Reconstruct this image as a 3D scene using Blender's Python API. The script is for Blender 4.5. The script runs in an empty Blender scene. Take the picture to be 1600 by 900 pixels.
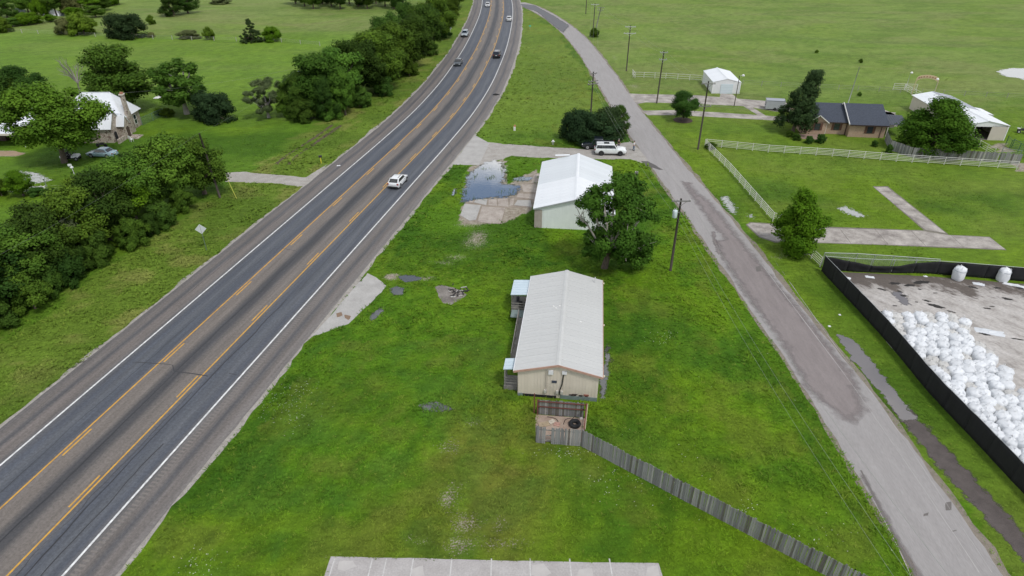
import bpy, bmesh, math, random
import numpy as np
from mathutils import Vector, Matrix, Quaternion
random.seed(7); RNG = np.random.default_rng(7)
SC = bpy.context.scene
COL = SC.collection
R = math.radians

# ------------------------------------------------------------------ camera, sky, sun, exposure
CAM_H = 38.0; FPX = 1000.0; PITCH = math.atan(0.615)
cam = bpy.data.cameras.new('camera'); cam.sensor_width = 36.0; cam.lens = 36.0 * FPX / 1600.0
cam.clip_start = 0.5; cam.clip_end = 9000
cam_o = bpy.data.objects.new('camera', cam); COL.objects.link(cam_o)
cam_o.location = (0, 0, CAM_H); cam_o.rotation_euler = (math.pi / 2 - PITCH, 0, 0)
SC.camera = cam_o

CLOUD = (19.43, 15.49, 15.82)
SUN_EL, SUN_AZ = 58.0, 142.0          # degrees; azimuth clockwise from +Y (away from the camera)
world = bpy.data.worlds.new('World'); SC.world = world; world.use_nodes = True
wn = world.node_tree.nodes; wl = world.node_tree.links
bg = wn['Background']; bg.inputs['Strength'].default_value = 0.105
sky = wn.new('ShaderNodeTexSky'); sky.sky_type = 'NISHITA'; sky.sun_disc = False
sky.sun_elevation = R(SUN_EL); sky.sun_rotation = R(SUN_AZ); sky.air_density = 1.0; sky.dust_density = 0.3; sky.ozone_density = 2.0
tcw = wn.new('ShaderNodeTexCoord')
# broken cloud cover: thick white cloud, closing up towards the horizon, with blue gaps, the same all round
mapw = wn.new('ShaderNodeMapping'); mapw.inputs['Scale'].default_value = (1, 1, 1.6); mapw.inputs['Location'].default_value = CLOUD
nzw = wn.new('ShaderNodeTexNoise'); nzw.inputs['Scale'].default_value = 3.0; nzw.inputs['Detail'].default_value = 8; nzw.inputs['Roughness'].default_value = 0.56
spw = wn.new('ShaderNodeSeparateXYZ'); hzw = wn.new('ShaderNodeMapRange'); hzw.inputs[1].default_value = 0.0; hzw.inputs[2].default_value = 0.55; hzw.inputs[3].default_value = 0.185; hzw.inputs[4].default_value = 0.0
adw = wn.new('ShaderNodeMath'); adw.operation = 'ADD'
rpw = wn.new('ShaderNodeValToRGB'); rpw.color_ramp.elements[0].position = 0.44; rpw.color_ramp.elements[1].position = 0.60
mxw = wn.new('ShaderNodeMixRGB'); mxw.inputs['Color2'].default_value = (10.2, 10.3, 10.4, 1)
wl.new(tcw.outputs['Generated'], mapw.inputs['Vector']); wl.new(mapw.outputs[0], nzw.inputs['Vector'])
wl.new(tcw.outputs['Generated'], spw.inputs[0]); wl.new(spw.outputs[2], hzw.inputs[0]); wl.new(nzw.outputs[0], adw.inputs[0]); wl.new(hzw.outputs[0], adw.inputs[1])
wl.new(adw.outputs[0], rpw.inputs[0]); wl.new(rpw.outputs[0], mxw.inputs['Fac'])
wl.new(sky.outputs[0], mxw.inputs['Color1']); wl.new(mxw.outputs[0], bg.inputs['Color'])

sun_d = bpy.data.lights.new('sun', 'SUN'); sun_d.energy = 1.9; sun_d.angle = R(10); sun_d.color = (1.0, 0.965, 0.91)
sun_o = bpy.data.objects.new('sun', sun_d); COL.objects.link(sun_o)
_d = Vector((math.sin(R(SUN_AZ)) * math.cos(R(SUN_EL)), math.cos(R(SUN_AZ)) * math.cos(R(SUN_EL)), math.sin(R(SUN_EL))))
sun_o.rotation_euler = _d.to_track_quat('Z', 'Y').to_euler(); sun_o.location = (0, 60, 120)
SC.view_settings.view_transform = 'Standard'; SC.view_settings.look = 'None'
SC.view_settings.exposure = 0.08; SC.view_settings.gamma = 1.0; SC.view_settings.use_curve_mapping = False
SC.render.engine = 'CYCLES'; SC.cycles.max_bounces = 6; SC.cycles.transparent_max_bounces = 12

# ------------------------------------------------------------------ survey: a spot in the aerial view -> a point of the flat site
_c, _s = math.cos(PITCH), math.sin(PITCH)
def G(px, py, h=0.0):
    u = (px - 800) / FPX; v = (py - 450) / FPX
    t = (h - CAM_H) / (-_s - v * _c)
    return (u * t, (_c - v * _s) * t)
def HT(px, py, ty):                       # height of a thing whose foot is at px,py and whose top reaches row ty
    X, Y = G(px, py); v = (ty - 450) / FPX
    return CAM_H - Y * (_s + v * _c) / (_c - v * _s)
def PPM(px, py): return FPX / (G(px, py)[1] * _c + CAM_H * _s)     # picture units per metre there
def GP(pts): return [G(*p) for p in pts]

# ------------------------------------------------------------------ materials
MATS = {}
def _nt(name):
    m = bpy.data.materials.new(name); m.use_nodes = True; nt = m.node_tree
    return m, nt, nt.nodes, nt.links, nt.nodes['Principled BSDF']
def mat(name, c1, c2=None, scale=3.0, rough=0.7, metal=0.0, bump=0.0, bscale=None, detail=5, contrast=0.25, spec=0.4, stretch=(1, 1, 1), rnd=0.0, coord='Object', speck=0.0):
    """two-tone noise material with optional bump and a per-object tint shift"""
    if name in MATS: return MATS[name]
    m, nt, n, l, b = _nt(name); MATS[name] = m
    b.inputs['Roughness'].default_value = rough; b.inputs['Metallic'].default_value = metal
    b.inputs['Specular IOR Level'].default_value = spec
    if c2 is None: c2 = tuple(x * 0.8 for x in c1)
    tc = n.new('ShaderNodeTexCoord'); mp = n.new('ShaderNodeMapping'); mp.inputs['Scale'].default_value = stretch
    if coord == 'World':
        ge = n.new('ShaderNodeNewGeometry'); l.new(ge.outputs['Position'], mp.inputs['Vector'])
    else: l.new(tc.outputs[coord], mp.inputs['Vector'])
    nz = n.new('ShaderNodeTexNoise'); nz.inputs['Scale'].default_value = scale; nz.inputs['Detail'].default_value = detail; nz.inputs['Roughness'].default_value = 0.62
    l.new(mp.outputs[0], nz.inputs['Vector'])
    rp = n.new('ShaderNodeValToRGB'); rp.color_ramp.elements[0].position = 0.5 - contrast; rp.color_ramp.elements[1].position = 0.5 + contrast
    rp.color_ramp.elements[0].color = (*c2, 1); rp.color_ramp.elements[1].color = (*c1, 1)
    l.new(nz.outputs[0], rp.inputs[0]); out = rp.outputs[0]
    if speck > 0:
        n2 = n.new('ShaderNodeTexNoise'); n2.inputs['Scale'].default_value = scale * 14; n2.inputs['Detail'].default_value = 2
        l.new(mp.outputs[0], n2.inputs['Vector'])
        mr = n.new('ShaderNodeMapRange'); mr.inputs[1].default_value = 0.3; mr.inputs[2].default_value = 0.7; mr.inputs[3].default_value = 1 - speck; mr.inputs[4].default_value = 1 + speck
        l.new(n2.outputs[0], mr.inputs[0])
        mm = n.new('ShaderNodeMixRGB'); mm.blend_type = 'MULTIPLY'; mm.inputs[0].default_value = 1
        l.new(out, mm.inputs[1]); l.new(mr.outputs[0], mm.inputs[2]); out = mm.outputs[0]
    if rnd > 0:
        oi = n.new('ShaderNodeObjectInfo'); mr = n.new('ShaderNodeMapRange'); mr.inputs[3].default_value = 1 - rnd; mr.inputs[4].default_value = 1 + rnd
        l.new(oi.outputs['Random'], mr.inputs[0])
        mm = n.new('ShaderNodeMixRGB'); mm.blend_type = 'MULTIPLY'; mm.inputs[0].default_value = 1
        l.new(out, mm.inputs[1]); l.new(mr.outputs[0], mm.inputs[2]); out = mm.outputs[0]
    l.new(out, b.inputs['Base Color'])
    if bump > 0:
        nb = n.new('ShaderNodeTexNoise'); nb.inputs['Scale'].default_value = bscale or scale * 4; nb.inputs['Detail'].default_value = 4
        l.new(mp.outputs[0], nb.inputs['Vector'])
        bp = n.new('ShaderNodeBump'); bp.inputs['Strength'].default_value = bump; bp.inputs['Distance'].default_value = 0.05
        l.new(nb.outputs[0], bp.inputs['Height']); l.new(bp.outputs[0], b.inputs['Normal'])
    return m
def flat(name, c, rough=0.5, metal=0.0, spec=0.5, emit=None):
    if name in MATS: return MATS[name]
    m, nt, n, l, b = _nt(name); MATS[name] = m
    b.inputs['Base Color'].default_value = (*c, 1); b.inputs['Roughness'].default_value = rough; b.inputs['Metallic'].default_value = metal
    b.inputs['Specular IOR Level'].default_value = spec
    return m
def leafmat(name, c1, c2, trans=0.35, var=1.0):
    """leaf colour varies leaf by leaf (tint attribute) and tree by tree"""
    if name in MATS: return MATS[name]
    m, nt, n, l, b = _nt(name); MATS[name] = m
    at = n.new('ShaderNodeAttribute'); at.attribute_name = 'tint'
    mx = n.new('ShaderNodeMixRGB'); mx.inputs[1].default_value = (*c2, 1); mx.inputs[2].default_value = (*c1, 1)
    l.new(at.outputs['Fac'], mx.inputs[0])
    oi = n.new('ShaderNodeObjectInfo'); mr = n.new('ShaderNodeMapRange'); mr.inputs[3].default_value = 1 - .28 * var; mr.inputs[4].default_value = 1 + .42 * var
    l.new(oi.outputs['Random'], mr.inputs[0])
    m0 = n.new('ShaderNodeMixRGB'); m0.blend_type = 'MULTIPLY'; m0.inputs[0].default_value = 1
    l.new(mx.outputs[0], m0.inputs[1]); l.new(mr.outputs[0], m0.inputs[2])
    wn_ = n.new('ShaderNodeTexWhiteNoise'); wn_.noise_dimensions = '1D'; l.new(oi.outputs['Random'], wn_.inputs['W'])
    hv = n.new('ShaderNodeValToRGB'); hv.color_ramp.elements[0].color = (1 - .04 * var, 1.0, 1 + .04 * var, 1); hv.color_ramp.elements[1].color = (1 + .38 * var, 1 + .08 * var, 1 - .15 * var, 1); l.new(wn_.outputs['Value'], hv.inputs[0])
    mm = n.new('ShaderNodeMixRGB'); mm.blend_type = 'MULTIPLY'; mm.inputs[0].default_value = 1; l.new(m0.outputs[0], mm.inputs[1]); l.new(hv.outputs[0], mm.inputs[2])
    an = n.new('ShaderNodeAttribute'); an.attribute_name = 'puff'
    vt = n.new('ShaderNodeVectorTransform'); vt.vector_type = 'NORMAL'; vt.convert_from = 'OBJECT'; vt.convert_to = 'WORLD'
    l.new(an.outputs['Vector'], vt.inputs[0])
    l.new(mm.outputs[0], b.inputs['Base Color']); b.inputs['Roughness'].default_value = 0.7; b.inputs['Specular IOR Level'].default_value = 0.08
    l.new(vt.outputs[0], b.inputs['Normal'])
    tr = n.new('ShaderNodeBsdfTranslucent'); l.new(mm.outputs[0], tr.inputs['Color']); l.new(vt.outputs[0], tr.inputs['Normal'])
    ms = n.new('ShaderNodeMixShader'); ms.inputs[0].default_value = trans
    l.new(b.outputs[0], ms.inputs[1]); l.new(tr.outputs[0], ms.inputs[2]); l.new(ms.outputs[0], n['Material Output'].inputs['Surface'])
    return m
def meshwire(name, c, open_=0.75):
    if name in MATS: return MATS[name]
    m, nt, n, l, b = _nt(name); MATS[name] = m
    b.inputs['Base Color'].default_value = (*c, 1); b.inputs['Metallic'].default_value = 0.4; b.inputs['Roughness'].default_value = 0.5
    t = n.new('ShaderNodeBsdfTransparent'); ms = n.new('ShaderNodeMixShader'); ms.inputs[0].default_value = open_
    l.new(b.outputs[0], ms.inputs[1]); l.new(t.outputs[0], ms.inputs[2]); l.new(ms.outputs[0], n['Material Output'].inputs['Surface'])
    return m

# ------------------------------------------------------------------ mesh builder
class MB:
    def __init__(s): s.v = []; s.f = []; s.m = []; s.uv = None
    def add(s, vs, fs, mi=0):
        o = len(s.v); s.v += [tuple(p) for p in vs]; s.f += [tuple(i + o for i in f) for f in fs]; s.m += [mi] * len(fs); return s
    def box(s, c, d, rz=0.0, mi=0, top=1.0, M=None):
        x, y, z = d[0] / 2, d[1] / 2, d[2] / 2; vs = []
        for k in (-1, 1):
            t = top if k == 1 else 1.0
            for a, b in ((-1, -1), (1, -1), (1, 1), (-1, 1)): vs.append(Vector((a * x * t, b * y * t, k * z)))
        Q = M or Matrix.Rotation(rz, 3, 'Z'); C = Vector(c)
        return s.add([Q @ v + C for v in vs], [(3, 2, 1, 0), (4, 5, 6, 7), (0, 1, 5, 4), (1, 2, 6, 5), (2, 3, 7, 6), (3, 0, 4, 7)], mi)
    def bar(s, p, q, w, h, mi=0):
        p = Vector(p); q = Vector(q); d = q - p; L = d.length; d.normalize()
        up = Vector((0, 0, 1)) if abs(d.z) < 0.95 else Vector((1, 0, 0))
        sx = d.cross(up).normalized(); sz = sx.cross(d)
        M = Matrix((sx, d, sz)).transposed()
        return s.box((p + q) / 2, (w, L, h), M=M, mi=mi)
    def tube(s, pts, r, n=6, mi=0, cap=True):
        pts = [Vector(p) for p in pts]; rs = r if isinstance(r, (list, tuple)) else [r] * len(pts); vs = []; fs = []
        for i, p in enumerate(pts):
            d = (pts[min(i + 1, len(pts) - 1)] - pts[max(i - 1, 0)]).normalized()
            up = Vector((0, 0, 1)) if abs(d.z) < 0.9 else Vector((1, 0, 0))
            a = d.cross(up).normalized(); b = d.cross(a)
            for k in range(n):
                t = 2 * math.pi * k / n; vs.append(p + a * math.cos(t) * rs[i] + b * math.sin(t) * rs[i])
        for i in range(len(pts) - 1):
            for k in range(n):
                k2 = (k + 1) % n; fs.append((i * n + k, i * n + k2, (i + 1) * n + k2, (i + 1) * n + k))
        if cap: fs.append(tuple(range(n))); fs.append(tuple((len(pts) - 1) * n + k for k in reversed(range(n))))
        return s.add(vs, fs, mi)
    def lathe(s, prof, n=12, c=(0, 0, 0), mi=0, axis='Z', cap=True):
        vs = []; fs = []
        for r, z in prof:
            for k in range(n):
                t = 2 * math.pi * k / n; x, y = r * math.cos(t), r * math.sin(t)
                vs.append({'Z': (c[0] + x, c[1] + y, c[2] + z), 'Y': (c[0] + x, c[1] + z, c[2] + y), 'X': (c[0] + z, c[1] + x, c[2] + y)}[axis])
        m = len(prof)
        for i in range(m - 1):
            for k in range(n):
                k2 = (k + 1) % n; fs.append((i * n + k, i * n + k2, (i + 1) * n + k2, (i + 1) * n + k))
        if cap: fs.append(tuple(reversed(range(n)))); fs.append(tuple((m - 1) * n + k for k in range(n)))
        return s.add(vs, fs, mi)
    def prism(s, poly, z0, z1, mi=0):
        n = len(poly); vs = [(x, y, z0) for x, y in poly] + [(x, y, z1) for x, y in poly]
        a = sum(poly[i][0] * poly[(i + 1) % n][1] - poly[(i + 1) % n][0] * poly[i][1] for i in range(n))
        bot = tuple(range(n)); top = tuple(range(n, 2 * n)); sides = [(i, (i + 1) % n, n + (i + 1) % n, n + i) for i in range(n)]
        if a > 0: fs = [tuple(reversed(bot)), top] + sides
        else: fs = [bot, tuple(reversed(top))] + [tuple(reversed(q)) for q in sides]
        return s.add(vs, fs, mi)
    def slab(s, quad, t, mi=0):            # a thick plate under a quad given by its top corners
        q = [Vector(p) for p in quad]; nn = (q[1] - q[0]).cross(q[-1] - q[0]).normalized(); n = len(q)
        if nn.z < 0: nn = -nn
        vs = q + [p - nn * t for p in q]
        up = (q[1] - q[0]).cross(q[-1] - q[0]).z >= 0
        fs = [tuple(range(n)), tuple(reversed(range(n, 2 * n)))] + [(i, n + i, n + (i + 1) % n, (i + 1) % n) for i in range(n)]
        if not up: fs = [tuple(reversed(f)) for f in fs]
        return s.add(vs, fs, mi)
    def sheet(s, poly, z=0.0, mi=0):
        a = sum(poly[i][0] * poly[(i + 1) % len(poly)][1] - poly[(i + 1) % len(poly)][0] * poly[i][1] for i in range(len(poly)))
        p = poly if a > 0 else poly[::-1]
        return s.add([(x, y, z) for x, y in p], [tuple(range(len(p)))], mi)
    def mesh(s, name, mats, smooth=False):
        me = bpy.data.meshes.new(name); me.from_pydata(s.v, [], s.f)
        for m in (mats if isinstance(mats, (list, tuple)) else [mats]): me.materials.append(m)
        if any(s.m): me.polygons.foreach_set('material_index', s.m)
        if smooth: me.polygons.foreach_set('use_smooth', [True] * len(s.f))
        me.update(); return me
    def build(s, name, mats, parent=None, smooth=False, loc=None, rz=0.0):
        return link(name, s.mesh(name, mats, smooth), parent, loc, rz)
def link(name, me, parent=None, loc=None, rz=0.0):
    o = bpy.data.objects.new(name, me); COL.objects.link(o); o.parent = parent
    if loc is not None: o.location = loc
    if rz: o.rotation_euler = (0, 0, rz)
    return o
def tag(o, label, cat, group=None):
    o['label'] = label; o['category'] = cat
    if group: o['group'] = group
    return o
def thing(name, label, cat, loc=(0, 0, 0), rz=0.0, group=None):
    o = bpy.data.objects.new(name, None); COL.objects.link(o); o.empty_display_size = 0.3
    o.location = (loc[0], loc[1], loc[2] if len(loc) > 2 else 0.0); o.rotation_euler = (0, 0, rz)
    return tag(o, label, cat, group)
def structure(o, label=None):
    o['kind'] = 'structure'
    if label: o['label'] = label
    return o
def stuff(o, label, cat=None):
    o['kind'] = 'stuff'; o['label'] = label
    if cat: o['category'] = cat
    return o
def copy_tree(o, parent=None):
    c = o.copy(); COL.objects.link(c); c.parent = parent
    for ch in list(o.children): copy_tree(ch, c)
    return c

# ------------------------------------------------------------------ small numeric helpers
def _hash(ix, iy, seed):
    h = (ix.astype(np.int64) * 374761393 + iy.astype(np.int64) * 668265263 + seed * 974711) & 0x7fffffff
    h = ((h ^ (h >> 13)) * 1274126177) & 0x7fffffff
    return ((h ^ (h >> 16)) & 0xffff) / 65535.0
def vnoise(x, y, sc, seed=0):
    x = x / sc; y = y / sc; ix = np.floor(x); iy = np.floor(y); fx = x - ix; fy = y - iy
    fx = fx * fx * (3 - 2 * fx); fy = fy * fy * (3 - 2 * fy)
    a = _hash(ix, iy, seed); b = _hash(ix + 1, iy, seed); c = _hash(ix, iy + 1, seed); d = _hash(ix + 1, iy + 1, seed)
    return (a * (1 - fx) + b * fx) * (1 - fy) + (c * (1 - fx) + d * fx) * fy
def fbm(x, y, sc, seed=0, o=4):
    t = 0; w = 0
    for k in range(o): t = t + vnoise(x, y, sc / 2 ** k, seed + 17 * k) * 0.55 ** k; w += 0.55 ** k
    return t / w
def inpoly(x, y, poly):
    r = np.zeros(x.shape, bool); n = len(poly)
    for i in range(n):
        x1, y1 = poly[i]; x2, y2 = poly[(i + 1) % n]
        if y1 == y2: continue
        c = ((y1 > y) != (y2 > y)) & (x < (x2 - x1) * (y - y1) / (y2 - y1) + x1); r ^= c
    return r
def sstep(a, b, x): t = np.clip((x - a) / (b - a), 0, 1); return t * t * (3 - 2 * t)
def spline(pts, step=2.0):
    """Catmull-Rom through pts, resampled"""
    P = [np.array(p, float) for p in pts]; P = [2 * P[0] - P[1]] + P + [2 * P[-1] - P[-2]]; out = []
    for i in range(1, len(P) - 2):
        L = np.linalg.norm(P[i + 1] - P[i]); n = max(1, int(L / step))
        for k in range(n):
            t = k / n; a, b, c, d = P[i - 1], P[i], P[i + 1], P[i + 2]
            out.append(0.5 * ((2 * b) + (-a + c) * t + (2 * a - 5 * b + 4 * c - d) * t * t + (-a + 3 * b - 3 * c + d) * t ** 3))
    out.append(P[-2]); return np.array(out)
def normals2(p):
    d = np.gradient(p, axis=0); d /= np.linalg.norm(d, axis=1)[:, None]; return np.stack([-d[:, 1], d[:, 0]], 1)   # to the left of travel
def arclen(p): return np.concatenate([[0], np.cumsum(np.linalg.norm(np.diff(p, axis=0), axis=1))])
def rough_outline(pts, step=0.5, amp=0.25, seed=0, sc=1.5):
    """close a polygon with a worn, uneven edge"""
    out = []; n = len(pts); k = 0
    for i in range(n):
        a = np.array(pts[i]); b = np.array(pts[(i + 1) % n]); L = np.linalg.norm(b - a); m = max(1, int(L / step)); d = (b - a) / max(L, 1e-6); nn = np.array([-d[1], d[0]])
        for j in range(m):
            p = a + (b - a) * j / m
            f = (fbm(np.array([p[0]]), np.array([p[1]]), sc, seed)[0] - 0.5) * 2 * amp
            out.append(tuple(p + nn * f))
    return out
def strip(name, path, o0, o1, z, material, parent=None, jag0=0.0, jag1=0.0, seed=0, cols=1):
    """a ribbon between two lateral offsets of a path (left positive), uv = (offset, distance)"""
    N = normals2(path); S = arclen(path); n = len(path); me = bpy.data.meshes.new(name)
    ts = np.linspace(0, 1, cols + 1); V = []; UV = []
    w0 = (fbm(path[:, 0], path[:, 1], 2.0, seed + 3) - 0.5) * 2 * jag0 + (vnoise(path[:, 0], path[:, 1], 9.0, seed + 5) - 0.5) * jag0
    w1 = (fbm(path[:, 0] + 50, path[:, 1], 2.0, seed + 4) - 0.5) * 2 * jag1 + (vnoise(path[:, 0], path[:, 1], 9.0, seed + 6) - 0.5) * jag1
    a0 = o0 + w0; a1 = o1 + w1
    for t in ts:
        off = a0 * (1 - t) + a1 * t; p = path + N * off[:, None]
        V.append(np.column_stack([p, np.full(n, z)])); UV.append(np.column_stack([off, S]))
    V = np.concatenate(V); UV = np.concatenate(UV); F = []
    for c in range(cols):
        for i in range(n - 1):
            q = (c * n + i, c * n + i + 1, (c + 1) * n + i + 1, (c + 1) * n + i)
            F.append(q if o1 > o0 else q[::-1])
    me.from_pydata(V.tolist(), [], F); me.materials.append(material)
    ul = me.uv_layers.new(name='UVMap'); idx = np.array([i for f in F for i in f]); ul.data.foreach_set('uv', UV[idx].ravel())
    me.update(); return link(name, me, parent)

def ragged_sheet(name, poly, z, m, parent=None, cell=.35, soft=.7):
    """a sheet whose 'depth' attribute runs from 0 at its shore to 1 inside, so the material can fray its edge"""
    P = np.array(poly); lo = P.min(0) - soft; hi = P.max(0) + soft; cell = max(cell, math.sqrt((hi - lo).prod() / 9000))
    nx, ny = int((hi[0] - lo[0]) / cell) + 2, int((hi[1] - lo[1]) / cell) + 2
    X, Y = np.meshgrid(lo[0] + np.arange(nx) * cell, lo[1] + np.arange(ny) * cell); x, y = X.ravel(), Y.ravel(); d = np.full(x.shape, 1e9)
    for i in range(len(P)):
        ax, ay = P[i]; bx, by = P[(i + 1) % len(P)]; vx, vy = bx - ax, by - ay; t = np.clip(((x - ax) * vx + (y - ay) * vy) / (vx * vx + vy * vy + 1e-9), 0, 1); d = np.minimum(d, np.hypot(x - ax - t * vx, y - ay - t * vy))
    sd = np.where(inpoly(x, y, poly), d, -d); I, J = np.meshgrid(np.arange(nx - 1), np.arange(ny - 1)); k = (J * nx + I).ravel(); q = np.column_stack([k, k + 1, k + nx + 1, k + nx]); q = q[(sd[q] > -soft * .8).any(1)]
    used = np.unique(q); mp = np.full(len(x), -1); mp[used] = np.arange(len(used)); me = bpy.data.meshes.new(name)
    me.from_pydata(np.column_stack([x[used], y[used], np.full(len(used), z)]).tolist(), [], mp[q].tolist()); at = me.attributes.new('depth', 'FLOAT', 'POINT'); at.data.foreach_set('value', np.clip(sd[used] / soft, -1, 3).astype(np.float32))
    me.materials.append(m); me.update(); return link(name, me, parent)
def fray(m, sc=1.6, amp=1.1, lo=-.05, hi=.12):
    """let a sheet's edge break up with noise: outside it shows what lies under it"""
    nt = m.node_tree; n = nt.nodes; l = nt.links; out = n['Material Output']; src = out.inputs['Surface'].links[0].from_socket
    at = n.new('ShaderNodeAttribute'); at.attribute_name = 'depth'; ge = n.new('ShaderNodeNewGeometry'); q = n.new('ShaderNodeTexNoise'); q.inputs['Scale'].default_value = sc; q.inputs['Detail'].default_value = 6; q.inputs['Roughness'].default_value = .65; l.new(ge.outputs['Position'], q.inputs['Vector'])
    sb = n.new('ShaderNodeMath'); sb.operation = 'MULTIPLY_ADD'; sb.inputs[1].default_value = amp * 2; sb.inputs[2].default_value = -amp; l.new(q.outputs[0], sb.inputs[0]); ad = n.new('ShaderNodeMath'); l.new(sb.outputs[0], ad.inputs[0]); l.new(at.outputs['Fac'], ad.inputs[1])
    mr = n.new('ShaderNodeMapRange'); mr.inputs[1].default_value = lo; mr.inputs[2].default_value = hi; l.new(ad.outputs[0], mr.inputs[0]); t = n.new('ShaderNodeBsdfTransparent'); ms = n.new('ShaderNodeMixShader'); l.new(mr.outputs[0], ms.inputs[0]); l.new(t.outputs[0], ms.inputs[1]); l.new(src, ms.inputs[2]); l.new(ms.outputs[0], out.inputs['Surface']); return m

# ------------------------------------------------------------------ site plan (metres; camera stands over the origin)
HWY = spline([(-46.4, -55), (-41.1, -30), (-29.4, 25.8), (-22.7, 57.5), (-16.0, 89.3), (-11.25, 112), (-7.9, 130), (-5.2, 150), (-3.35, 170), (-1.55, 196), (-0.3, 228), (0.3, 260), (-0.2, 294), (-2.2, 330), (-6, 370), (-16, 430)], 1.0)
FRT = spline([(31.0, -30), (29.9, 10), (29.45, 26), (29.2, 45), (28.2, 62), (27.5, 75), (25.9, 97), (24.7, 115), (23.9, 128), (23.2, 150), (22.4, 172), (21.2, 195), (18.6, 222), (13.6, 252), (7.5, 275), (2.5, 286)], 1.0)
P3 = lambda L: GP([(700 + x / 6, 230 + y / 6) for x, y in L])           # outlines taken from enlarged views
P6 = lambda L: GP([(400 + x / 3, 300 + y / 3) for x, y in L])
POND = P3([(270, 190), (340, 145), (440, 122), (510, 150), (550, 210), (530, 300), (500, 345), (600, 350), (680, 370), (640, 440), (560, 470), (400, 475), (240, 500), (125, 520), (130, 410), (175, 360), (170, 270)])
PUDDLES = [  # outline, label
    (POND, 'large shallow puddle reflecting blue sky on the gravel lot left of the white shed'),
    (P3([(35, 430), (60, 390), (95, 390), (80, 440), (45, 460)]), 'tiny puddle in the grass just left of the big sky blue puddle'),
    (P3([(600, 290), (700, 275), (800, 285), (790, 310), (690, 320), (610, 310)]), 'thin weedy puddle between the big puddle and the white shed'),
    (P6([(670, 395), (720, 388), (775, 400), (770, 415), (700, 425), (675, 410)]), 'small dark puddle beside the pale gravel at the concrete pad'),
    (P6([(625, 455), (660, 442), (700, 455), (690, 478), (650, 485)]), 'round dark puddle in tall grass below the gravel patch'),
    (P6([(530, 590), (545, 570), (575, 545), (600, 540), (595, 560), (560, 595), (540, 603)]), 'narrow dark ditch puddle beside the roadside concrete pad'),
    (GP([(1125, 308), (1137, 306), (1150, 326), (1149, 336), (1138, 330)]), 'pale slanted puddle in the lawn between side road and white pipe fence'),
    (GP([(1167, 334), (1176, 336), (1178, 341), (1170, 340)]), 'tiny puddle above the round concrete driveway end'),
    (GP([(1307, 325), (1322, 322), (1333, 328), (1355, 338), (1340, 340), (1320, 333)]), 'shallow puddle in the lawn above the concrete strip'),
    (GP([(1306, 522), (1330, 528), (1358, 558), (1398, 612), (1436, 656), (1412, 658), (1370, 608), (1330, 560)]), 'muddy ditch puddle between the side road and black screen fence'),
    (GP([(8, 272), (25, 267), (60, 270), (82, 282), (60, 287), (30, 283), (12, 280)]), 'pale flooded patch of lawn behind the young tree'),
    (GP([(14, 297), (52, 296), (54, 300), (16, 300)]), 'lower thin strip of water along the flooded farm track'),
    (GP([(47, 292), (70, 291), (72, 294), (48, 294)]), 'upper thin strip of water along the flooded farm track'),
    (GP([(940, 585), (949, 530), (952, 550), (950, 590), (945, 622), (937, 626)]), 'dark water standing against the right wall of the tan building'),
    (GP([(1394, 455), (1408, 456), (1425, 476), (1414, 478), (1400, 466)]), 'narrow muddy puddle inside the fenced dirt yard corner'),
    (GP([(1236, 392), (1262, 390), (1265, 398), (1245, 401)]), 'shaded puddle at the foot of the bright green young tree'),
    (GP([(655, 634), (672, 628), (698, 631), (708, 640), (690, 644), (668, 642)]), 'grassy soaked puddle in the middle of the lawn'),
]
FARWATER = [(GP([(1556, 112), (1572, 107), (1640, 106), (1650, 122), (1605, 125), (1575, 120)]), 'stock pond at the far right edge of the pasture'),
            (GP([(20, 14), (34, 10), (42, 19), (30, 22)]), 'leftmost glimpse of pond among the far left bushes'),
            (GP([(62, 14), (78, 13), (102, 20), (101, 26), (88, 25), (66, 24)]), 'far left pond glimpsed between bushes')]
APRON = GP([(706, 257), (742, 211), (765, 224), (748, 258), (728, 258)])
GRAVEL = GP([(744, 258), (760, 222), (800, 226), (880, 231), (925, 233), (985, 221), (1003, 236), (1026, 262), (1000, 254), (985, 249), (930, 249), (860, 247), (800, 244), (775, 252), (762, 262)])
LOT = GP([(720, 330), (735, 260), (790, 248), (795, 285), (842, 262), (838, 300), (834, 330), (790, 348), (720, 347)])
PAD = GP([(487, 526), (574, 427), (588, 434), (603, 447), (596, 457), (578, 475), (545, 506), (515, 517), (500, 522)])
BLOT = GP([(517, 870), (640, 872), (800, 876), (1029, 880), (1060, 985), (480, 985)])
LDRIVE = GP([(352, 270), (380, 268), (420, 273), (478, 277), (512, 256), (482, 290), (465, 292), (440, 287), (400, 286), (352, 284)])
UDRIVE = GP([(978, 146), (1000, 147), (1090, 149), (1200, 158), (1400, 176), (1395, 182), (1210, 174), (1165, 166), (1120, 164), (1080, 162), (1010, 160), (992, 163)])
DDRIVE = GP([(1002, 173), (1060, 172), (1190, 180), (1260, 186), (1258, 192), (1190, 187), (1060, 180), (1012, 180)])
XDRIVE = GP([(1160, 165), (1172, 165.5), (1196, 180.5), (1184, 180)])
GAPRON = GP([(1126, 146), (1145, 147.5), (1152, 154), (1152, 155), (1124, 153)])
LPAD = GP([(1165, 351), (1172, 347), (1190, 348), (1215, 350), (1285, 354), (1444, 360), (1363, 291), (1387, 291), (1483, 367), (1546, 370), (1573, 391), (1450, 386), (1350, 382), (1270, 380), (1210, 379), (1186, 371)])
YARD = [(37.0, 65.6), (49.3, 64.3), (59, 62.6), (90, 57), (90, 18), (39.2, 18), (38.3, 32.6), (37.55, 44.2)]
MUD = GP([(1395, 640), (1425, 640), (1500, 722), (1600, 832), (1640, 880), (1640, 925), (1575, 850), (1470, 735)])
BARNDIRT = GP([(1552, 222), (1575, 224), (1580, 236), (1560, 238), (1545, 228)])
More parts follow.
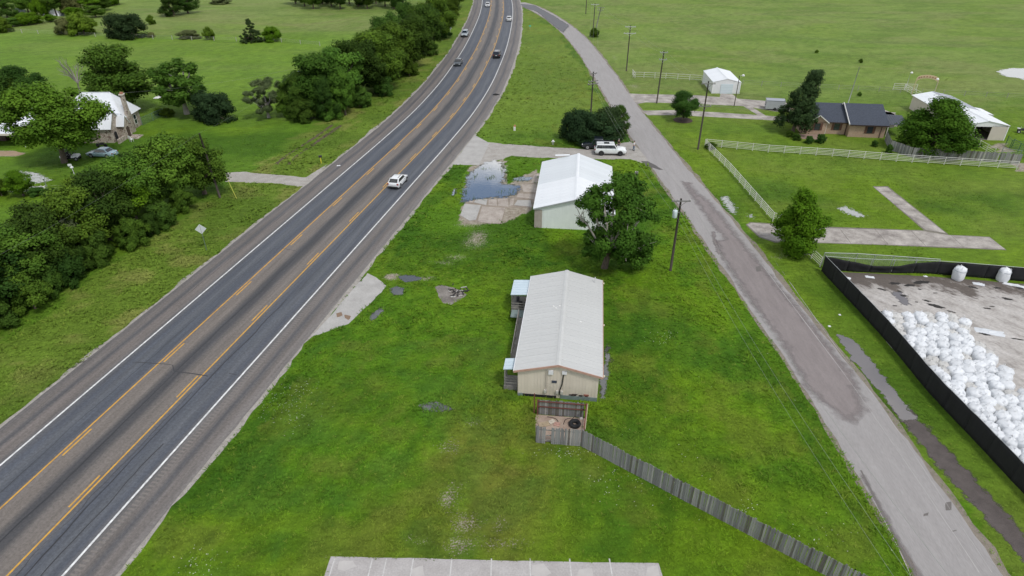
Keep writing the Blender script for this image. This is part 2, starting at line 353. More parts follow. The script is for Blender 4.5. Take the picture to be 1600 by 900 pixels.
BARNDIRT2 = GP([(1585, 255), (1640, 255), (1640, 275), (1600, 272), (1584, 264)])
TANDRIVE = GP([(-60, 236), (24, 236), (40, 240), (24, 244), (-60, 244)])
HOLE = P6([(838, 445), (870, 436), (930, 450), (985, 480), (960, 500), (915, 528), (880, 520), (850, 490)])
MAINB = [(0.2, 43.3), (7.8, 42.4), (9.7, 58.6), (2.0, 59.6)]
ENCL = GP([(838, 690), (912, 696), (915, 651), (840, 646)])
SHEDB = [(3.0, 77.0), (13.4, 76.0), (15.2, 93.0), (4.8, 94.2)]
BRICKB = [(53.9, 117.2), (62, 115), (62, 113.6), (68, 113), (70, 122), (68, 126), (56, 127)]
BARNB = [(81.5, 113.6), (89.2, 112.6), (89.8, 133), (82.2, 134)]
GARB = [(44.7, 145.4), (50.8, 144.4), (51, 154), (45, 155)]

# ------------------------------------------------------------------ ground sheet: grass colour, patch by patch
def band(path, x, y, o0, o1):
    """mask of points whose lateral offset from a path lies between o0 and o1 (left positive)"""
    yy = path[:, 1]; X = np.interp(y, yy, path[:, 0]); Nn = normals2(path); nx = np.interp(y, yy, Nn[:, 0])
    off = (X - x) * -1 * np.sign(nx) * np.abs(nx); off = (x - X) * nx
    return off
def grass_colour(x, y):
    wx = x + (fbm(x, y, 6.0, 31) - 0.5) * 5; wy = y + (fbm(x, y, 6.0, 47) - 0.5) * 5
    n1 = fbm(x, y, 14.0, 1); n2 = fbm(x, y, 4.0, 2); n3 = fbm(x, y, 26.0, 3, 3); n4 = vnoise(x, y, 0.9, 4)
    c = np.zeros(x.shape + (3,)); oh = band(HWY, wx, wy, 0, 0); of = band(FRT, wx, wy, 0, 0)
    def put(mask, col): c[:] = c * (1 - mask[..., None]) + np.array(col) * mask[..., None]
    one = np.ones(x.shape)
    put(one, (0.080, 0.176, 0.007))                                            # lush triangle between the roads
    put(sstep(92, 140, wy) * 0.9, (0.140, 0.205, 0.030))
    put((of < -2.8) * one, (0.122, 0.200, 0.018))                              # mown lawns right of the side road
    put((of < -2.8) * sstep(125, 150, wy), (0.168, 0.238, 0.050))              # far pasture
    put((oh > 15.5) * one, (0.118, 0.190, 0.020))                              # left verge
    put((oh > 27) * one, (0.095, 0.185, 0.014))
    put((oh > 27) * sstep(118, 150, wy), (0.140, 0.240, 0.026))                # left pasture
    put((oh > 27) * sstep(205, 240, wy), (0.180, 0.240, 0.060))
    # streaks and patches of other growth and tone
    verge = ((oh > 15.5) & (oh < 28)) * one
    put(verge * sstep(0.52, 0.68, n2) * 0.5, (0.255, 0.240, 0.070))
    put(verge * sstep(0.52, 0.66, n1) * 0.5, (0.070, 0.130, 0.012))
    cut = (1 - verge) * (1 - .65 * (wy > 120))
    put(cut * sstep(0.46, 0.64, n1) * 0.72, (0.042, 0.104, 0.005))
    put(cut * sstep(0.50, 0.66, n3) * 0.65, (0.135, 0.225, 0.009))
    ts = ((of < -2.8) & (wy > 130)) | ((oh > 27) & (wy > 125))
    put(ts * sstep(0.48, 0.66, fbm(x, y * 2.2, 22, 9)) * np.where((oh > 27) & (wy < 215), .2, .5), (0.185, 0.205, 0.070))
    put(ts * sstep(0.52, 0.70, fbm(x, y * 3.0, 9, 12)) * 0.5, (0.105, 0.185, 0.024))
    put(ts * sstep(0.55, 0.72, fbm(x, y * 4.0, 4, 14)) * 0.35, (0.090, 0.160, 0.024))
    brown = np.exp(-(((wx + 2.5) / 5.5) ** 2 + ((wy - 34) / 7.5) ** 2))
    put(np.clip(brown * 1.2, 0, 1) * sstep(0.36, 0.62, n2) * 0.75, (0.165, 0.150, 0.030))
    br2 = np.exp(-(((wx - 9.5) / 3.5) ** 2 + ((wy - 35) / 2.2) ** 2))
    put(br2 * sstep(0.3, 0.6, n2) * 0.6, (0.230, 0.225, 0.075))
    dk = np.exp(-(((wx - 5.5) / 6) ** 2 + ((wy - 68) / 4) ** 2)) + np.exp(-(((wx - 12) / 3) ** 2 + ((wy - 50) / 10) ** 2)) + np.exp(-(((wx + 15) / 3.5) ** 2 + ((wy - 30) / 4) ** 2)) + .8 * np.exp(-(((wx - 12) / 6) ** 2 + ((wy - 29) / 3) ** 2))
    put(np.clip(dk, 0, 1) * sstep(0.28, 0.55, n2) * 0.8, (0.024, 0.080, 0.004))  # fixed patches of darker green, the first left of the broad tree
    rim = ((oh < -3.4) & (oh > -6.5)) * sstep(0.40, 0.6, n2) * (wy < 100)
    put(rim * 0.65, (0.034, 0.102, 0.005)); put(((of > 2.8) & (of < 5.2)) * sstep(.4, .6, n2) * .6, (0.034, 0.102, 0.005))
    yl = np.exp(-(((wx - 16) / 4) ** 2 + ((wy - 40) / 12) ** 2)) + .7 * np.exp(-(((wx + 9) / 5) ** 2 + ((wy - 36) / 6) ** 2)); put(np.clip(yl, 0, 1) * sstep(0.33, 0.6, n1 * .5 + n2 * .5) * 0.75, (0.138, 0.240, 0.008))
    near = (y < 75) & (oh < -3) & (of > 3)
    mt = fbm(x * 1.2, y, 1.2, 61, 4); put(near * sstep(0.5, 0.68, mt) * 0.40, (0.036, 0.108, 0.005)); put(near * sstep(0.52, 0.70, 1 - mt) * 0.30, (0.135, 0.215, 0.014))
    lw = ((wx < 3.5) & (wy < 52) & (oh < -5)) * one; hA = fbm(x, y, 7.0, 83); hB = fbm(x, y, 3.2, 87)
    put(lw * sstep(.47, .64, hA) * .40, (0.118, 0.145, 0.018)); put(lw * sstep(.52, .68, hB) * .28, (0.150, 0.150, 0.032)); put(lw * sstep(.50, .66, 1 - hB) * .35, (0.050, 0.130, 0.016))
    rw = ((wx >= 3.5) & (of > 3)) * one; put(rw * sstep(.50, .68, hA) * .5 * (wy < 95), (0.040, 0.118, 0.007)); put(rw * sstep(.50, .68, 1 - hA) * .5 * (wy < 95), (0.135, 0.235, 0.007)); put(rw * sstep(.56, .70, hB) * .35, (0.150, 0.170, 0.024))
    lawn = ((of < -2.8) & (wy < 128)) * one; put(lawn * sstep(.5, .68, hA) * .4, (0.150, 0.200, 0.030)); put(lawn * sstep(.54, .7, 1 - hA) * .35, (0.080, 0.160, 0.012))
    for tr, wd, col, am in (([(1190, 22), (1330, 27), (1480, 38), (1620, 45)], 1.1, (.105, .150, .040), .6), ([(1190, 56), (1330, 64), (1480, 70), (1620, 76)], 1.6, (.090, .150, .030), .5), ([(1190, 60), (1330, 69), (1480, 76), (1620, 82)], 2.6, (.120, .215, .026), .6), ([(1000, 84), (1200, 96), (1400, 108), (1620, 118)], .9, (.200, .225, .075), .5),
                            ([(150, 120), (300, 112), (430, 118), (480, 130)], 1.2, (.100, .185, .022), .5), ([(20, 85), (200, 88), (360, 78), (520, 84)], 1.0, (.115, .200, .024), .45), ([(230, 20), (330, 34), (470, 40), (560, 28)], 2.0, (.200, .205, .075), .6)):
        q = np.array(GP(tr)); yy = np.interp(x, q[:, 0], q[:, 1]); put(np.exp(-((y - yy) / wd) ** 2) * am * ((x > q[0, 0]) & (x < q[-1, 0])), col)
    # mowing swaths, faint, following the highway
    sw = np.sin(oh * 2 * np.pi / 1.9 + 2 * n2) * ((oh < -6) & (of > 5) & (y < 70)); c *= (1 + .07 * sw)[..., None]
    c *= (0.88 + 0.24 * n4)[..., None]
    return c
def dirt_mask(x, y):
    wx = x + (fbm(x, y, 2.0, 71) - 0.5) * 1.6; wy = y + (fbm(x, y, 2.0, 77) - 0.5) * 1.6; m = np.zeros(x.shape)
    def blob(px, py, rx, ry, a):
        X, Y = G(px, py); return a * np.exp(-(((wx - X) / rx) ** 2 + ((wy - Y) / ry) ** 2))
    for b in ((710, 772, 1.2, 2.2, .62), (728, 815, 1.5, 1.4, .6), (722, 850, 1.6, 1.0, .66), (780, 820, .9, 1.2, .56), (790, 850, 2.2, .7, .55), (655, 845, 1.2, .6, .52), (700, 700, 1.5, 1.5, .5), (745, 660, 1.5, 1.0, .48),
              (745, 372, 2.2, 3.6, .72), (712, 400, 2.0, 1.2, .6), (615, 432, 1.0, 1.0, 1.0), (735, 350, 3.0, 1.5, .6), (690, 410, 2.5, .8, .55), (665, 435, 1.6, .8, .7),
              (870, 245, 3, .8, .5), (520, 868, .7, .3, .6), (990, 135, 2, 3, .6), (960, 90, 1.2, 5, .5), (1215, 402, 1.5, .8, .5), (1240, 398, 2.4, 1.2, .6), (250, 272, 3, 1.5, .5), (860, 640, 1.5, 1, .4)):
        m = np.maximum(m, blob(*b))
    m = np.maximum(m, inpoly(wx, wy, LOT) * 0.95); m = np.maximum(m, inpoly(wx, wy, BARNDIRT) * 0.8); m = np.maximum(m, inpoly(wx, wy, BARNDIRT2) * 1.0)
    m = np.maximum(m, inpoly(wx, wy, TANDRIVE) * 1.0)
    return m
def build_ground():
    ys = np.concatenate([np.arange(8, 70, 0.55), np.arange(70, 150, 1.0), np.arange(150, 345, 1.9)])
    xs = np.concatenate([np.arange(-95, -34, 1.3), np.arange(-34, 48, 0.6), np.arange(48, 110, 1.3)])
    xs = np.concatenate([np.arange(-250, -95, 3.0), xs, np.arange(110, 252, 3.0)])
    xs = np.concatenate([[-4000, -1200, -500, -320], xs, [320, 500, 1200, 4000]]); ys = np.concatenate([[-3000, -400, -60, -10], ys, [420, 600, 1200, 5000]])
    X, Y = np.meshgrid(xs, ys); nx, ny = len(xs), len(ys)
    V = np.column_stack([X.ravel(), Y.ravel(), np.zeros(nx * ny)])
    i = np.arange(nx - 1); j = np.arange(ny - 1); I, J = np.meshgrid(i, j); a = (J * nx + I).ravel()
    F = np.column_stack([a, a + 1, a + nx + 1, a + nx])
    me = bpy.data.meshes.new('ground'); me.vertices.add(len(V)); me.vertices.foreach_set('co', V.ravel())
    me.loops.add(F.size); me.loops.foreach_set('vertex_index', F.ravel().astype(np.int32))
    me.polygons.add(len(F)); me.polygons.foreach_set('loop_start', (np.arange(len(F)) * 4).astype(np.int32)); me.polygons.foreach_set('loop_total', np.full(len(F), 4, np.int32))
    me.update(calc_edges=True)
    C = grass_colour(V[:, 0], V[:, 1]); D = dirt_mask(V[:, 0], V[:, 1])
    at = me.attributes.new('turf', 'FLOAT_COLOR', 'POINT'); at.data.foreach_set('color', np.column_stack([C, D]).ravel().astype(np.float32))
    m, nt, n, l, b = _nt('meadow_ground'); b.inputs['Roughness'].default_value = 0.9; b.inputs['Specular IOR Level'].default_value = 0.15
    A = n.new('ShaderNodeAttribute'); A.attribute_name = 'turf'; ge = n.new('ShaderNodeNewGeometry')
    def nz(sc, det, rg=0.65, st=None):
        q = n.new('ShaderNodeTexNoise'); q.inputs['Scale'].default_value = sc; q.inputs['Detail'].default_value = det; q.inputs['Roughness'].default_value = rg
        if st:
            mp = n.new('ShaderNodeMapping'); mp.inputs['Scale'].default_value = st; l.new(ge.outputs['Position'], mp.inputs[0]); l.new(mp.outputs[0], q.inputs['Vector'])
        else: l.new(ge.outputs['Position'], q.inputs['Vector'])
        return q
    f1 = nz(3.2, 6, 0.75); f2 = nz(0.55, 5, 0.7); f3 = nz(0.9, 4, 0.6, (0.6, 2.0, 1))
    def rng(sock, a, b_, c_, d_):
        q = n.new('ShaderNodeMapRange'); q.inputs[1].default_value = a; q.inputs[2].default_value = b_; q.inputs[3].default_value = c_; q.inputs[4].default_value = d_; l.new(sock, q.inputs[0]); return q.outputs[0]
    def mul(c, s):
        q = n.new('ShaderNodeMixRGB'); q.blend_type = 'MULTIPLY'; q.inputs[0].default_value = 1; l.new(c, q.inputs[1]); l.new(s, q.inputs[2]); return q.outputs[0]
    c = mul(A.outputs['Color'], rng(f1.outputs[0], .25, .75, .74, 1.26)); c = mul(c, rng(f2.outputs[0], .3, .7, .84, 1.16)); c = mul(c, rng(f3.outputs[0], .3, .7, .82, 1.18))
    # bare soil and gravel where nothing grows, with ragged edges
    sm = n.new('ShaderNodeMath'); sm.operation = 'ADD'; l.new(A.outputs['Alpha'], sm.inputs[0]); f4 = nz(6.5, 6, .7); l.new(rng(f4.outputs[0], 0.3, .7, -0.55, .35), sm.inputs[1])
    fac = rng(sm.outputs[0], 0.40, 0.58, 0, 1)
    so = n.new('ShaderNodeValToRGB'); so.color_ramp.elements[0].position = .3; so.color_ramp.elements[1].position = .7
    so.color_ramp.elements[0].color = (.17, .135, .095, 1); so.color_ramp.elements[1].color = (.46, .41, .34, 1); l.new(nz(1.7, 6, .7).outputs[0], so.inputs[0])
    mx = n.new('ShaderNodeMixRGB'); l.new(fac, mx.inputs[0]); l.new(c, mx.inputs[1]); l.new(so.outputs[0], mx.inputs[2]); l.new(mx.outputs[0], b.inputs['Base Color'])
    bp = n.new('ShaderNodeBump'); bp.inputs['Strength'].default_value = 0.9; bp.inputs['Distance'].default_value = 0.18; l.new(f1.outputs[0], bp.inputs['Height']); l.new(bp.outputs[0], b.inputs['Normal'])
    me.materials.append(m); structure(link('ground', me), 'grassy ground of lawns, verges and pasture')
build_ground()

# ------------------------------------------------------------------ highway
def highway_mat():
    m, nt, n, l, b = _nt('worn_chipseal'); b.inputs['Roughness'].default_value = 0.68; b.inputs['Specular IOR Level'].default_value = 0.42
    uv = n.new('ShaderNodeUVMap'); uv.uv_map = 'UVMap'; sp = n.new('ShaderNodeSeparateXYZ'); l.new(uv.outputs[0], sp.inputs[0])
    wob = n.new('ShaderNodeTexNoise'); wob.inputs['Scale'].default_value = 0.12; wob.inputs['Detail'].default_value = 3; l.new(uv.outputs[0], wob.inputs['Vector'])
    ad = n.new('ShaderNodeMath'); ad.operation = 'MULTIPLY_ADD'; ad.inputs[1].default_value = 0.5; l.new(wob.outputs[0], ad.inputs[0]); l.new(sp.outputs[0], ad.inputs[2])
    mr = n.new('ShaderNodeMapRange'); mr.inputs[1].default_value = -3.5 + .25; mr.inputs[2].default_value = 16.0 + .25; l.new(ad.outputs[0], mr.inputs[0])
    rp = n.new('ShaderNodeValToRGB'); e = rp.color_ramp.elements
    br = (.150, .132, .120); bl = (.072, .080, .098); b2 = (.100, .106, .118); ct = (.165, .143, .125); dk = (.062, .061, .064); sh = (.085, .084, .088)
    stops = [(-3.3, (.175, .160, .150)), (-2.2, br), (-1.6, sh), (-1.1, br), (-.1, (.125, .118, .115)), (.5, bl), (1.3, b2), (1.9, (.085, .092, .106)), (2.7, bl), (3.4, (.11, .108, .11)), (3.9, ct), (5.0, (.15, .132, .118)), (5.7, dk), (6.6, dk), (7.3, ct),
             (8.5, ct), (9.1, bl), (9.9, (.078, .086, .102)), (10.6, b2), (11.4, bl), (12.2, (.10, .10, .105)), (12.9, br), (13.7, (.165, .143, .13)), (14.2, sh), (14.8, br), (15.6, (.12, .11, .105))]
    n0 = len(stops)
    for i, (u, c) in enumerate(stops):
        p = (u + 3.5) / 19.5
        q = e[i] if i < 2 else e.new(p)
        q.position = p; q.color = (*c, 1)
    l.new(mr.outputs[0], rp.inputs[0])
    mp = n.new('ShaderNodeMapping'); mp.inputs['Scale'].default_value = (1.3, 0.06, 1); l.new(uv.outputs[0], mp.inputs[0])
    st = n.new('ShaderNodeTexNoise'); st.inputs['Scale'].default_value = 1.6; st.inputs['Detail'].default_value = 7; st.inputs['Roughness'].default_value = .7; l.new(mp.outputs[0], st.inputs['Vector'])
    g1 = n.new('ShaderNodeTexNoise'); g1.inputs['Scale'].default_value = 4.5; g1.inputs['Detail'].default_value = 6; g1.inputs['Roughness'].default_value = .8; l.new(uv.outputs[0], g1.inputs['Vector'])
    out = rp.outputs[0]
    for nd, a, bb, lo, hi in ((st, .3, .7, .74, 1.26), (g1, .28, .72, .62, 1.40)):
        q = n.new('ShaderNodeMapRange'); q.inputs[1].default_value = a; q.inputs[2].default_value = bb; q.inputs[3].default_value = lo; q.inputs[4].default_value = hi; l.new(nd.outputs[0], q.inputs[0])
        x = n.new('ShaderNodeMixRGB'); x.blend_type = 'MULTIPLY'; x.inputs[0].default_value = 1; l.new(out, x.inputs[1]); l.new(q.outputs[0], x.inputs[2]); out = x.outputs[0]
    l.new(out, b.inputs['Base Color'])
    bp = n.new('ShaderNodeBump'); bp.inputs['Strength'].default_value = .5; bp.inputs['Distance'].default_value = .02; l.new(g1.outputs[0], bp.inputs['Height']); l.new(bp.outputs[0], b.inputs['Normal'])
    return m
GRAVM = mat('edge_gravel', (.42, .39, .35), (.24, .22, .19), 2.2, .9, bump=.5, coord='World', speck=.3)
hwy = structure(strip('highway', HWY, -3.3, 15.8, 0.03, highway_mat(), jag0=.12, jag1=.12), 'two lane highway with a centre turn lane and wide shoulders')
structure(strip('gravel_shoulder', HWY, -3.75, -3.1, 0.010, GRAVM, jag0=.45, seed=5), 'pale gravel edge along the right side of the highway')
structure(strip('gravel_shoulder', HWY, 15.6, 16.25, 0.010, GRAVM, jag1=.45, seed=9), 'pale gravel edge along the left side of the highway')
WPAINT = mat('white_road_paint', (.78, .78, .76), (.50, .50, .49), 2.5, .6, coord='World', contrast=.12, speck=.12)
YPAINT = mat('yellow_road_paint', (.70, .38, .045), (.46, .25, .05), 2.0, .6, coord='World', contrast=.15, speck=.15)
for off, w, m, nm in ((0, .17, WPAINT, 'edge_line'), (12.3, .17, WPAINT, 'edge_line'), (3.56, .14, YPAINT, 'turn_lane_line'), (8.7, .14, YPAINT, 'turn_lane_line')):
    strip(nm, HWY, off - w / 2, off + w / 2, 0.035, m, hwy)
S_H = arclen(HWY)
def sub(path, S, a, b_, step=1.0):
    t = np.linspace(a, b_, max(2, int((b_ - a) / step) + 1)); return np.column_stack([np.interp(t, S, path[:, 0]), np.interp(t, S, path[:, 1])])
s0 = float(S_H[np.argmin(np.abs(HWY[:, 1] - 25.8))])
for off, ph in ((3.92, 4.8), (8.34, -3.2)):
    for k in range(-4, 26):
        a = s0 + ph + k * 12.2
        if 0 < a < S_H[-1] - 60: strip('turn_lane_dash', sub(HWY, S_H, a, a + 3.05), off - .07, off + .07, 0.035, YPAINT, hwy)
# milled rumble strips, tar seams, small transverse cracks
rb = MB(); NH = normals2(HWY)
def hp(s, off):
    x = np.interp(s, S_H, HWY[:, 0]); y = np.interp(s, S_H, HWY[:, 1]); nx = np.interp(s, S_H, NH[:, 0]); ny = np.interp(s, S_H, NH[:, 1]); return (x + nx * off, y + ny * off)
for k in range(0, 330):
    s = s0 - 6 + k * 0.36
    rb.sheet([hp(s, -.42), hp(s, -.92), hp(s + .15, -.92), hp(s + .15, -.42)], 0.0355)
stuff(rb.build('rumble_strip', mat('milled_groove', (.23, .205, .185), (.16, .145, .13), 6, .9, coord='World'), hwy), 'milled rumble strip bars beside the right edge line')
TAR = flat('tar_seal', (.022, .022, .025), .45)
def seam(off, s_a, s_b, w=.06, amp=.25, seed=0, sc=3.0, z=0.0365):
    t = np.arange(s_a, s_b, .35); f = (fbm(t + 0, t * 0 + seed * 7.3, sc, seed) - .5) * 2 * amp
    p = np.array([hp(s, off + d) for s, d in zip(t, f)]); strip('tar_seam', p, -w / 2, w / 2, z, TAR, hwy, jag0=.03, jag1=.03, seed=seed)
seam(6.25, s0 - 4, s0 + 95, .13, .25, 1, 9); seam(2.55, s0 - 12, s0 + 34, .11, .3, 2, 5); seam(1.35, s0 - 12, s0 + 12, .07, .25, 3, 4); seam(2.2, s0 + 36, s0 + 70, .06, .3, 4, 4)
seam(13.9, s0 + 30, s0 + 140, .05, .3, 5, 8); seam(10.0, s0 - 5, s0 + 60, .04, .3, 6, 5); seam(6.0, s0 + 110, s0 + 190, .12, .3, 7, 8); seam(3.0, s0 - 2, s0 + 18, .05, .3, 8, 3)
def xseam(pix, w=.07):
    p = spline(GP(pix), .4); strip('tar_seam', p, -w / 2, w / 2, .0368, TAR, hwy, jag0=.03, jag1=.03)
xseam([(207, 566), (240, 568), (270, 571), (272, 580), (300, 584), (325, 588)], .09); xseam([(440, 388), (455, 391), (462, 392)]); xseam([(700, 225), (706, 232), (704, 240), (712, 245)]); xseam([(358, 584), (370, 586)], .05)

# ------------------------------------------------------------------ side road, drives, pads
ROADG = mat('old_side_road_asphalt', (.350, .330, .318), (.275, .258, .248), .8, .85, bump=.2, coord='World', speck=.09, contrast=.3, stretch=(1.8, .22, 1))
frt = structure(strip('side_road', FRT, -2.85, 2.85, 0.020, ROADG, jag0=.3, jag1=.3, seed=21), 'narrow grey side road curving away from the highway')
structure(strip('dirt_edge', FRT, -3.35, -2.6, 0.008, mat('road_edge_dirt', (.27, .235, .19), (.17, .145, .11), 2, .95, coord='World', speck=.3), jag0=.35, seed=23), 'sandy dirt edge right of the side road')
structure(strip('dirt_edge', FRT, 2.6, 3.25, 0.008, MATS['road_edge_dirt'], jag1=.3, seed=25), 'sandy dirt edge left of the side road')
WETA = mat('damp_patch_asphalt', (.265, .230, .220), (.200, .172, .165), 1.0, .8, coord='World', speck=.1, bump=.2, stretch=(1.8, .25, 1))
def pgon(name, pts, z, m, parent=None, step=.5, amp=.25, seed=0, sc=1.5):
    mb = MB().sheet(rough_outline(pts, step, amp, seed, sc), z); return mb.build(name, m, parent)
fray(WETA, .9, 1.3, -.5, .9); ragged_sheet('asphalt_patch', GP([(1066, 284), (1078, 286), (1090, 303), (1105, 312), (1128, 338), (1155, 372), (1180, 402), (1212, 440), (1275, 515), (1335, 590), (1352, 640), (1330, 662), (1300, 640), (1262, 610), (1228, 545), (1165, 460), (1128, 402), (1118, 378), (1130, 372), (1122, 362), (1098, 330), (1086, 315)]), .0245, WETA, frt, .3, .8)
pgon('asphalt_patch', GP([(1002, 252), (1012, 252), (1028, 260), (1038, 266), (1030, 266), (1010, 259)]), .0245, flat('tar_stain', (.10, .09, .085), .8), frt, .3, .3, 4)
ragged_sheet('asphalt_patch', GP([(1112, 362), (1117, 362), (1119, 376), (1127, 396), (1122, 398), (1114, 376)]), .0265, WETA, frt, .2, .3)
ragged_sheet('asphalt_patch', GP([(1345, 742), (1350, 742), (1398, 830), (1440, 900), (1436, 905), (1380, 812)]), .0245, WETA, frt, .2, .3)
ragged_sheet('asphalt_patch', GP([(813, 6), (835, 8), (868, 26), (890, 40), (880, 52), (862, 38), (838, 18), (818, 12)]), .0245, fray(mat('newer_asphalt', (.15, .15, .155), (.11, .11, .115), 1, .8, coord='World'), .5, .8, -.1, .5), frt, .5, 1.2)
def rseam(pix, w, m):
    p = spline(GP(pix), .5); strip('tar_seam', p, -w / 2, w / 2, .0285, m, frt, jag0=.04, jag1=.04)
PALE = flat('pale_crack', (.42, .40, .38), .9)
rseam([(1180, 400), (1240, 480), (1330, 600), (1430, 745), (1530, 895)], .05, PALE); rseam([(1205, 400), (1290, 520), (1380, 640), (1500, 820), (1550, 895)], .04, PALE)
rseam([(1345, 735), (1378, 800), (1420, 880), (1432, 905)], .16, flat('crack_dark', (.15, .135, .125), .9)); rseam([(1345, 745), (1400, 850), (1425, 905)], .05, PALE)
for a in ((1478, 786, 1486, 797), (1443, 803, 1450, 806), (1487, 831, 1495, 829), (1180, 417, 1190, 424)):
    pgon('asphalt_patch', GP([(a[0], a[1]), (a[0] + 8, a[1] - 2), (a[2], a[3]), (a[2] - 8, a[3] + 1)]), .0275, MATS['crack_dark'], frt, .2, .12, a[0])
CONC = mat('weathered_concrete', (.455, .44, .415), (.325, .31, .29), .7, .85, coord='World', bump=.15, speck=.12)
CONC2 = mat('stained_concrete', (.47, .43, .385), (.215, .19, .17), .5, .85, coord='World', bump=.2, speck=.15, contrast=.16, detail=8)
structure(pgon('driveway_apron', APRON, .016, CONC, amp=.12), 'concrete apron joining the gravel drive to the highway')
structure(pgon('gravel_drive', GRAVEL, .012, mat('drive_gravel', (.42, .395, .36), (.29, .265, .235), .8, .95, coord='World', bump=.4, speck=.28), amp=.45), 'gravel drive between the highway and the side road')
pad = structure(pgon('concrete_pad', PAD, .016, CONC, amp=.2), 'concrete pad beside the highway shoulder')
for q in ([(525, 490), (533, 488), (535, 493), (527, 496)], [(538, 492), (548, 494), (545, 500), (540, 497)]):
    pgon('dirt_stain', GP(q), .0205, flat('rust_dirt', (.22, .15, .10), .95), pad, .15, .12, 9)
structure(pgon('farm_drive', LDRIVE, .012, MATS['drive_gravel'], amp=.4, seed=8), 'gravel farm driveway left of the highway')
structure(pgon('farm_drive', [(x, y) for x, y in TANDRIVE], .006, mat('tan_sand', (.38, .27, .18), (.28, .20, .13), 1.5, .95, coord='World'), amp=.3, seed=12), 'tan sandy drive in front of the carport')
structure(pgon('concrete_drive', UDRIVE, .012, CONC2, amp=.12), 'upper concrete driveway towards the small white garage')
structure(pgon('concrete_drive', DDRIVE, .012, CONC2, amp=.12), 'lower concrete driveway towards the brick house')
structure(pgon('concrete_drive', XDRIVE, .016, CONC2, amp=.05), 'diagonal concrete walk joining the two driveways')
structure(pgon('concrete_drive', GAPRON, .016, CONC2, amp=.05), 'short concrete apron before the white garage door')
# the long right-hand pad, poured in bays: each bay a slab with a joint round it
def bay_slabs(name, poly, z, t, m, parent, d, sp, seed=0):
    """cut a convex-ish strip polygon into slabs across direction d"""
    d = Vector(d).normalized(); bm = bmesh.new(); vs = [bm.verts.new((x, y, 0)) for x, y in poly]; bm.faces.new(vs)
    lo = min(Vector(p).dot(d) for p in poly); hi = max(Vector(p).dot(d) for p in poly); k = lo + sp
    while k < hi - .3:
        bmesh.ops.bisect_plane(bm, geom=bm.verts[:] + bm.edges[:] + bm.faces[:], plane_co=(d.x * k, d.y * k, 0), plane_no=(d.x, d.y, 0)); k += sp
    for i, f in enumerate(bm.faces):
        c = f.calc_center_median(); P = []
        for v in f.verts:
            q = v.co - c; r = q.length; P.append(tuple((c + q * max(0, (r - .035) / r))[:2]))
        MB().prism(P, z - t, z + random.uniform(0, .006)).build(name, m, parent)
    bm.free()
lp = structure(pgon('concrete_strip', [(p[0], p[1]) for p in LPAD], .010, mat('joint_dirt', (.22, .20, .16), (.14, .13, .10), 3, .95, coord='World'), amp=.08), 'L shaped stained concrete strip in the right lawn')
bay_slabs('slab', GP([(1272, 356), (1442, 361), (1480, 367.5), (1546, 371), (1571, 390), (1450, 385), (1352, 381.5), (1272, 379)]), .03, .02, CONC2, lp, (1, -.1), 4.6)
bay_slabs('slab', GP([(1365, 292.5), (1386, 292.5), (1478, 364.5), (1446, 359.5)]), .03, .02, CONC2, lp, (0, 1), 4.6)
bay_slabs('slab', GP([(1167, 351), (1174, 348.5), (1215, 351.5), (1268, 355), (1268, 378), (1212, 377.5), (1187, 370)]), .03, .02, CONC2, lp, (1, -.1), 4.6)
# bottom parking lot with worn stall lines
lot = structure(pgon('parking_lot', BLOT, .016, mat('lot_concrete', (.455, .43, .415), (.34, .315, .30), .6, .85, coord='World', bump=.15, speck=.1), step=.4, amp=.06), 'edge of a concrete parking lot at the bottom of the view')
LOTL = mat('worn_white_line', (.58, .57, .55), (.44, .42, .40), 4, .8, coord='World', contrast=.15)
for x in (523, 582, 604, 646, 706, 768, 828, 890, 952):
    a = G(x, 873); b = G(x - (800 - x) * .03, 900); d = Vector((b[0] - a[0], b[1] - a[1])).normalized(); e = (a[0] + d.x * 5, a[1] + d.y * 5)
    strip('stall_line', np.array([a, e]), -.045, .045, .0205, LOTL, lot)
for q in ([(530, 878), (552, 876), (558, 886), (538, 893), (528, 890)], [(832, 884), (850, 880), (862, 896), (845, 905), (830, 898)], [(640, 890), (660, 884), (664, 900), (645, 905)], [(1012, 886), (1028, 884), (1032, 905), (1008, 905)], [(905, 890), (925, 888), (930, 905), (900, 905)]):
    pgon('cement_patch', GP(q), .0204, mat('pale_cement', (.50, .475, .45), (.43, .405, .385), 2, .9, coord='World'), lot, .2, .15, q[0][0])
# broken slabs by the big puddle
RUB = mat('broken_slab', (.46, .41, .36), (.27, .225, .19), .9, .9, coord='World', bump=.3, speck=.2)
bs = structure(pgon('broken_paving', P3([(110, 640), (160, 520), (240, 485), (600, 470), (690, 350), (850, 240), (845, 560), (540, 575), (500, 720), (275, 700)]), .006, mat('lot_mud', (.33, .28, .225), (.20, .165, .13), .9, .9, coord='World', bump=.4, speck=.25), amp=.5), 'cracked paving beside the large puddle')
for q in ([(115, 640), (155, 532), (308, 545), (262, 682), (200, 690)], [(278, 698), (320, 557), (535, 572), (495, 715), (390, 718)], [(242, 518), (262, 492), (370, 488), (358, 543)], [(378, 545), (382, 492), (455, 486), (462, 552)], [(470, 552), (466, 487), (560, 480), (570, 560)], [(620, 545), (652, 498), (775, 500), (785, 560)],
          [(690, 350), (838, 352), (836, 425), (705, 420)], [(640, 470), (660, 435), (820, 440), (815, 490)], [(575, 555), (585, 490), (620, 480), (612, 545)], [(805, 260), (868, 240), (862, 330), (780, 335)], [(195, 522), (205, 505), (238, 508), (232, 522)]):
    MB().prism(P3(q), .0, .03 + random.uniform(0, .02)).build('slab', CONC if q[0][0] in (115, 242, 620) else RUB, bs)
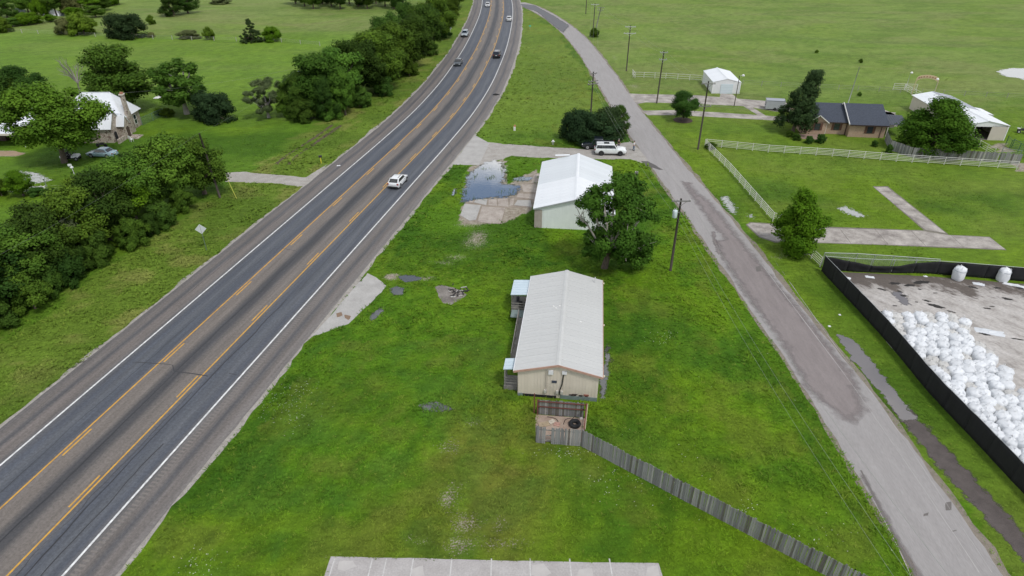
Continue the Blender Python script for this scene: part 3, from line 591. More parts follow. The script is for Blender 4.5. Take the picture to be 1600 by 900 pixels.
# dirt yard behind the black screen
def yard_mat():
    m, nt, n, l, b = _nt('yard_dirt'); b.inputs['Roughness'].default_value = .85
    ge = n.new('ShaderNodeNewGeometry'); mr0 = n.new('ShaderNodeMapping'); mr0.inputs['Rotation'].default_value = (0, 0, R(-32)); mp = n.new('ShaderNodeMapping'); mp.inputs['Scale'].default_value = (1.0, .38, 1)
    l.new(ge.outputs['Position'], mr0.inputs[0]); l.new(mr0.outputs[0], mp.inputs[0])
    def nz(sc, d, r, src): q = n.new('ShaderNodeTexNoise'); q.inputs['Scale'].default_value = sc; q.inputs['Detail'].default_value = d; q.inputs['Roughness'].default_value = r; l.new(src, q.inputs['Vector']); return q.outputs[0]
    a = nz(.8, 6, .7, mp.outputs[0]); c = nz(.16, 4, .6, ge.outputs['Position']); d = nz(3.5, 5, .7, ge.outputs['Position'])
    rp = n.new('ShaderNodeValToRGB'); e = rp.color_ramp.elements; e[0].position = .30; e[0].color = (.23, .205, .185, 1); e[1].position = .62; e[1].color = (.50, .47, .44, 1); q = e.new(.45); q.color = (.40, .37, .34, 1)
    l.new(a, rp.inputs[0])
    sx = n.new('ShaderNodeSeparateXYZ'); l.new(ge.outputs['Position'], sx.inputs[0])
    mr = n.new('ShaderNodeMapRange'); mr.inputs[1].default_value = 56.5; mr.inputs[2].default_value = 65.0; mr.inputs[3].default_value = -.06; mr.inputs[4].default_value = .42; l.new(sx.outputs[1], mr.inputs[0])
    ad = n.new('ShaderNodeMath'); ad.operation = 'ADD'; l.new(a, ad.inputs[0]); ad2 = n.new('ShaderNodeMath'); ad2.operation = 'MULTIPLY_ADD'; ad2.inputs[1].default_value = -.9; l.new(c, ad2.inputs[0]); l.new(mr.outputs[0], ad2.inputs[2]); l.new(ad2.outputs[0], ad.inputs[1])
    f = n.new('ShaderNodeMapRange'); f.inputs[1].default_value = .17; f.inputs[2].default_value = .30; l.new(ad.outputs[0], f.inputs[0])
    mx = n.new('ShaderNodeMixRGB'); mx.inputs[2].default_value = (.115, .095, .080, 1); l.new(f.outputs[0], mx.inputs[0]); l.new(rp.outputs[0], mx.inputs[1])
    g = n.new('ShaderNodeMapRange'); g.inputs[1].default_value = .3; g.inputs[2].default_value = .7; g.inputs[3].default_value = .8; g.inputs[4].default_value = 1.2; l.new(d, g.inputs[0])
    m2 = n.new('ShaderNodeMixRGB'); m2.blend_type = 'MULTIPLY'; m2.inputs[0].default_value = 1; l.new(mx.outputs[0], m2.inputs[1]); l.new(g.outputs[0], m2.inputs[2]); l.new(m2.outputs[0], b.inputs['Base Color'])
    bp = n.new('ShaderNodeBump'); bp.inputs['Strength'].default_value = .6; bp.inputs['Distance'].default_value = .06; l.new(a, bp.inputs['Height']); l.new(bp.outputs[0], b.inputs['Normal'])
    return m
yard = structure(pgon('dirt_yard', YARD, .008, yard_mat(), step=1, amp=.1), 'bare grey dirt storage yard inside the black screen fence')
BLK = mat('black_granules', (.016, .015, .015), (.05, .045, .04), 5, .9, bump=.6, coord='World')
def spill(name, px, py, a, b_, ang, m, h=.05, seed=0, parent=None, cat=None, label=None):
    X, Y = G(px, py); mb = MB(); rg = random.Random(seed); n = 22; pts = []
    for k in range(n):
        t = 2 * math.pi * k / n; r = rg.uniform(.6, 1.15); x, y = a * r * math.cos(t), b_ * r * math.sin(t); pts.append((X + x * math.cos(ang) - y * math.sin(ang), Y + x * math.sin(ang) + y * math.cos(ang)))
    vs = [(x, y, .009) for x, y in pts] + [(X + (x - X) * .55, Y + (y - Y) * .55, h * rg.uniform(.6, 1.2)) for x, y in pts] + [(X, Y, h * 1.2)]
    fs = [(i, (i + 1) % n, n + (i + 1) % n, n + i) for i in range(n)] + [(n + i, n + (i + 1) % n, 2 * n) for i in range(n)]
    mb.add(vs, fs); o = mb.build(name, m, parent, smooth=True)
    if label: tag(o, label, cat)
    return o
for i, (x, y, a, b_, g) in enumerate(((1462, 478, .9, .35, -.5), (1448, 470, .5, .2, -.5), (1412, 462, .5, .25, -.3), (1406, 456, .3, .15, 0), (1574, 467, .75, .25, -.3), (1542, 482, .45, .15, -.2), (1550, 479, .3, .1, -.2), (1538, 522, .7, .2, -.4), (1398, 478, .3, .12, 0), (1520, 449, .6, .25, -.4),
                                         (1558, 450, .5, .2, 0), (1432, 472, .25, .1, 0), (1437, 452, .25, .15, 0), (1461, 458, .3, .1, 0), (1595, 450, .6, .3, 0), (1380, 488, .4, .2, 0), (1590, 530, .8, .12, -.3), (1486, 487, .5, .12, -.6), (1440, 441, 1.2, .4, .1), (1420, 446, .8, .3, .1), (1398, 443, .7, .3, 0), (1377, 452, .6, .2, -.5))):
    spill('granule_spill', x, y, a, b_, g, BLK, .05, i, yard)
structure(ragged_sheet('mud_track', MUD, .006, fray(mat('wet_mud', (.115, .095, .085), (.065, .052, .046), 1.3, .5, coord='World', bump=.5, speck=.25), 1.2, 1.3, -.1, .25), cell=.3, soft=.8), 'dark muddy ditch running between side road and black fence')
# tyre ruts in the left verge
for k, pts in enumerate(([(432, 257), (445, 245), (480, 222), (519, 195)], [(451, 257), (462, 245), (500, 218), (533, 196)])):
    structure(strip('tyre_rut', spline(GP(pts), .6), -.28, .28, .006, mat('rut_soil', (.12, .085, .055), (.06, .05, .03), 2, .9, coord='World', bump=.5), jag0=.3, jag1=.3, seed=40 + k), ['left', 'right'][k] + ' muddy tyre rut pressed into the left verge')
# water
def water_mat(mirror=.5, mud=(.075, .075, .065)):
    """shallow standing water: a mirror of the sky over muddy ground"""
    m, nt, n, l, b = _nt('still_water'); b.inputs['Base Color'].default_value = (*mud, 1); b.inputs['Roughness'].default_value = .3
    ge = n.new('ShaderNodeNewGeometry'); q = n.new('ShaderNodeTexNoise'); q.inputs['Scale'].default_value = 1.8; q.inputs['Detail'].default_value = 3; l.new(ge.outputs['Position'], q.inputs['Vector'])
    bp = n.new('ShaderNodeBump'); bp.inputs['Strength'].default_value = .06; bp.inputs['Distance'].default_value = .03; l.new(q.outputs[0], bp.inputs['Height'])
    gl = n.new('ShaderNodeBsdfGlossy'); gl.inputs['Roughness'].default_value = .03; gl.inputs['Color'].default_value = (1, 1, 1, 1); l.new(bp.outputs[0], gl.inputs['Normal'])
    ms = n.new('ShaderNodeMixShader'); ms.inputs[0].default_value = mirror; l.new(b.outputs[0], ms.inputs[1]); l.new(gl.outputs[0], ms.inputs[2]); l.new(ms.outputs[0], n['Material Output'].inputs['Surface'])
    return m
WATP = fray(water_mat(.45, (.07, .09, .10)), .5, 1.2, -.1, .2); WATF = fray(water_mat(.58), 1.5, 1.7, -.1, .35); WATD = fray(water_mat(.14), 1.3, 1.2); WATG = fray(water_mat(.30, (.10, .12, .10)), 2.6, 2.6, .0, .5); WATM = fray(water_mat(.13, (.11, .092, .086)), 1.1, 1.4); WETM = fray(mat('wet_margin', (.10, .095, .055), (.055, .055, .03), 2, .5, coord='World', bump=.4), 1.1, 1.3, -.1, .5)
for i, (p, lb) in enumerate(PUDDLES):
    o = structure(ragged_sheet('puddle', p, .018 if i != 14 else .016, WATG if i in (6, 7, 8, 10) else WATM if i in (9, 14) else WATD if i in (3, 4, 5, 13, 15, 16) else WATF, cell=.25, soft=.6 if i else 1.3), lb)
    if i not in (6, 7, 8, 10): ragged_sheet('wet_margin', p, .0145 if i != 14 else .0125, WETM, o, .35, 1.1)
for i, (p, lb) in enumerate(FARWATER): structure(ragged_sheet('pond', p, .02, WATP, cell=.6, soft=2.0), lb)
# burnt hollow in the lawn
hol = structure(pgon('mud_hollow', HOLE, .012, mat('hollow_mud', (.30, .27, .24), (.10, .085, .07), .8, .6, coord='World', bump=.5, speck=.2), step=.25, amp=.3, seed=4), 'muddy hollow with charred debris in the lawn left of the tan building')
rg = random.Random(5)
for k in range(34):
    X, Y = G(rg.gauss(716, 7), rg.gauss(456, 3.2)); a = rg.uniform(0, 6.28); L = rg.uniform(.15, .7)
    MB().bar((X, Y, .05), (X + L * math.cos(a), Y + L * math.sin(a), .05 + rg.uniform(0, .14)), rg.uniform(.05, .14), rg.uniform(.03, .1)).build('charred_stick', flat('char', (.035, .032, .03), .9) if rg.random() < .8 else flat('ash_white', (.5, .48, .45), .9), hol)

# ------------------------------------------------------------------ grass tufts (stuff)
NOGRASS = [APRON, GRAVEL, PAD, BLOT, LDRIVE, UDRIVE, DDRIVE, XDRIVE, GAPRON, LPAD, YARD, MUD, MAINB, ENCL, SHEDB, BRICKB, BARNB, GARB, HOLE, TANDRIVE] + [p for p, _ in PUDDLES[:10]] + [PUDDLES[13][0]]
def build_grass():
    segs = []
    rg = np.random.default_rng(3)
    for (x0, x1, y0, y1, dens) in ((-52, 42, 20, 48, 24), (-60, 52, 48, 75, 14), (-80, 70, 75, 112, 6), (-110, 110, 112, 200, 1.7)):
        n = int((x1 - x0) * (y1 - y0) * dens); segs.append(np.column_stack([rg.uniform(x0, x1, n), rg.uniform(y0, y1, n)]))
    P = np.concatenate(segs); x, y = P[:, 0], P[:, 1]
    fw = y * _c + CAM_H * _s; ok = np.abs(x) < fw * 0.86
    oh = band(HWY, x, y, 0, 0); of = band(FRT, x, y, 0, 0); wig = (fbm(x, y, 1.5, 5) - .5) * .8
    ok &= ~((oh > -3.75 + wig) & (oh < 16.2 + wig)); ok &= ~(np.abs(of) < 3.05 + wig * .6)
    for p in NOGRASS: ok &= ~inpoly(x, y, p)
    D = dirt_mask(x, y); ok &= rg.random(len(x)) > D * 1.25
    # thin out the mown lawns
    mown = (of < -3) | ((oh > 27) & (y > 80)); ok &= ~(mown & (rg.random(len(x)) > .55))
    ok &= (rg.random(len(x)) < .45 + .9 * fbm(x, y, 3.0, 91)); ok &= rg.random(len(x)) < np.clip((205 - y) / 95, 0, 1)
    P = P[ok]; x, y = P[:, 0], P[:, 1]; mown = mown[ok]; oh = oh[ok]; N = len(P)
    C = grass_colour(x, y) * rg.uniform(.92, 1.22, N)[:, None] * 1.06
    yel = rg.random(N) < .05; C[yel] = C[yel] * .5 + np.array([.17, .20, .03]) * .6
    hgt = rg.uniform(.045, .105, N) * (0.5 + 1.0 * fbm(x, y, 5.0, 15)); hgt[mown] *= .6
    tall = (fbm(x, y, 7.0, 19) > .62) | ((oh < -3.3) & (oh > -6) & (fbm(x, y, 3.0, 23) > .45)) | ((oh > 16) & (oh < 27) & (fbm(x, y, 4.0, 29) > .5)); hgt[tall & ~mown] *= 1.9
    hgt *= np.clip(.9 + (y - 25) / 160, .9, 1.4)
    B = 5; a = rg.uniform(0, 2 * np.pi, (N, B)); lean = rg.uniform(.9, 2.2, (N, B)); hh = hgt[:, None] * rg.uniform(.6, 1.25, (N, B)); w = (0.020 + .00038 * y)[:, None] * rg.uniform(.7, 1.5, (N, B)) * 1.2
    rad = rg.uniform(.0, .14, (N, B)); cx = x[:, None] + rad * np.cos(a); cy = y[:, None] + rad * np.sin(a); ca, sa = np.cos(a), np.sin(a)
    v0 = np.stack([cx - sa * w, cy + ca * w, np.zeros_like(cx)], -1); v1 = np.stack([cx + sa * w, cy - ca * w, np.zeros_like(cx)], -1)
    tw = rg.normal(0, .35, (N, B)); v2 = np.stack([cx + np.cos(a + tw) * hh * lean, cy + np.sin(a + tw) * hh * lean, hh], -1)
    V = np.stack([v0, v1, v2], 2).reshape(-1, 3); nt_ = N * B
    me = bpy.data.meshes.new('grass'); me.vertices.add(len(V)); me.vertices.foreach_set('co', V.ravel().astype(np.float32))
    me.loops.add(nt_ * 3); me.loops.foreach_set('vertex_index', np.arange(nt_ * 3, dtype=np.int32)); me.polygons.add(nt_)
    me.polygons.foreach_set('loop_start', (np.arange(nt_) * 3).astype(np.int32)); me.polygons.foreach_set('loop_total', np.full(nt_, 3, np.int32)); me.update(calc_edges=True)
    CC = np.repeat(C, B, 0) * rg.uniform(.9, 1.12, nt_)[:, None]; CC = np.repeat(CC, 3, 0)
    at = me.attributes.new('blade', 'FLOAT_COLOR', 'POINT'); at.data.foreach_set('color', np.column_stack([CC, np.ones(len(CC))]).ravel().astype(np.float32))
    m, nt, n, l, b = _nt('grass_blades'); A = n.new('ShaderNodeAttribute'); A.attribute_name = 'blade'; l.new(A.outputs[0], b.inputs['Base Color']); b.inputs['Roughness'].default_value = .75; b.inputs['Specular IOR Level'].default_value = .15
    ge = n.new('ShaderNodeNewGeometry'); vm = n.new('ShaderNodeVectorMath'); vm.operation = 'MULTIPLY_ADD'; vm.inputs[1].default_value = (.4, .4, .4); vm.inputs[2].default_value = (0, 0, .8); l.new(ge.outputs['Normal'], vm.inputs[0])
    nn = n.new('ShaderNodeVectorMath'); nn.operation = 'NORMALIZE'; l.new(vm.outputs[0], nn.inputs[0]); l.new(nn.outputs[0], b.inputs['Normal'])
    me.materials.append(m); stuff(link('grass', me), 'uneven green grass growing over lawns and verges', 'grass')
    return N
NG = build_grass()
def build_flowers():
    rg = random.Random(11); mb = MB()
    for (px, py, sx, sy, n) in ((448, 640, 22, 20, 150), (470, 610, 14, 8, 60), (312, 885, 20, 14, 60), (880, 708, 28, 5, 60), (1000, 760, 60, 22, 30), (1050, 700, 70, 60, 30), (1300, 840, 40, 12, 25), (1035, 530, 12, 6, 40), (690, 250, 3, 2, 6), (1170, 795, 10, 8, 14), (960, 745, 25, 18, 40)):
        for k in range(n):
            X, Y = G(rg.gauss(px, sx), rg.gauss(py, sy)); z = rg.uniform(.12, .3); r = rg.uniform(.010, .028)
            mb.add([(X - r, Y - r, z), (X + r, Y - r, z + .01), (X + r, Y + r, z), (X - r, Y + r, z - .01)], [(0, 1, 2, 3)])
    stuff(mb.build('white_wildflowers', flat('petal', (.78, .77, .66), .8)), 'scattered small white wildflowers in the lawn', 'wildflowers')
build_flowers()

def build_reeds():
    rg = random.Random(4); mb = MB()
    for (px, py, sx, sy, n) in ((742, 275, 2.5, 3, 26), (764, 278, 3, 1.5, 24), (770, 277, 2, 1.5, 16), (786, 262, 2.5, 4, 60), (792, 278, 3, 4, 60), (726, 300, 3, 3, 22), (760, 264, 5, .5, 20), (800, 300, 6, 3, 30), (720, 285, 2, 6, 40), (782, 300, 4, 1, 14), (812, 282, 8, 2, 70), (745, 312, 14, 1.5, 40)):
        for k in range(n):
            X, Y = G(rg.gauss(px, sx), rg.gauss(py, sy)); h = rg.uniform(.15, .42); a = rg.uniform(0, 6.28); w = .035; l_ = rg.uniform(.05, .25)
            mb.add([(X - w * math.sin(a), Y + w * math.cos(a), 0), (X + w * math.sin(a), Y - w * math.cos(a), 0), (X + l_ * math.cos(a), Y + l_ * math.sin(a), h)], [(0, 1, 2)])
    stuff(mb.build('pond_weeds', mat('weed_green', (.085, .150, .020), (.045, .090, .012), 2, .8, coord='World')), 'thin green weeds standing in and round the large puddle', 'weeds')
build_reeds()

# ------------------------------------------------------------------ trees
BARK = mat('bark', (.16, .125, .095), (.07, .055, .042), 6, .95, bump=.6, stretch=(1, 1, .3))
PBARK = mat('pale_bark', (.50, .47, .41), (.27, .24, .19), 3, .9, bump=.3, stretch=(1, 1, .5))
DEADB = mat('dead_wood', (.36, .33, .30), (.22, .20, .18), 5, .95)
LEAF = {
    'oak': leafmat('oak_leaf', (0.126, 0.246, 0.030), (0.048, 0.115, 0.016)),
    'dark': leafmat('dark_leaf', (0.076, 0.166, 0.025), (0.028, 0.074, 0.014)),
    'bright': leafmat('bright_leaf', (0.208, 0.396, 0.023), (0.083, 0.198, 0.013), .5, .25),
    'pecan': leafmat('pecan_leaf', (0.208, 0.390, 0.039), (0.095, 0.210, 0.021), .45, .25),
    'dense': leafmat('dense_leaf', (0.113, 0.240, 0.023), (0.043, 0.114, 0.011), .4, .25),
    'cedar': leafmat('cedar_leaf', (0.048, 0.094, 0.032), (0.019, 0.041, 0.016), .2),
    'sage': leafmat('sage_leaf', (0.189, 0.246, 0.103), (0.098, 0.144, 0.060)),
    'silver': leafmat('silver_leaf', (0.239, 0.288, 0.149), (0.095, 0.144, 0.057)),
}
def leaves_mesh(name, centers, radii, n_leaf, size, material, rg, up=.45, flat_=1.0, shell=2.4):
    """leaf quads spread through many clumps; 'puff' is a soft normal, 'tint' a leaf-by-leaf shade of green"""
    centers = np.array(centers); radii = np.array(radii); w = radii ** 2; w = w / w.sum(); idx = rg.choice(len(centers), n_leaf, p=w)
    d = rg.normal(size=(n_leaf, 3)); d /= np.linalg.norm(d, axis=1)[:, None]; rr = radii[idx] * rg.random(n_leaf) ** (1 / shell) * rg.uniform(.75, 1.28, n_leaf)
    off = d * rr[:, None]; off[:, 2] *= flat_; p = centers[idx] + off
    nv = d * .75 + rg.normal(size=(n_leaf, 3)) * .45 + np.array([0, 0, up]); nv /= np.linalg.norm(nv, axis=1)[:, None]
    t = np.cross(nv, rg.normal(size=(n_leaf, 3))); t /= np.linalg.norm(t, axis=1)[:, None]; b = np.cross(nv, t); s = size * rg.uniform(.55, 1.35, n_leaf)[:, None]
    V = np.stack([p - t * s * .5 - b * s * .3, p + t * s * .15 - b * s * .5, p + t * s * .65 + b * s * .1, p - t * s * .1 + b * s * .5], 1).reshape(-1, 3)
    F = np.arange(n_leaf * 4).reshape(-1, 4)
    me = bpy.data.meshes.new(name); me.vertices.add(len(V)); me.vertices.foreach_set('co', V.ravel().astype(np.float32)); me.loops.add(n_leaf * 4); me.loops.foreach_set('vertex_index', F.ravel().astype(np.int32))
    me.polygons.add(n_leaf); me.polygons.foreach_set('loop_start', (np.arange(n_leaf) * 4).astype(np.int32)); me.polygons.foreach_set('loop_total', np.full(n_leaf, 4, np.int32)); me.update(calc_edges=True)
    ct = rg.uniform(0, 1, len(centers)); tint = np.clip(ct[idx] * .55 + rg.random(n_leaf) * .45, 0, 1)
    at = me.attributes.new('tint', 'FLOAT', 'POINT'); at.data.foreach_set('value', np.repeat(tint, 4).astype(np.float32))
    mid = (centers.max(0) + centers.min(0)) / 2 - np.array([0, 0, .12 * np.ptp(centers[:, 2])]); ow = (p - mid) / (np.ptp(centers, axis=0) / 2 + .5); ow /= np.linalg.norm(ow, axis=1)[:, None] + 1e-6; puff = d * .5 + ow * .45 + nv * .45 + np.array([0, 0, .2]); puff /= np.linalg.norm(puff, axis=1)[:, None]
    at = me.attributes.new('puff', 'FLOAT_VECTOR', 'POINT'); at.data.foreach_set('vector', np.repeat(puff, 4, 0).ravel().astype(np.float32))
    me.materials.append(material); return me
def envelope(kind, rg, n):
    """clump centres and sizes for a tree 10 m tall, about 8 m across"""
    C = []; Rr = []
    while len(C) < n:
        u = rg.random(); a = rg.uniform(0, 2 * np.pi)
        if kind in ('round', 'open'):
            z = 2.2 + 7.2 * u; prof = math.sin(math.pi * min(1, max(0, (z - 1.2) / 8.9))) ** .6; r = 3.5 * prof * rg.random() ** .42
            lob = 1 + .22 * math.sin(2 * a + 1.3) + .16 * math.sin(3 * a + z); C.append((r * lob * math.cos(a), r * lob * math.sin(a), z)); Rr.append(rg.uniform(.75, 1.4) if kind == 'round' else rg.uniform(.5, .95))
        elif kind == 'high':
            z = 3.3 + 6.4 * u; prof = math.sin(math.pi * min(1, max(0, (z - 2.2) / 8.2))) ** .5; r = 3.6 * prof * rg.random() ** .42; lob = 1 + .15 * math.sin(2 * a + 1.3) + .12 * math.sin(3 * a + z)
            C.append((r * lob * math.cos(a), r * lob * math.sin(a), z)); Rr.append(rg.uniform(.7, 1.2))
        elif kind == 'skirt':                                   # foliage down to the ground
            z = .6 + 8.9 * u; prof = (1 - max(0, (z - 2.6) / 7.6) ** 1.9) * min(1, .72 + z * .13); r = 3.6 * max(.05, prof) * rg.random() ** .4
            lob = 1 + .14 * math.sin(3 * a + z); C.append((r * lob * math.cos(a), r * lob * math.sin(a), z)); Rr.append(rg.uniform(.75, 1.35))
        elif kind == 'cone':
            z = .5 + 9.2 * u ** 1.35; r = (3.7 * (1 - (z / 10.1) ** 1.15) + .1) * rg.random() ** .35; lob = 1 + .2 * math.sin(3 * a + 1.7 * z); C.append((r * lob * math.cos(a), r * lob * math.sin(a), z)); Rr.append(rg.uniform(.45, .85) * (1.15 - z / 16))
        elif kind == 'mound':
            z = .4 + 8.6 * u; prof = math.sqrt(max(0, 1 - (z / 10) ** 2.4)); r = 3.5 * prof * rg.random() ** .4; lob = 1 + .18 * math.sin(2 * a + 2.1) + .1 * math.sin(5 * a); C.append((r * lob * math.cos(a), r * lob * math.sin(a), z * .55)); Rr.append(rg.uniform(.7, 1.25))
    return C, Rr
def trunk_mesh(name, centers, rg, fork=2.6, r0=.28, limbs=9, m=BARK, lean=(0, 0), twigs=0):
    mb = MB(); top = Vector((lean[0], lean[1], fork)); mb.tube([(0, 0, -.1), (lean[0] * .35, lean[1] * .35, fork * .45), top], [r0 * 1.35, r0, r0 * .85], 8)
    ids = rg.choice(len(centers), min(limbs, len(centers)), replace=False)
    for i in ids:
        e = Vector(centers[i]); a = top.lerp(e, .35) + Vector(rg.normal(size=3) * .25) + Vector((0, 0, .35)); b = top.lerp(e, .7) + Vector(rg.normal(size=3) * .25) + Vector((0, 0, .3))
        mb.tube([top - Vector((0, 0, .2)), a, b, e], [r0 * .6, r0 * .42, r0 * .28, r0 * .1], 6)
        for k in range(twigs):
            c2 = Vector(centers[int(rg.integers(len(centers)))])
            if (c2 - b).length < 3.2: mb.tube([b, b.lerp(c2, .5) + Vector(rg.normal(size=3) * .15), c2], [r0 * .22, r0 * .14, r0 * .06], 5)
    return mb.mesh(name, m, True)
KINDS = {}
def kind(key, env, n, nl, size, leaf, seed, fork=2.4, r0=.28, limbs=9, bark=BARK, twigs=0, flat_=.85, shell=2.4):
    rg = np.random.default_rng(seed); C, Rr = envelope(env, rg, n)
    KINDS[key] = (6.0 if env == 'mound' else 10.4, leaves_mesh('crown', C, Rr, nl, size, LEAF[leaf], rg, flat_=flat_, shell=shell), trunk_mesh('trunk', C, rg, fork, r0, limbs, bark, twigs=twigs))
kind('oak1', 'round', 71, 27115, 0.216, 'oak', 101); kind('oak2', 'round', 62, 24650, 0.224, 'oak', 102); kind('oak3', 'round', 80, 27115, 0.216, 'dark', 103); kind('oak4', 'skirt', 71, 25882, 0.224, 'oak', 104)
kind('dark1', 'round', 66, 24650, 0.216, 'dark', 105); kind('dark2', 'skirt', 69, 24650, 0.216, 'dark', 106)
kind('pecan', 'high', 101, 41905, 0.191, 'pecan', 107, fork=2.8, r0=.24); kind('bright1', 'skirt', 66, 27115, 0.224, 'bright', 108); kind('bright2', 'round', 59, 22185, 0.224, 'bright', 109)
kind('dense', 'skirt', 95, 34800, 0.207, 'dense', 119); kind('cedar1', 'cone', 103, 24650, 0.166, 'cedar', 110, fork=1.4, shell=1.6); kind('cedar2', 'mound', 80, 24650, 0.191, 'cedar', 111, fork=1.4)
kind('sparse1', 'open', 58, 18850, 0.216, 'oak', 112, fork=3.4, limbs=16, bark=PBARK, twigs=1); kind('sparse2', 'open', 48, 14500, 0.224, 'sage', 113, fork=2.6, limbs=13, bark=DEADB, twigs=1)
kind('bush1', 'mound', 59, 18734, 0.266, 'oak', 114, fork=1.2, r0=.18); kind('bush2', 'mound', 52, 17255, 0.282, 'dark', 115, fork=1.2, r0=.18); kind('bush3', 'mound', 55, 17255, 0.266, 'sage', 116, fork=1.2, r0=.18); kind('bush4', 'mound', 52, 17255, 0.274, 'silver', 117, fork=1.2, r0=.18); kind('bush5', 'mound', 52, 16022, 0.274, 'bright', 118, fork=1.2, r0=.18)
def tree(key, px, py, top, wpx, label, name='leafy_tree', cat='tree', group=None, rz=None, tilt=None, h=None, w=None, xy=None, wy=None):
    X, Y = xy or G(px, py); h = h or HT(px, py, top); w = w or wpx / PPM(px, py) * 1.04
    t = thing(name, label, cat, (X, Y, 0), random.uniform(0, 6.28) if rz is None else rz, group)
    if tilt: t.rotation_euler = (tilt[0], tilt[1], t.rotation_euler[2])
    nh, cr, tr = KINDS[key]; t.scale = (w / 8.6, (wy or w) / 8.6, h / nh)
    link('crown', cr, t); link('trunk', tr, t); return t
HG = 'trees of the hedgerow along the left verge'; HGL = 'dense leafy tree in the near hedgerow left of the highway'
H2 = 'trees of the hedgerow along the far curve'; H2L = 'dense leafy tree in the far hedgerow left of the highway curve'
for k, px, py, tp, w in (('oak1', -60, 545, 400, 150), ('dark1', 10, 505, 372, 135), ('oak2', 62, 468, 335, 130), ('oak3', 105, 440, 300, 120), ('oak1', 150, 408, 275, 120), ('dark1', 190, 383, 250, 110), ('oak2', 228, 352, 222, 100), ('oak4', 40, 440, 340, 110), ('oak2', 20, 470, 385, 100),
                         ('dark2', 95, 400, 310, 95), ('oak3', 255, 335, 215, 95), ('dark1', 210, 330, 240, 85), ('oak1', 165, 365, 262, 90)):
    tree(k, px - 16, py - 9, tp, w * .88, HGL, group=HG, h=HT(px - 16, py - 9, tp - 9) * .80)
tree('oak2', 276, 318, 208, 92, 'tall tree at the upper end of the near hedgerow, left of the leaning pole')
tree('oak1', 320, 303, 214, 84, 'rightmost tree of the near hedgerow, its crown round the leaning pole')
tree('bright2', 205, 345, 262, 88, 'yellow green tree at the back of the near hedgerow, below the parked blue sedan', h=7)
SB = 'low brush along the hedgerow foot'; SBL = 'low dark brush at the foot of the near hedgerow'
for k, px, py, tp, w in (('bush2', 30, 522, 465, 75), ('bush1', 85, 492, 430, 80), ('bush2', 135, 455, 395, 75), ('bush2', 185, 420, 362, 70), ('bush1', 225, 392, 340, 62), ('bush2', 268, 366, 320, 55), ('bush1', 302, 338, 295, 50), ('bush2', -20, 555, 490, 80), ('bush2', 250, 375, 335, 40), ('bush2', 160, 438, 385, 50), ('bush2', 110, 472, 420, 55)):
    tree(k, px - (30 if py > 400 else 12), py - 10, tp - 4, w * .85, SBL, 'brush', 'shrub', SB)
tree('bush4', 112, 408, 335, 72, 'silvery grey leafed tree draped over the middle of the near hedgerow', 'silver_leaf_tree')
tree('bush4', 60, 440, 365, 78, 'silvery grey leafed tree towards the left end of the near hedgerow', 'silver_leaf_tree')
for k, px, py, tp, w in (('oak1', 500, 178, 82, 90), ('dark1', 468, 180, 110, 60), ('oak2', 530, 168, 72, 88), ('oak3', 560, 152, 60, 80), ('oak1', 590, 140, 46, 82), ('oak2', 615, 122, 30, 78), ('dark1', 645, 105, 20, 72), ('oak3', 662, 84, 5, 62), ('oak1', 685, 60, -12, 60), ('oak2', 698, 40, -25, 50),
                         ('dark1', 705, 26, -35, 45), ('oak1', 712, 12, -45, 42), ('oak2', 720, -2, -50, 40), ('dark1', 640, 70, 0, 55), ('oak1', 580, 115, 50, 60), ('oak3', 610, 95, 22, 60), ('oak2', 530, 138, 75, 58), ('oak2', 540, 180, 105, 40), ('dark2', 512, 186, 118, 45)):
    tree(k, px, py, tp, w, H2L, group=H2)
for k, px, py, tp, w in (('bush2', 478, 188, 152, 50), ('bush1', 520, 184, 150, 45), ('bush2', 562, 166, 135, 42), ('bush2', 600, 148, 118, 40), ('bush1', 640, 118, 92, 36), ('bush2', 672, 86, 62, 30), ('bush2', 695, 58, 38, 24), ('bush1', 450, 182, 150, 36)):
    tree(k, px, py, tp, w, 'low brush at the foot of the far hedgerow', 'brush', 'shrub', 'brush under the far hedgerow')
tree('cedar1', 585, 78, 44, 26, 'dark pointed cedar poking up behind the far hedgerow', 'cedar_tree')
WG = 'trees of the wood at the top edge'; WL = 'dark green tree in the wood at the top edge left of the highway'
for i, px in enumerate(range(462, 640, 14)):
    tree(('dark1', 'oak3', 'oak1', 'dark2')[i % 4], px, 6 + (i % 3) * 4, -28 - (i * 7) % 13, 30, WL, group=WG)
# farm on the left
tree('pecan', 101, 254, 132, 130, 'big bright green pecan tree shading the cars before the stone cottage', 'pecan_tree', rz=0.0, tilt=(0, .13))
tree('oak1', 194, 172, 68, 112, 'large full tree behind the stone cottage chimney')
tree('oak3', 8, 182, 108, 75, 'leftmost dark tree behind the carport'); tree('dark1', 48, 168, 100, 66, 'dark tree between carport and stone cottage, behind the roofs'); tree('oak2', 25, 172, 118, 60, 'lower leafy tree squeezed between two dark trees behind the carport')
tree('sparse1', 292, 178, 88, 104, 'half bare tree with pale trunk standing left of the round bush', 'half_bare_tree')
tree('cedar2', 334, 187, 138, 74, 'round dark evergreen bush beside the half bare tree', 'round_bush', 'bush', wy=8.5)
tree('sparse2', 420, 184, 120, 60, 'thin grey green tree at the left end of the far hedgerow', 'thin_tree')
tree('bush1', 262, 182, 168, 22, 'low shrub at the end of the chain link fence', 'shrub', 'shrub'); tree('bush1', 249, 180, 168, 16, 'small shrub on the chain link fence', 'shrub', 'shrub')
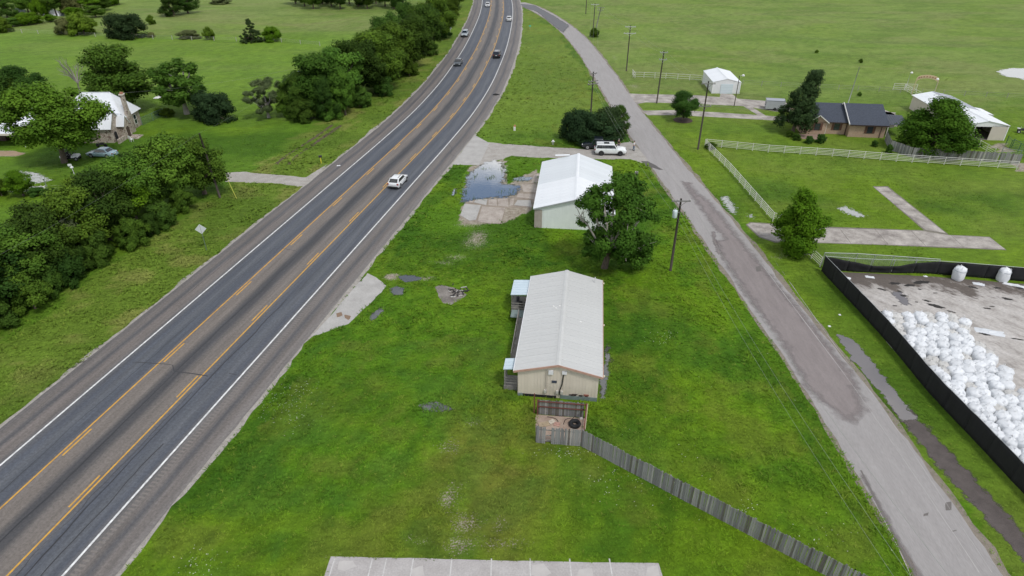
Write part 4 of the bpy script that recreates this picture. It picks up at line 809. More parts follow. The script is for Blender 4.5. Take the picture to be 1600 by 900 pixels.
tree('sage' if 'sage' in KINDS else 'bright2', 37, 306, 266, 44, 'young tree standing in front of the flooded lawn', 'young_tree'); tree('bush1', 3, 306, 270, 30, 'leafy bush cut by the left edge beside the flooded lawn', 'bush', 'bush'); tree('bush2', 60, 305, 292, 26, 'low weeds right of the young tree by the flooded track', 'weed_clump', 'shrub')
tree('bush2', 80, 304, 294, 20, 'small weed clump on the flooded track', 'weed_clump', 'shrub')
# far left pasture
tree('cedar2', 197, 58, 16, 66, 'wide dark cedar alone on the pasture fence line', 'cedar_tree'); tree('bush1', 132, 54, 17, 48, 'dark green bushy tree just left of the wide dark cedar'); tree('bush3', 104, 53, 26, 34, 'grey green bush left of the bushy tree', 'bush', 'bush')
tree('bush5', 45, 38, 18, 44, 'pale green bush in front of the far left pond', 'bush', 'bush'); tree('bush1', 3, 50, 24, 34, 'bush at the left edge on the pasture fence line', 'bush', 'bush'); tree('dark2', 12, 27, -12, 32, 'dark tree left of the leftmost pond glimpse')
for i, (px, py, tp, w) in enumerate(((45, 20, -18, 34), (66, 24, -8, 28), (88, 22, -20, 34), (112, 20, -14, 36), (140, 18, -10, 34), (165, 16, -8, 26), (20, -2, -30, 40), (60, 0, -30, 40), (100, 2, -26, 40), (118, 30, 10, 30), (150, 27, 8, 30), (172, 8, -12, 40), (35, 8, -20, 36), (130, 4, -20, 40), (80, 34, 22, 22), (20, 42, 28, 24))):
    tree(('oak1', 'bush5', 'oak2', 'bush3', 'bright2')[i % 5], px, py, tp, w, 'leafy tree in the thicket round the far left pond', group='thicket round the far left pond')
tree('dark2', 272, 24, -14, 40, 'left half of the dark clump at the top of the left pasture'); tree('dark1', 294, 21, -12, 36, 'right half of the dark clump at the top of the left pasture')
tree('bush1', 236, 38, 22, 14, 'small bush right of the wide dark cedar', 'bush', 'bush'); tree('bush1', 327, 62, 40, 18, 'small dark tree alone on the pasture fence line', 'small_tree'); tree('bush3', 296, 60, 46, 34, 'low grey green bush left of the small dark tree', 'bush', 'bush'); tree('bush3', 237, 58, 50, 14, 'low pale weeds right of the wide dark cedar', 'bush', 'bush')
tree('cedar1', 394, 65, 26, 40, 'pointed dark juniper on the pasture fence line', 'juniper_tree'); tree('bush5', 426, 64, 40, 32, 'light green bush touching the pointed juniper', 'bush', 'bush')
tree('bush3', 345, 6, -4, 30, 'pale low scrub at the top of the left pasture', 'bush', 'bush')
# dead branches behind the pecan
dt = thing('dead_tree', 'bare grey dead tree between the pecan and the large tree', 'tree', G(126, 148)); mb = MB(); rg = random.Random(2)
mb.tube([(0, 0, -.1), (.1, 0, 1.5), (.2, .1, 3)], [.22, .18, .14], 7); mb.build('trunk', DEADB, dt, True); mb = MB()
for k in range(22):
    a = rg.uniform(0, 6.28); e = Vector((math.cos(a) * rg.uniform(1, 3.4), math.sin(a) * rg.uniform(1, 2.6), rg.uniform(4, 7.6))); m_ = Vector((.2, .1, 2.6)).lerp(e, .5) + Vector((0, 0, .5)); mb.tube([(.2, .1, 2.4), m_, e], [.09, .06, .02], 5)
    for q in range(4):
        f = e + Vector((rg.uniform(-.8, .8), rg.uniform(-.8, .8), rg.uniform(.2, 1.0))); mb.tube([m_.lerp(e, rg.uniform(.2, .9)), f], [.03, .012], 4)
mb.build('branches', DEADB, dt, True)
# centre and right
def sycamore():
    rg = np.random.default_rng(42); C = []; Rr = []
    for k in range(130):
        a = rg.uniform(0, 6.28); u = rg.random(); z = 2.3 + 9.0 * u; prof = math.sin(math.pi * min(1, max(0, (z - 1.0) / 10.8))) ** .7; r = 4.7 * prof * rg.random() ** .38
        x, y = r * math.cos(a) * 1.0 + .9, r * math.sin(a) * .85
        if (x + 1.2) ** 2 + (z - 6.6) ** 2 < 1.7 and y < .8: continue            # gaps that show the shed through the crown
        if (x + 2.6) ** 2 + (z - 4.6) ** 2 < 1.2: continue
        C.append((x, y, z)); Rr.append(rg.uniform(.5, 1.0))
    for k in range(34): C.append((rg.uniform(1.6, 5.0), rg.uniform(-2.2, 1.6), rg.uniform(1.3, 4.2))); Rr.append(rg.uniform(.5, .9))
    for k in range(12): C.append((rg.uniform(-2.6, -.2), rg.uniform(-1.6, 1.6), rg.uniform(2.6, 4.4))); Rr.append(rg.uniform(.45, .8))
    t = thing('sycamore_tree', 'broad tree with pale bare limbs between the white shed and tan building', 'tree', G(944, 419)); t.scale = (1.04, 1.0, 1.0)
    link('crown', leaves_mesh('crown', C, Rr, 46000, .195, leafmat('sycamore_leaf', (0.132, 0.282, 0.034), (0.050, 0.126, 0.018), .5, .25), rg, flat_=.8), t)
    mb = MB(); mb.tube([(0, 0, -.1), (.25, 0, 1.4), (.75, 0, 2.9)], [.42, .33, .28], 9); mb.build('trunk', BARK, t, True)
    mb = MB(); T = Vector((.75, 0, 2.8))
    for e, m_ in (((-3.4, -.6, 7.2), (-1.3, -.5, 4.2)), ((-2.4, 1, 9.0), (-1.0, .4, 5.5)), ((.3, -.8, 10.4), (.3, -.5, 6)), ((2.4, -.6, 9.6), (1.5, -.6, 6)), ((4.2, .2, 7.4), (2.5, -.3, 5.0)), ((-.8, -2.6, 8), (-.2, -1.5, 5)), ((1.9, -2.6, 7.6), (1.3, -1.5, 4.8)), ((3.8, -1.6, 3.0), (2.6, -1.2, 3.8)), ((2.0, -2.2, 2.2), (1.5, -1.4, 3.3)), ((-1.6, -1.2, 3.6), (-.6, -.6, 3.1))):
        e = Vector(e); m_ = Vector(m_); mb.tube([T, T.lerp(m_, .5) + Vector((0, 0, .1)), m_, m_.lerp(e, .55) + Vector((.1, 0, .2)), e], [.2, .16, .12, .085, .03], 7)
        for k in range(5):
            b0 = m_.lerp(e, rg.uniform(.3, .95)); f = b0 + Vector((rg.normal() * 1.0, rg.normal() * .8, rg.uniform(.2, 1.6))); mb.tube([b0, b0.lerp(f, .5) + Vector((0, 0, .15)), f], [.06, .045, .015], 5)
    mb.build('limbs', PBARK, t, True)
sycamore()
tree('bright1', 1241, 392, 293, 78, 'bright green young tree at the lower end of the white pipe fence', tilt=(0, 0))
tree('dark1', 1067, 188, 141, 46, 'small dark oak in a mulch ring beside the driveway', 'oak_tree')
tag(MB().lathe([(1.9, 0.0), (1.8, .09), (.3, .14)], 20, (*G(1067, 188), .0)).build('mulch_ring', mat('mulch', (.09, .06, .045), (.045, .03, .022), 8, .95, bump=.5)), 'dark round mulch bed under the small dark oak', 'mulch bed')
def leaning_cedar():
    rg = np.random.default_rng(9); C = []; Rr = []
    for k in range(150):
        u = rg.random() ** 1.3; z = 1.8 + 9.2 * u; prof = max(.2, 1 - (z / 11.4) ** .9) * (0.85 + .15 * math.sin(z * 2.1)); a = rg.uniform(0, 6.28); r = 6.6 * prof * rg.random() ** .45
        C.append((r * math.cos(a) - .9 + z * .26, r * math.sin(a) * .8, z)); Rr.append(rg.uniform(.5, .95))
    t = thing('leaning_cedar', 'tall dark evergreen leaning right in front of the brick house gable', 'tree', G(1238, 207))
    link('crown', leaves_mesh('crown', C, Rr, 32000, .19, LEAF['cedar'], rg, shell=1.9), t); link('trunk', trunk_mesh('trunk', C, rg, 2.4, .3, 14, BARK, lean=(.3, 0)), t)
leaning_cedar()
tree('dense', 1452, 240, 153, 116, 'big dense green tree between the brick house and the barn', 'dense_tree', wy=9)
JG = 'dark junipers by the gravel drive'
tree('cedar2', 905, 222, 168, 72, 'left dark juniper of the clump above the parked vehicles', 'juniper_bush', 'bush', wy=6.5); tree('cedar2', 944, 217, 162, 66, 'middle dark juniper of the clump above the parked vehicles', 'juniper_bush', 'bush', wy=6.5); tree('dark2', 966, 208, 164, 36, 'right leafy juniper of the clump, nearest the side road', 'juniper_bush', 'bush'); tree('cedar2', 924, 219, 168, 92, 'dark wide juniper filling the middle of the clump behind the pickup', 'juniper_bush', 'bush', wy=6)
for px, py, tp, w, lb in ((1244, 219, 208, 14, 'round clipped shrub right of the leaning cedar trunk'), (1234, 214, 203, 13, 'round clipped shrub at the left end of the brick house bed'), (1263, 224, 212, 14, 'round clipped shrub on the little patio'), (1281, 223, 209, 17, 'widest round clipped shrub before the brick wall'), (1366, 229, 219, 11, 'small shrub before the right brick wing'), (1388, 239, 225, 12, 'dark upright shrub against the wooden privacy fence'), (1272, 200, 180, 10, 'upright shrub growing up the brick gable corner')):
    tree('bush2', px, py, tp, w, lb, 'clipped_shrub', 'shrub')
tree('bush1', 1110, 232, 222, 20, 'dark flower bed shrub inside the pipe fence corner', 'shrub', 'shrub')
for px, py, w, lb in ((1342, 150, 7, 'lone sapling in the lawn behind the brick house'), (1344, 98, 7, 'lone dark bush far out in the right pasture'), (1276, 83, 6, 'small dark weed bush in the right pasture'), (928, 58, 16, 'brush round the foot of the far paired poles')):
    tree('bush1', px, py, py - w, w, lb, 'small_bush', 'bush')

# ------------------------------------------------------------------ buildings
ROOFG = mat('grey_galvalume', (.575, .575, .555), (.485, .485, .465), .6, .42, .0, rnd=.02, stretch=(.35, 1.4, 1), contrast=.35, speck=.04)
ROOFW = mat('white_metal_roof', (.80, .82, .83), (.70, .72, .74), .5, .4, rnd=.025, contrast=.3)
ROOFB = mat('pale_blue_metal', (.56, .65, .70), (.48, .57, .62), .7, .4, rnd=.03)
TANW = mat('tan_siding', (.72, .645, .535), (.60, .535, .44), 1.2, .7, stretch=(1, 1, .3))
TRIMR = mat('rusty_trim', (.52, .33, .26), (.42, .24, .18), 3, .7)
MINTW = mat('pale_mint_siding', (.84, .87, .84), (.75, .79, .76), 1.0, .6)
WHITE = mat('white_painted_metal', (.80, .80, .80), (.70, .70, .71), 1.2, .5)
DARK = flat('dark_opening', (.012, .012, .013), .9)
GLASS = flat('window_glass', (.03, .04, .05), .06, 0, .8)
GWOOD = mat('grey_weathered_wood', (.29, .275, .25), (.16, .15, .135), 3, .95, rnd=.22, stretch=(4, 4, .6), bump=.3)
SKIRT = mat('skirt_board', (.22, .28, .27), (.15, .19, .18), 2, .85)
def gable_walls(root, w, l, eL, eR, rz_, m, rib=.3, rx=0.0, t=.0):
    """gabled box: front wall at y=0; ribbed siding on each wall, every wall a part"""
    x0, x1 = -w / 2, w / 2
    for nm, y, sgn in (('front_wall', 0, -1), ('rear_wall', l, 1)):
        mb = MB(); P = [(x0, 0), (x1, 0), (x1, eR), (rx, rz_), (x0, eL)]; a = y; b = y - sgn * .12
        vs = [(x, a, z) for x, z in P] + [(x, b, z) for x, z in P]; n = 5
        fs = [tuple(range(n)) if sgn < 0 else tuple(reversed(range(n))), tuple(reversed(range(n, 2 * n))) if sgn < 0 else tuple(range(n, 2 * n))] + [((i + 1) % n, i, n + i, n + (i + 1) % n) if sgn < 0 else (i, (i + 1) % n, n + (i + 1) % n, n + i) for i in range(n)]
        mb.add(vs, fs); k = x0 + .1
        while k < x1 - .05:
            zt = (eL + (rz_ - eL) * (k - x0) / (rx - x0)) if k < rx else (eR + (rz_ - eR) * (x1 - k) / (x1 - rx))
            mb.box((k, y + sgn * .012, zt / 2), (.06, .03, zt - .05)); k += rib
        mb.build(nm, m, root)
    for nm, x, e, sgn in (('left_wall', x0, eL, -1), ('right_wall', x1, eR, 1)):
        mb = MB().box((x - sgn * .06, l / 2, e / 2), (.12, l - .25, e)); k = .3
        while k < l - .2: mb.box((x + sgn * .012, k, e / 2), (.03, .06, e - .04)); k += rib
        mb.build(nm, m, root)
def panel_roof(root, w, l, eL, eR, rz_, m, oh=.35, fo=.25, pw=.92, rx=0.0, name='roof_panel', cap=None):
    """sheet-metal roof: separate ribbed panels laid from eave to ridge, with a ridge cap"""
    for sgn, e in ((-1, eL), (1, eR)):
        xe = sgn * w / 2; sl = (rz_ - e) / abs(xe - rx); xo = xe + sgn * oh; ze = e - sl * oh; n = max(1, round((l + 2 * fo) / pw)); p = (l + 2 * fo) / n
        mb = MB(); A = Vector((xo, 0, ze + .06)); B = Vector((rx, 0, rz_ + .06)); mb.slab([A + Vector((0, .006, 0)), B + Vector((0, .006, 0)), B + Vector((0, p - .006, 0)), A + Vector((0, p - .006, 0))], .045)
        up = Vector((0, 0, .022))
        for q in (.03, p * .5): mb.bar(A + up + Vector((0, q, -.024)), B + up + Vector((0, q, -.024)), .05, .014)
        me = mb.mesh(name, m)
        for i in range(n): link(name, me, root, (0, -fo + i * p, random.uniform(0, .004)))
    MB().slab([(rx - .22, -fo - .01, rz_ + .055), (rx, -fo - .01, rz_ + .125), (rx, l + fo + .01, rz_ + .125), (rx - .22, l + fo + .01, rz_ + .055)], .02).slab([(rx, -fo - .01, rz_ + .125), (rx + .22, -fo - .01, rz_ + .055), (rx + .22, l + fo + .01, rz_ + .055), (rx, l + fo + .01, rz_ + .125)], .02).build('ridge_cap', cap or m, root)
def window(root, c, w, h, ax, fr, name='window', shutters=None, bars=1):
    """a framed window set 3 cm proud of a wall; ax = outward direction in plan"""
    ax = Vector((*ax, 0)).normalized(); r = Vector((-ax.y, ax.x, 0)); C = Vector(c); M = Matrix((r, ax, Vector((0, 0, 1)))).transposed()
    o = MB().box(C + ax * .01, (w, .05, h), M=M).build(name, GLASS, root); f = MB(); t = .07
    for dx, dz, a, b in ((0, h / 2, w + t, t), (0, -h / 2, w + t, t), (-w / 2, 0, t, h - t), (w / 2, 0, t, h - t)): f.box(C + ax * .03 + r * dx + Vector((0, 0, dz)), (a, .07, b), M=M)
    for k in range(bars): f.box(C + ax * .03 + Vector((0, 0, -h / 2 + h * (k + 1) / (bars + 1))), (w - t, .06, .05), M=M)
    f.build('frame', fr, o)
    if shutters:
        for s in (-1, 1): MB().box(C + ax * .03 + r * s * (w / 2 + .26), (.36, .05, h + .1), M=M).build('shutter', shutters, o)
    return o

# tan building in the middle of the lawn
tb = thing('tan_building', 'long tan metal building with grey gabled roof in the middle of the lawn', 'building', (3.98, 43.2, 0), R(-6.8))
W, L, EV, RD = 7.0, 15.9, 2.85, 3.75
gable_walls(tb, W, L, EV, EV, RD, TANW, .28)
panel_roof(tb, W, L, EV, EV, RD, ROOFG, .36, .22, .95)
MB().bar((-W / 2 - .36, -.245, EV - .06), (0, -.245, RD + .03), .05, .2).bar((0, -.245, RD + .03), (W / 2 + .36, -.245, EV - .06), .05, .2).build('rake_trim', TRIMR, tb)
MB().box((W / 2 + .37, L / 2, EV - .07), (.05, L + .4, .13)).build('eave_trim', TRIMR, tb); MB().box((-W / 2 - .37, L / 2, EV - .07), (.05, L + .4, .13)).build('eave_trim', WHITE, tb)
mb = MB()
mb.box((1.9, -.06, .2), (3.2, .05, .42)); mb.box((-W / 2 + .25, -.06, .14), (.4, .06, .28)); mb.build('skirting', SKIRT, tb)
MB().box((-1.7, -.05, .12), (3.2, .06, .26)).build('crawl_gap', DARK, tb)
MB().box((-.62, -.08, 2.9), (.42, .12, .42)).build('vent', WHITE, tb); MB().box((.55, -.08, 2.95), (.42, .12, .3)).build('vent', WHITE, tb)
MB().box((-.3, -.05, 1.85), (.42, .04, .24)).build('plaque', flat('slate_plaque', (.05, .06, .085), .5), tb)
MB().tube([(.5, -.08, 2.85), (.38, -.09, 1.6), (.2, -.1, .9), (.2, -.1, .5)], .05, 6).build('cable', flat('black_cable', (.02, .02, .02), .6), tb)
MB().tube([(-1.02, -.08, .5), (-1.02, -.08, 3.1)], .025, 5).build('conduit', flat('grey_conduit', (.38, .35, .30), .6), tb)
for x in (-1.05, .0, .4): MB().box((x, -.1, .75), (.22, .14, .32)).build('meter_box', flat('meter_grey', (.55, .53, .48), .6), tb)
mb = MB(); rg = random.Random(1)
for k in range(9): mb.box((rg.uniform(1.2, 3.0), -.05, rg.uniform(.4, .62)), (rg.uniform(.1, .4), .045, rg.uniform(.06, .18)))
mb.build('rot_patch', flat('rot', (.06, .045, .04), .95), tb); MB().box((2.55, -.05, .6), (.45, .05, .16)).build('rot_patch', flat('rust_red', (.28, .10, .07), .9), tb)
for x, y in ((.8, 9.2), (.45, 8.9), (.2, 9.3), (2.9, 7.2)): MB().lathe([(.10, 0), (.09, .05), (.0, .06)], 8, (x - 1.2, y, RD - .30 * 0 - abs(x - 1.2) * .257 + .06)).build('roof_patch', flat('sealant', (.74, .73, .7), .6), tb)
MB().tube([(W / 2 - .5, 15.2, 2.8), (W / 2 - .5, 15.2, 3.7)], .05, 8).build('vent_pipe', flat('pvc', (.62, .62, .6), .5), tb)
for y in (.1, 7.8, 15.6): MB().box((W / 2 + .46, y, EV - .1), (.12, .14, .1)).build('flood_lamp', flat('lamp_cream', (.72, .66, .5), .4), tb)
# left side: two porches, a long ramp between them
def porch(x0, x1, y0, y1, zr, tag_, floor):
    mb = MB(); A = [(x0, y0, zr - .12), (x1, y0, zr + .02), (x1, y1, zr + .02), (x0, y1, zr - .12)]; mb.slab(A, .04)
    n = max(2, int((y1 - y0) / .5))
    for k in range(n + 1): mb.bar((x0, y0 + .03 + (y1 - y0 - .06) * k / n, zr - .105), (x1, y0 + .03 + (y1 - y0 - .06) * k / n, zr + .035), .04, .03)
    o = mb.build('porch_roof', ROOFB if tag_ else ROOFW, tb)
    for x, y in ((x0 + .12, y0 + .12), (x0 + .12, y1 - .12)): MB().box((x, y, (zr - .2) / 2), (.1, .1, zr - .2)).build('porch_post', GWOOD, tb)
    MB().box(((x0 + x1) / 2, (y0 + y1) / 2, floor / 2), (x1 - x0 - .05, y1 - y0, floor)).build('porch_deck', GWOOD, tb)
    for z in (floor + .35, floor + .65, floor + .95): MB().box(((x0 + x1) / 2, y0 + .06, z), (x1 - x0 - .1, .04, .09)).build('porch_rail', GWOOD, tb)
    for z in (floor + .5, floor + .95): MB().box((x0 + .08, (y0 + y1) / 2, z), (.04, y1 - y0 - .2, .09)).build('porch_rail', GWOOD, tb)
porch(-W / 2 - 2.15, -W / 2 - .12, 12.6, 15.6, 2.62, True, .5)
porch(-W / 2 - 1.35, -W / 2 - .12, .55, 2.1, 2.45, True, .45)
MB().box((-W / 2 - 1.1, 11.8, .7), (1.8, 1.3, .12)).build('landing', SKIRT, tb)
rx_ = -W / 2 - 1.15
MB().bar((rx_ + .5, 4.6, .12), (rx_ + .5, 11.2, .66), 1.0, .08).build('ramp_deck', GWOOD, tb)
for s in (0, 1):
    x = rx_ + s * 1.0
    for dz in (.45, .95): MB().bar((x, 4.6, .12 + dz), (x, 11.2, .66 + dz), .05, .1).build('ramp_rail', GWOOD, tb)
    for k in range(7):
        y = 4.6 + 6.6 * k / 6; MB().box((x, y, (.12 + .54 * k / 6 + 1.0) / 2), (.09, .09, .12 + .54 * k / 6 + 1.0)).build('ramp_post', GWOOD, tb)
for k in range(5): MB().bar((rx_, 5 + k * 1.3, .2 + .1 * k), (rx_, 6.0 + k * 1.3, 1.0 + .1 * k), .04, .08).build('ramp_brace', GWOOD, tb)
# junk on the far porch
for x, y, z, s, c in ((-4.7, 13.6, .75, .45, (.03, .03, .03)), (-4.1, 14.2, .7, .4, (.12, .08, .05)), (-5.1, 14.6, .7, .35, (.05, .05, .06))):
    tag(MB().box((0, 0, -.1), (s, s, .3), top=.8).lathe([(s * .45, .05), (s * .5, .3), (s * .2, .36)], 10).build('porch_clutter', flat('junk%.2f' % c[0], c, .8), None, loc=tuple(tb.matrix_world @ Vector((x, y, z)) if False else Matrix.Rotation(R(-6.8), 3, 'Z') @ Vector((x, y, z + .0)) + Vector((3.98, 43.2, 0)))), {-4.7: 'black bundle on the far porch of the tan building', -4.1: 'brown bundle on the far porch of the tan building', -5.1: 'dark grey bundle at the porch railing of the tan building'}[x], 'bundle')

# white shed behind the broad tree
sh = thing('white_shed', 'white roofed metal shed with pale mint front wall behind the broad tree', 'shed', (8.15, 76.7, 0), R(-6.2))
W2, L2 = 10.1, 16.9
gable_walls(sh, W2, L2, 2.9, 2.6, 4.35, MINTW, .5, rx=.15)
panel_roof(sh, W2, L2, 2.9, 2.6, 4.35, ROOFW, .3, .25, 1.0, rx=.15)
ROOFW2 = mat('older_white_roof', (.68, .71, .72), (.60, .63, .65), .5, .45, rnd=.03, contrast=.3)
for o in [c for c in sh.children if c.name.startswith('roof_panel') and c.location.y > 7.6]: o.material_slots[0].link = 'OBJECT'; o.material_slots[0].material = ROOFW2
MB().box((-W2 / 2 + .35, -.06, 1.35), (1.0, .05, 2.6)).build('bare_panel', mat('stained_panel', (.46, .41, .36), (.33, .28, .24), .8, .8), sh)
MB().bar((-W2 / 2 - .3, -.27, 2.78), (.15, -.27, 4.32), .04, .16).bar((.15, -.27, 4.32), (W2 / 2 + .3, -.27, 2.5), .04, .16).build('rake_trim', flat('grey_trim', (.36, .38, .38), .5), sh)
MB().box((-W2 / 2 - .32, L2 / 2, 2.8), (.05, L2 + .4, .14)).build('eave_trim', WHITE, sh)
for y in (5.2, 10.2): MB().box((-W2 / 2 - .28, y, 1.6), (.45, .9, .7)).build('wall_cooler', WHITE, sh)
MB().box((-W2 / 2 - .02, 8, 1.5), (.07, 3.0, 2.6)).build('door', flat('shed_door', (.55, .53, .5), .6), sh)
MB().slab([(-3.4, 16.9, 4.0), (-1.2, 16.9, 4.15), (-1.2, 17.7, 4.05), (-3.4, 17.7, 3.9)], .04).build('loose_sheet', ROOFW, sh)

# small white garage
ga = thing('white_garage', 'small white metal garage with roll up door beyond the driveways', 'garage', (47.75, 144.9, 0), R(-3))
gable_walls(ga, 6.0, 10.6, 2.5, 2.5, 3.2, WHITE, .4)
panel_roof(ga, 6.0, 10.6, 2.5, 2.5, 3.2, ROOFW, .12, .1, 1.0)
d = MB().box((.1, -.06, 1.05), (2.7, .06, 2.1)).build('roll_up_door', flat('door_pale', (.62, .70, .73), .5), ga)
for k in range(1, 6): MB().box((.1, -.095, k * .35), (2.66, .012, .025)).build('door_seam', flat('seam_grey', (.45, .50, .52), .6), d)
for x in (-3.0, 3.0): MB().box((x, -.02, 1.24), (.14, .14, 2.48)).build('corner_trim', flat('bright_white', (.85, .85, .85), .5), ga)

# brick house
BRICK = None
def brick_mat():
    m, nt, n, l, b = _nt('tan_brick'); tc = n.new('ShaderNodeTexCoord'); br = n.new('ShaderNodeTexBrick'); br.inputs['Scale'].default_value = 4.0; br.inputs['Color1'].default_value = (.45, .30, .205, 1); br.inputs['Color2'].default_value = (.35, .225, .15, 1); br.inputs['Mortar'].default_value = (.42, .37, .31, 1); br.inputs['Mortar Size'].default_value = .018
    sp = n.new('ShaderNodeSeparateXYZ'); cb = n.new('ShaderNodeCombineXYZ'); ad = n.new('ShaderNodeMath'); ad.operation = 'ADD'; l.new(tc.outputs['Object'], sp.inputs[0]); l.new(sp.outputs[0], ad.inputs[0]); l.new(sp.outputs[1], ad.inputs[1]); l.new(ad.outputs[0], cb.inputs[0]); l.new(sp.outputs[2], cb.inputs[1]); l.new(cb.outputs[0], br.inputs['Vector'])
    l.new(br.outputs[0], b.inputs['Base Color']); b.inputs['Roughness'].default_value = .9; return m
BRICK = brick_mat()
SHING = mat('charcoal_shingle', (.075, .088, .115), (.036, .042, .056), 2.6, .85, speck=.45, stretch=(1, 2.5, 1), contrast=.35)
WTRIM = flat('white_trim', (.74, .72, .68), .5); SHUT = flat('brown_shutter', (.12, .055, .035), .6); DSPT = flat('brown_downspout', (.05, .03, .025), .5)
bh = thing('brick_house', 'tan brick house with dark shingle roofs and brown shutters', 'house', (53.9, 117.2, 0), R(-7))
MB().box((4.0, 4.6, 1.2), (8.0, 9.2, 2.4)).build('wall', BRICK, bh)
MB().box((11.15, 3.0, 1.2), (6.3, 8.6, 2.4)).build('wall', BRICK, bh)
# left block: slope towards the viewer, ridge along x
MB().slab([(-.4, -.45, 2.35), (8.1, -.45, 2.35), (8.1, 4.6, 4.55), (-.4, 4.6, 4.55)], .14).slab([(-.4, 4.6, 4.55), (8.1, 4.6, 4.55), (8.1, 9.7, 2.35), (-.4, 9.7, 2.35)], .14).build('roof', SHING, bh)
# small front gable at the left end
MB().add([(1.0, -.5, 2.4), (4.2, -.5, 2.4), (2.6, -.5, 3.5), (1.0, -.05, 2.4), (4.2, -.05, 2.4), (2.6, -.05, 3.5)], [(0, 1, 2), (5, 4, 3), (0, 2, 5, 3), (2, 1, 4, 5), (1, 0, 3, 4)]).build('gable_wall', BRICK, bh)
MB().slab([(.7, -.75, 2.25), (2.6, -.75, 3.62), (2.6, 2.7, 3.62), (.7, .0, 2.25)], .1).slab([(2.6, -.75, 3.62), (4.5, -.75, 2.25), (4.5, .0, 2.25), (2.6, 2.7, 3.62)], .1).build('gable_roof', SHING, bh)
MB().bar((.7, -.78, 2.2), (2.6, -.78, 3.56), .05, .16).bar((2.6, -.78, 3.56), (4.5, -.78, 2.2), .05, .16).build('gable_trim', WTRIM, bh)
MB().box((2.6, -.25, 1.2), (3.2, .5, 2.4)).build('gable_bay', BRICK, bh)
# right block, a little higher and forward
MB().slab([(7.75, -1.75, 2.4), (14.6, -1.75, 2.4), (14.6, 3.6, 4.85), (7.75, 3.6, 4.85)], .14).slab([(7.75, 3.6, 4.85), (14.6, 3.6, 4.85), (14.6, 8.0, 2.4), (7.75, 8.0, 2.4)], .14).build('roof', SHING, bh)
MB().add([(8.02, -1.3, 2.39), (8.02, 7.3, 2.39), (8.02, 3.6, 4.70), (8.15, -1.3, 2.39), (8.15, 7.3, 2.39), (8.15, 3.6, 4.70)], [(0, 2, 1), (3, 4, 5), (0, 3, 5, 2), (2, 5, 4, 1), (1, 4, 3, 0)]).build('gable_wall', WTRIM, bh)
MB().bar((7.70, -1.78, 2.36), (7.70, 3.6, 4.86), .1, .24).bar((7.70, 3.6, 4.86), (7.70, 8.0, 2.36), .1, .24).build('rake_trim', WTRIM, bh)
MB().box((4.0, -.47, 2.24), (8.1, .06, .16)).build('fascia', DSPT, bh); MB().box((11.2, -1.78, 2.28), (6.7, .06, .16)).build('fascia', DSPT, bh)
for x, y in ((7.85, -.1), (13.5, -1.36), (.2, -.06)): MB().box((x, y, 1.15), (.1, .1, 2.3)).build('downspout', DSPT, bh)
MB().box((4.35, -.08, 1.15), (.08, .08, 2.3)).build('downspout', WTRIM, bh)
for c in ((2.6, -.51, 1.45), (6.2, -.01, 1.45), (11.6, -1.31, 1.45)): window(bh, c, .95, 1.25, (0, -1), WTRIM if c[0] > 99 else DSPT, shutters=SHUT)
MB().slab([(14.62, -.6, 2.35), (18.4, -.6, 2.2), (18.4, 3.4, 2.95), (14.62, 3.4, 3.1)], .06).build('breezeway_roof', mat('dark_metal_roof', (.075, .085, .105), (.05, .058, .075), 2, .45), bh)
for k in range(9): MB().bar((14.8 + k * .44, -.58, 2.37 - k * .0175), (14.8 + k * .44, 3.38, 3.12 - k * .0175), .03, .035).build('roof_seam', flat('seam_dark', (.10, .11, .13), .4), bh)
for x in (15.0, 18.2): MB().box((x, -.4, 1.1), (.12, .12, 2.2)).build('post', WTRIM, bh)
MB().box((16.4, 4.6, 1.1), (3.6, .12, 1.7)).build('breezeway_wall', GWOOD, bh)
MB().box((1.6, -2.2, .03), (4.4, 3.0, .06)).build('patio', mat('patio_brick', (.34, .24, .19), (.24, .17, .13), 2, .9), bh)
structure(pgon('rear_drive', [(66, 124), (74, 121), (78, 127), (77, 133), (62, 134)], .012, CONC2, amp=.3), 'concrete parking area behind the brick house')

# barn on the right
BTAN = mat('barn_tan_siding', (.60, .54, .47), (.52, .46, .40), .8, .7)
bn = thing('white_roof_barn', 'long cream barn with white metal roof and open front bay', 'barn', (85.3, 113.15, 0), R(-3.5))
Wb, Lb, Eb, Rb = 7.5, 20.0, 2.7, 3.45
MB().box((2.35, -.0, 1.35), (2.8, .12, 2.7)).build('front_wall', BTAN, bn)
MB().add([(-3.75, -.06, 2.45), (3.75, -.06, 2.45), (3.75, -.06, 2.7), (0, -.06, 3.42), (-3.75, -.06, 2.7), (-3.75, .06, 2.45), (3.75, .06, 2.45), (3.75, .06, 2.7), (0, .06, 3.42), (-3.75, .06, 2.7)], [(0, 1, 2, 3, 4), (9, 8, 7, 6, 5), (0, 5, 6, 1), (1, 6, 7, 2), (2, 7, 8, 3), (3, 8, 9, 4), (4, 9, 5, 0)]).build('gable_wall', WHITE, bn)
MB().box((3.7, 10, 1.33), (.12, 19.8, 2.66)).build('right_wall', BTAN, bn); MB().box((-3.7, 10.9, 1.33), (.12, 18.0, 2.66)).build('left_wall', BTAN, bn); MB().box((0, 19.95, 1.33), (7.3, .12, 2.66)).build('rear_wall', BTAN, bn)
MB().box((-.2, 6.0, 1.3), (7.0, .1, 2.5)).build('inner_wall', flat('barn_inner_shade', (.03, .028, .026), .9), bn)  # inner wall coloured near black to stand for the shade in the bay
MB().box((-.3, 2.9, .04), (6.9, 5.9, .08)).build('floor_slab', flat('barn_floor', (.16, .14, .12), .9), bn)
for x in (-3.65, -1.9): MB().tube([(x, 0, 0), (x, 0, 2.6)], .07, 8).build('post', WHITE, bn)
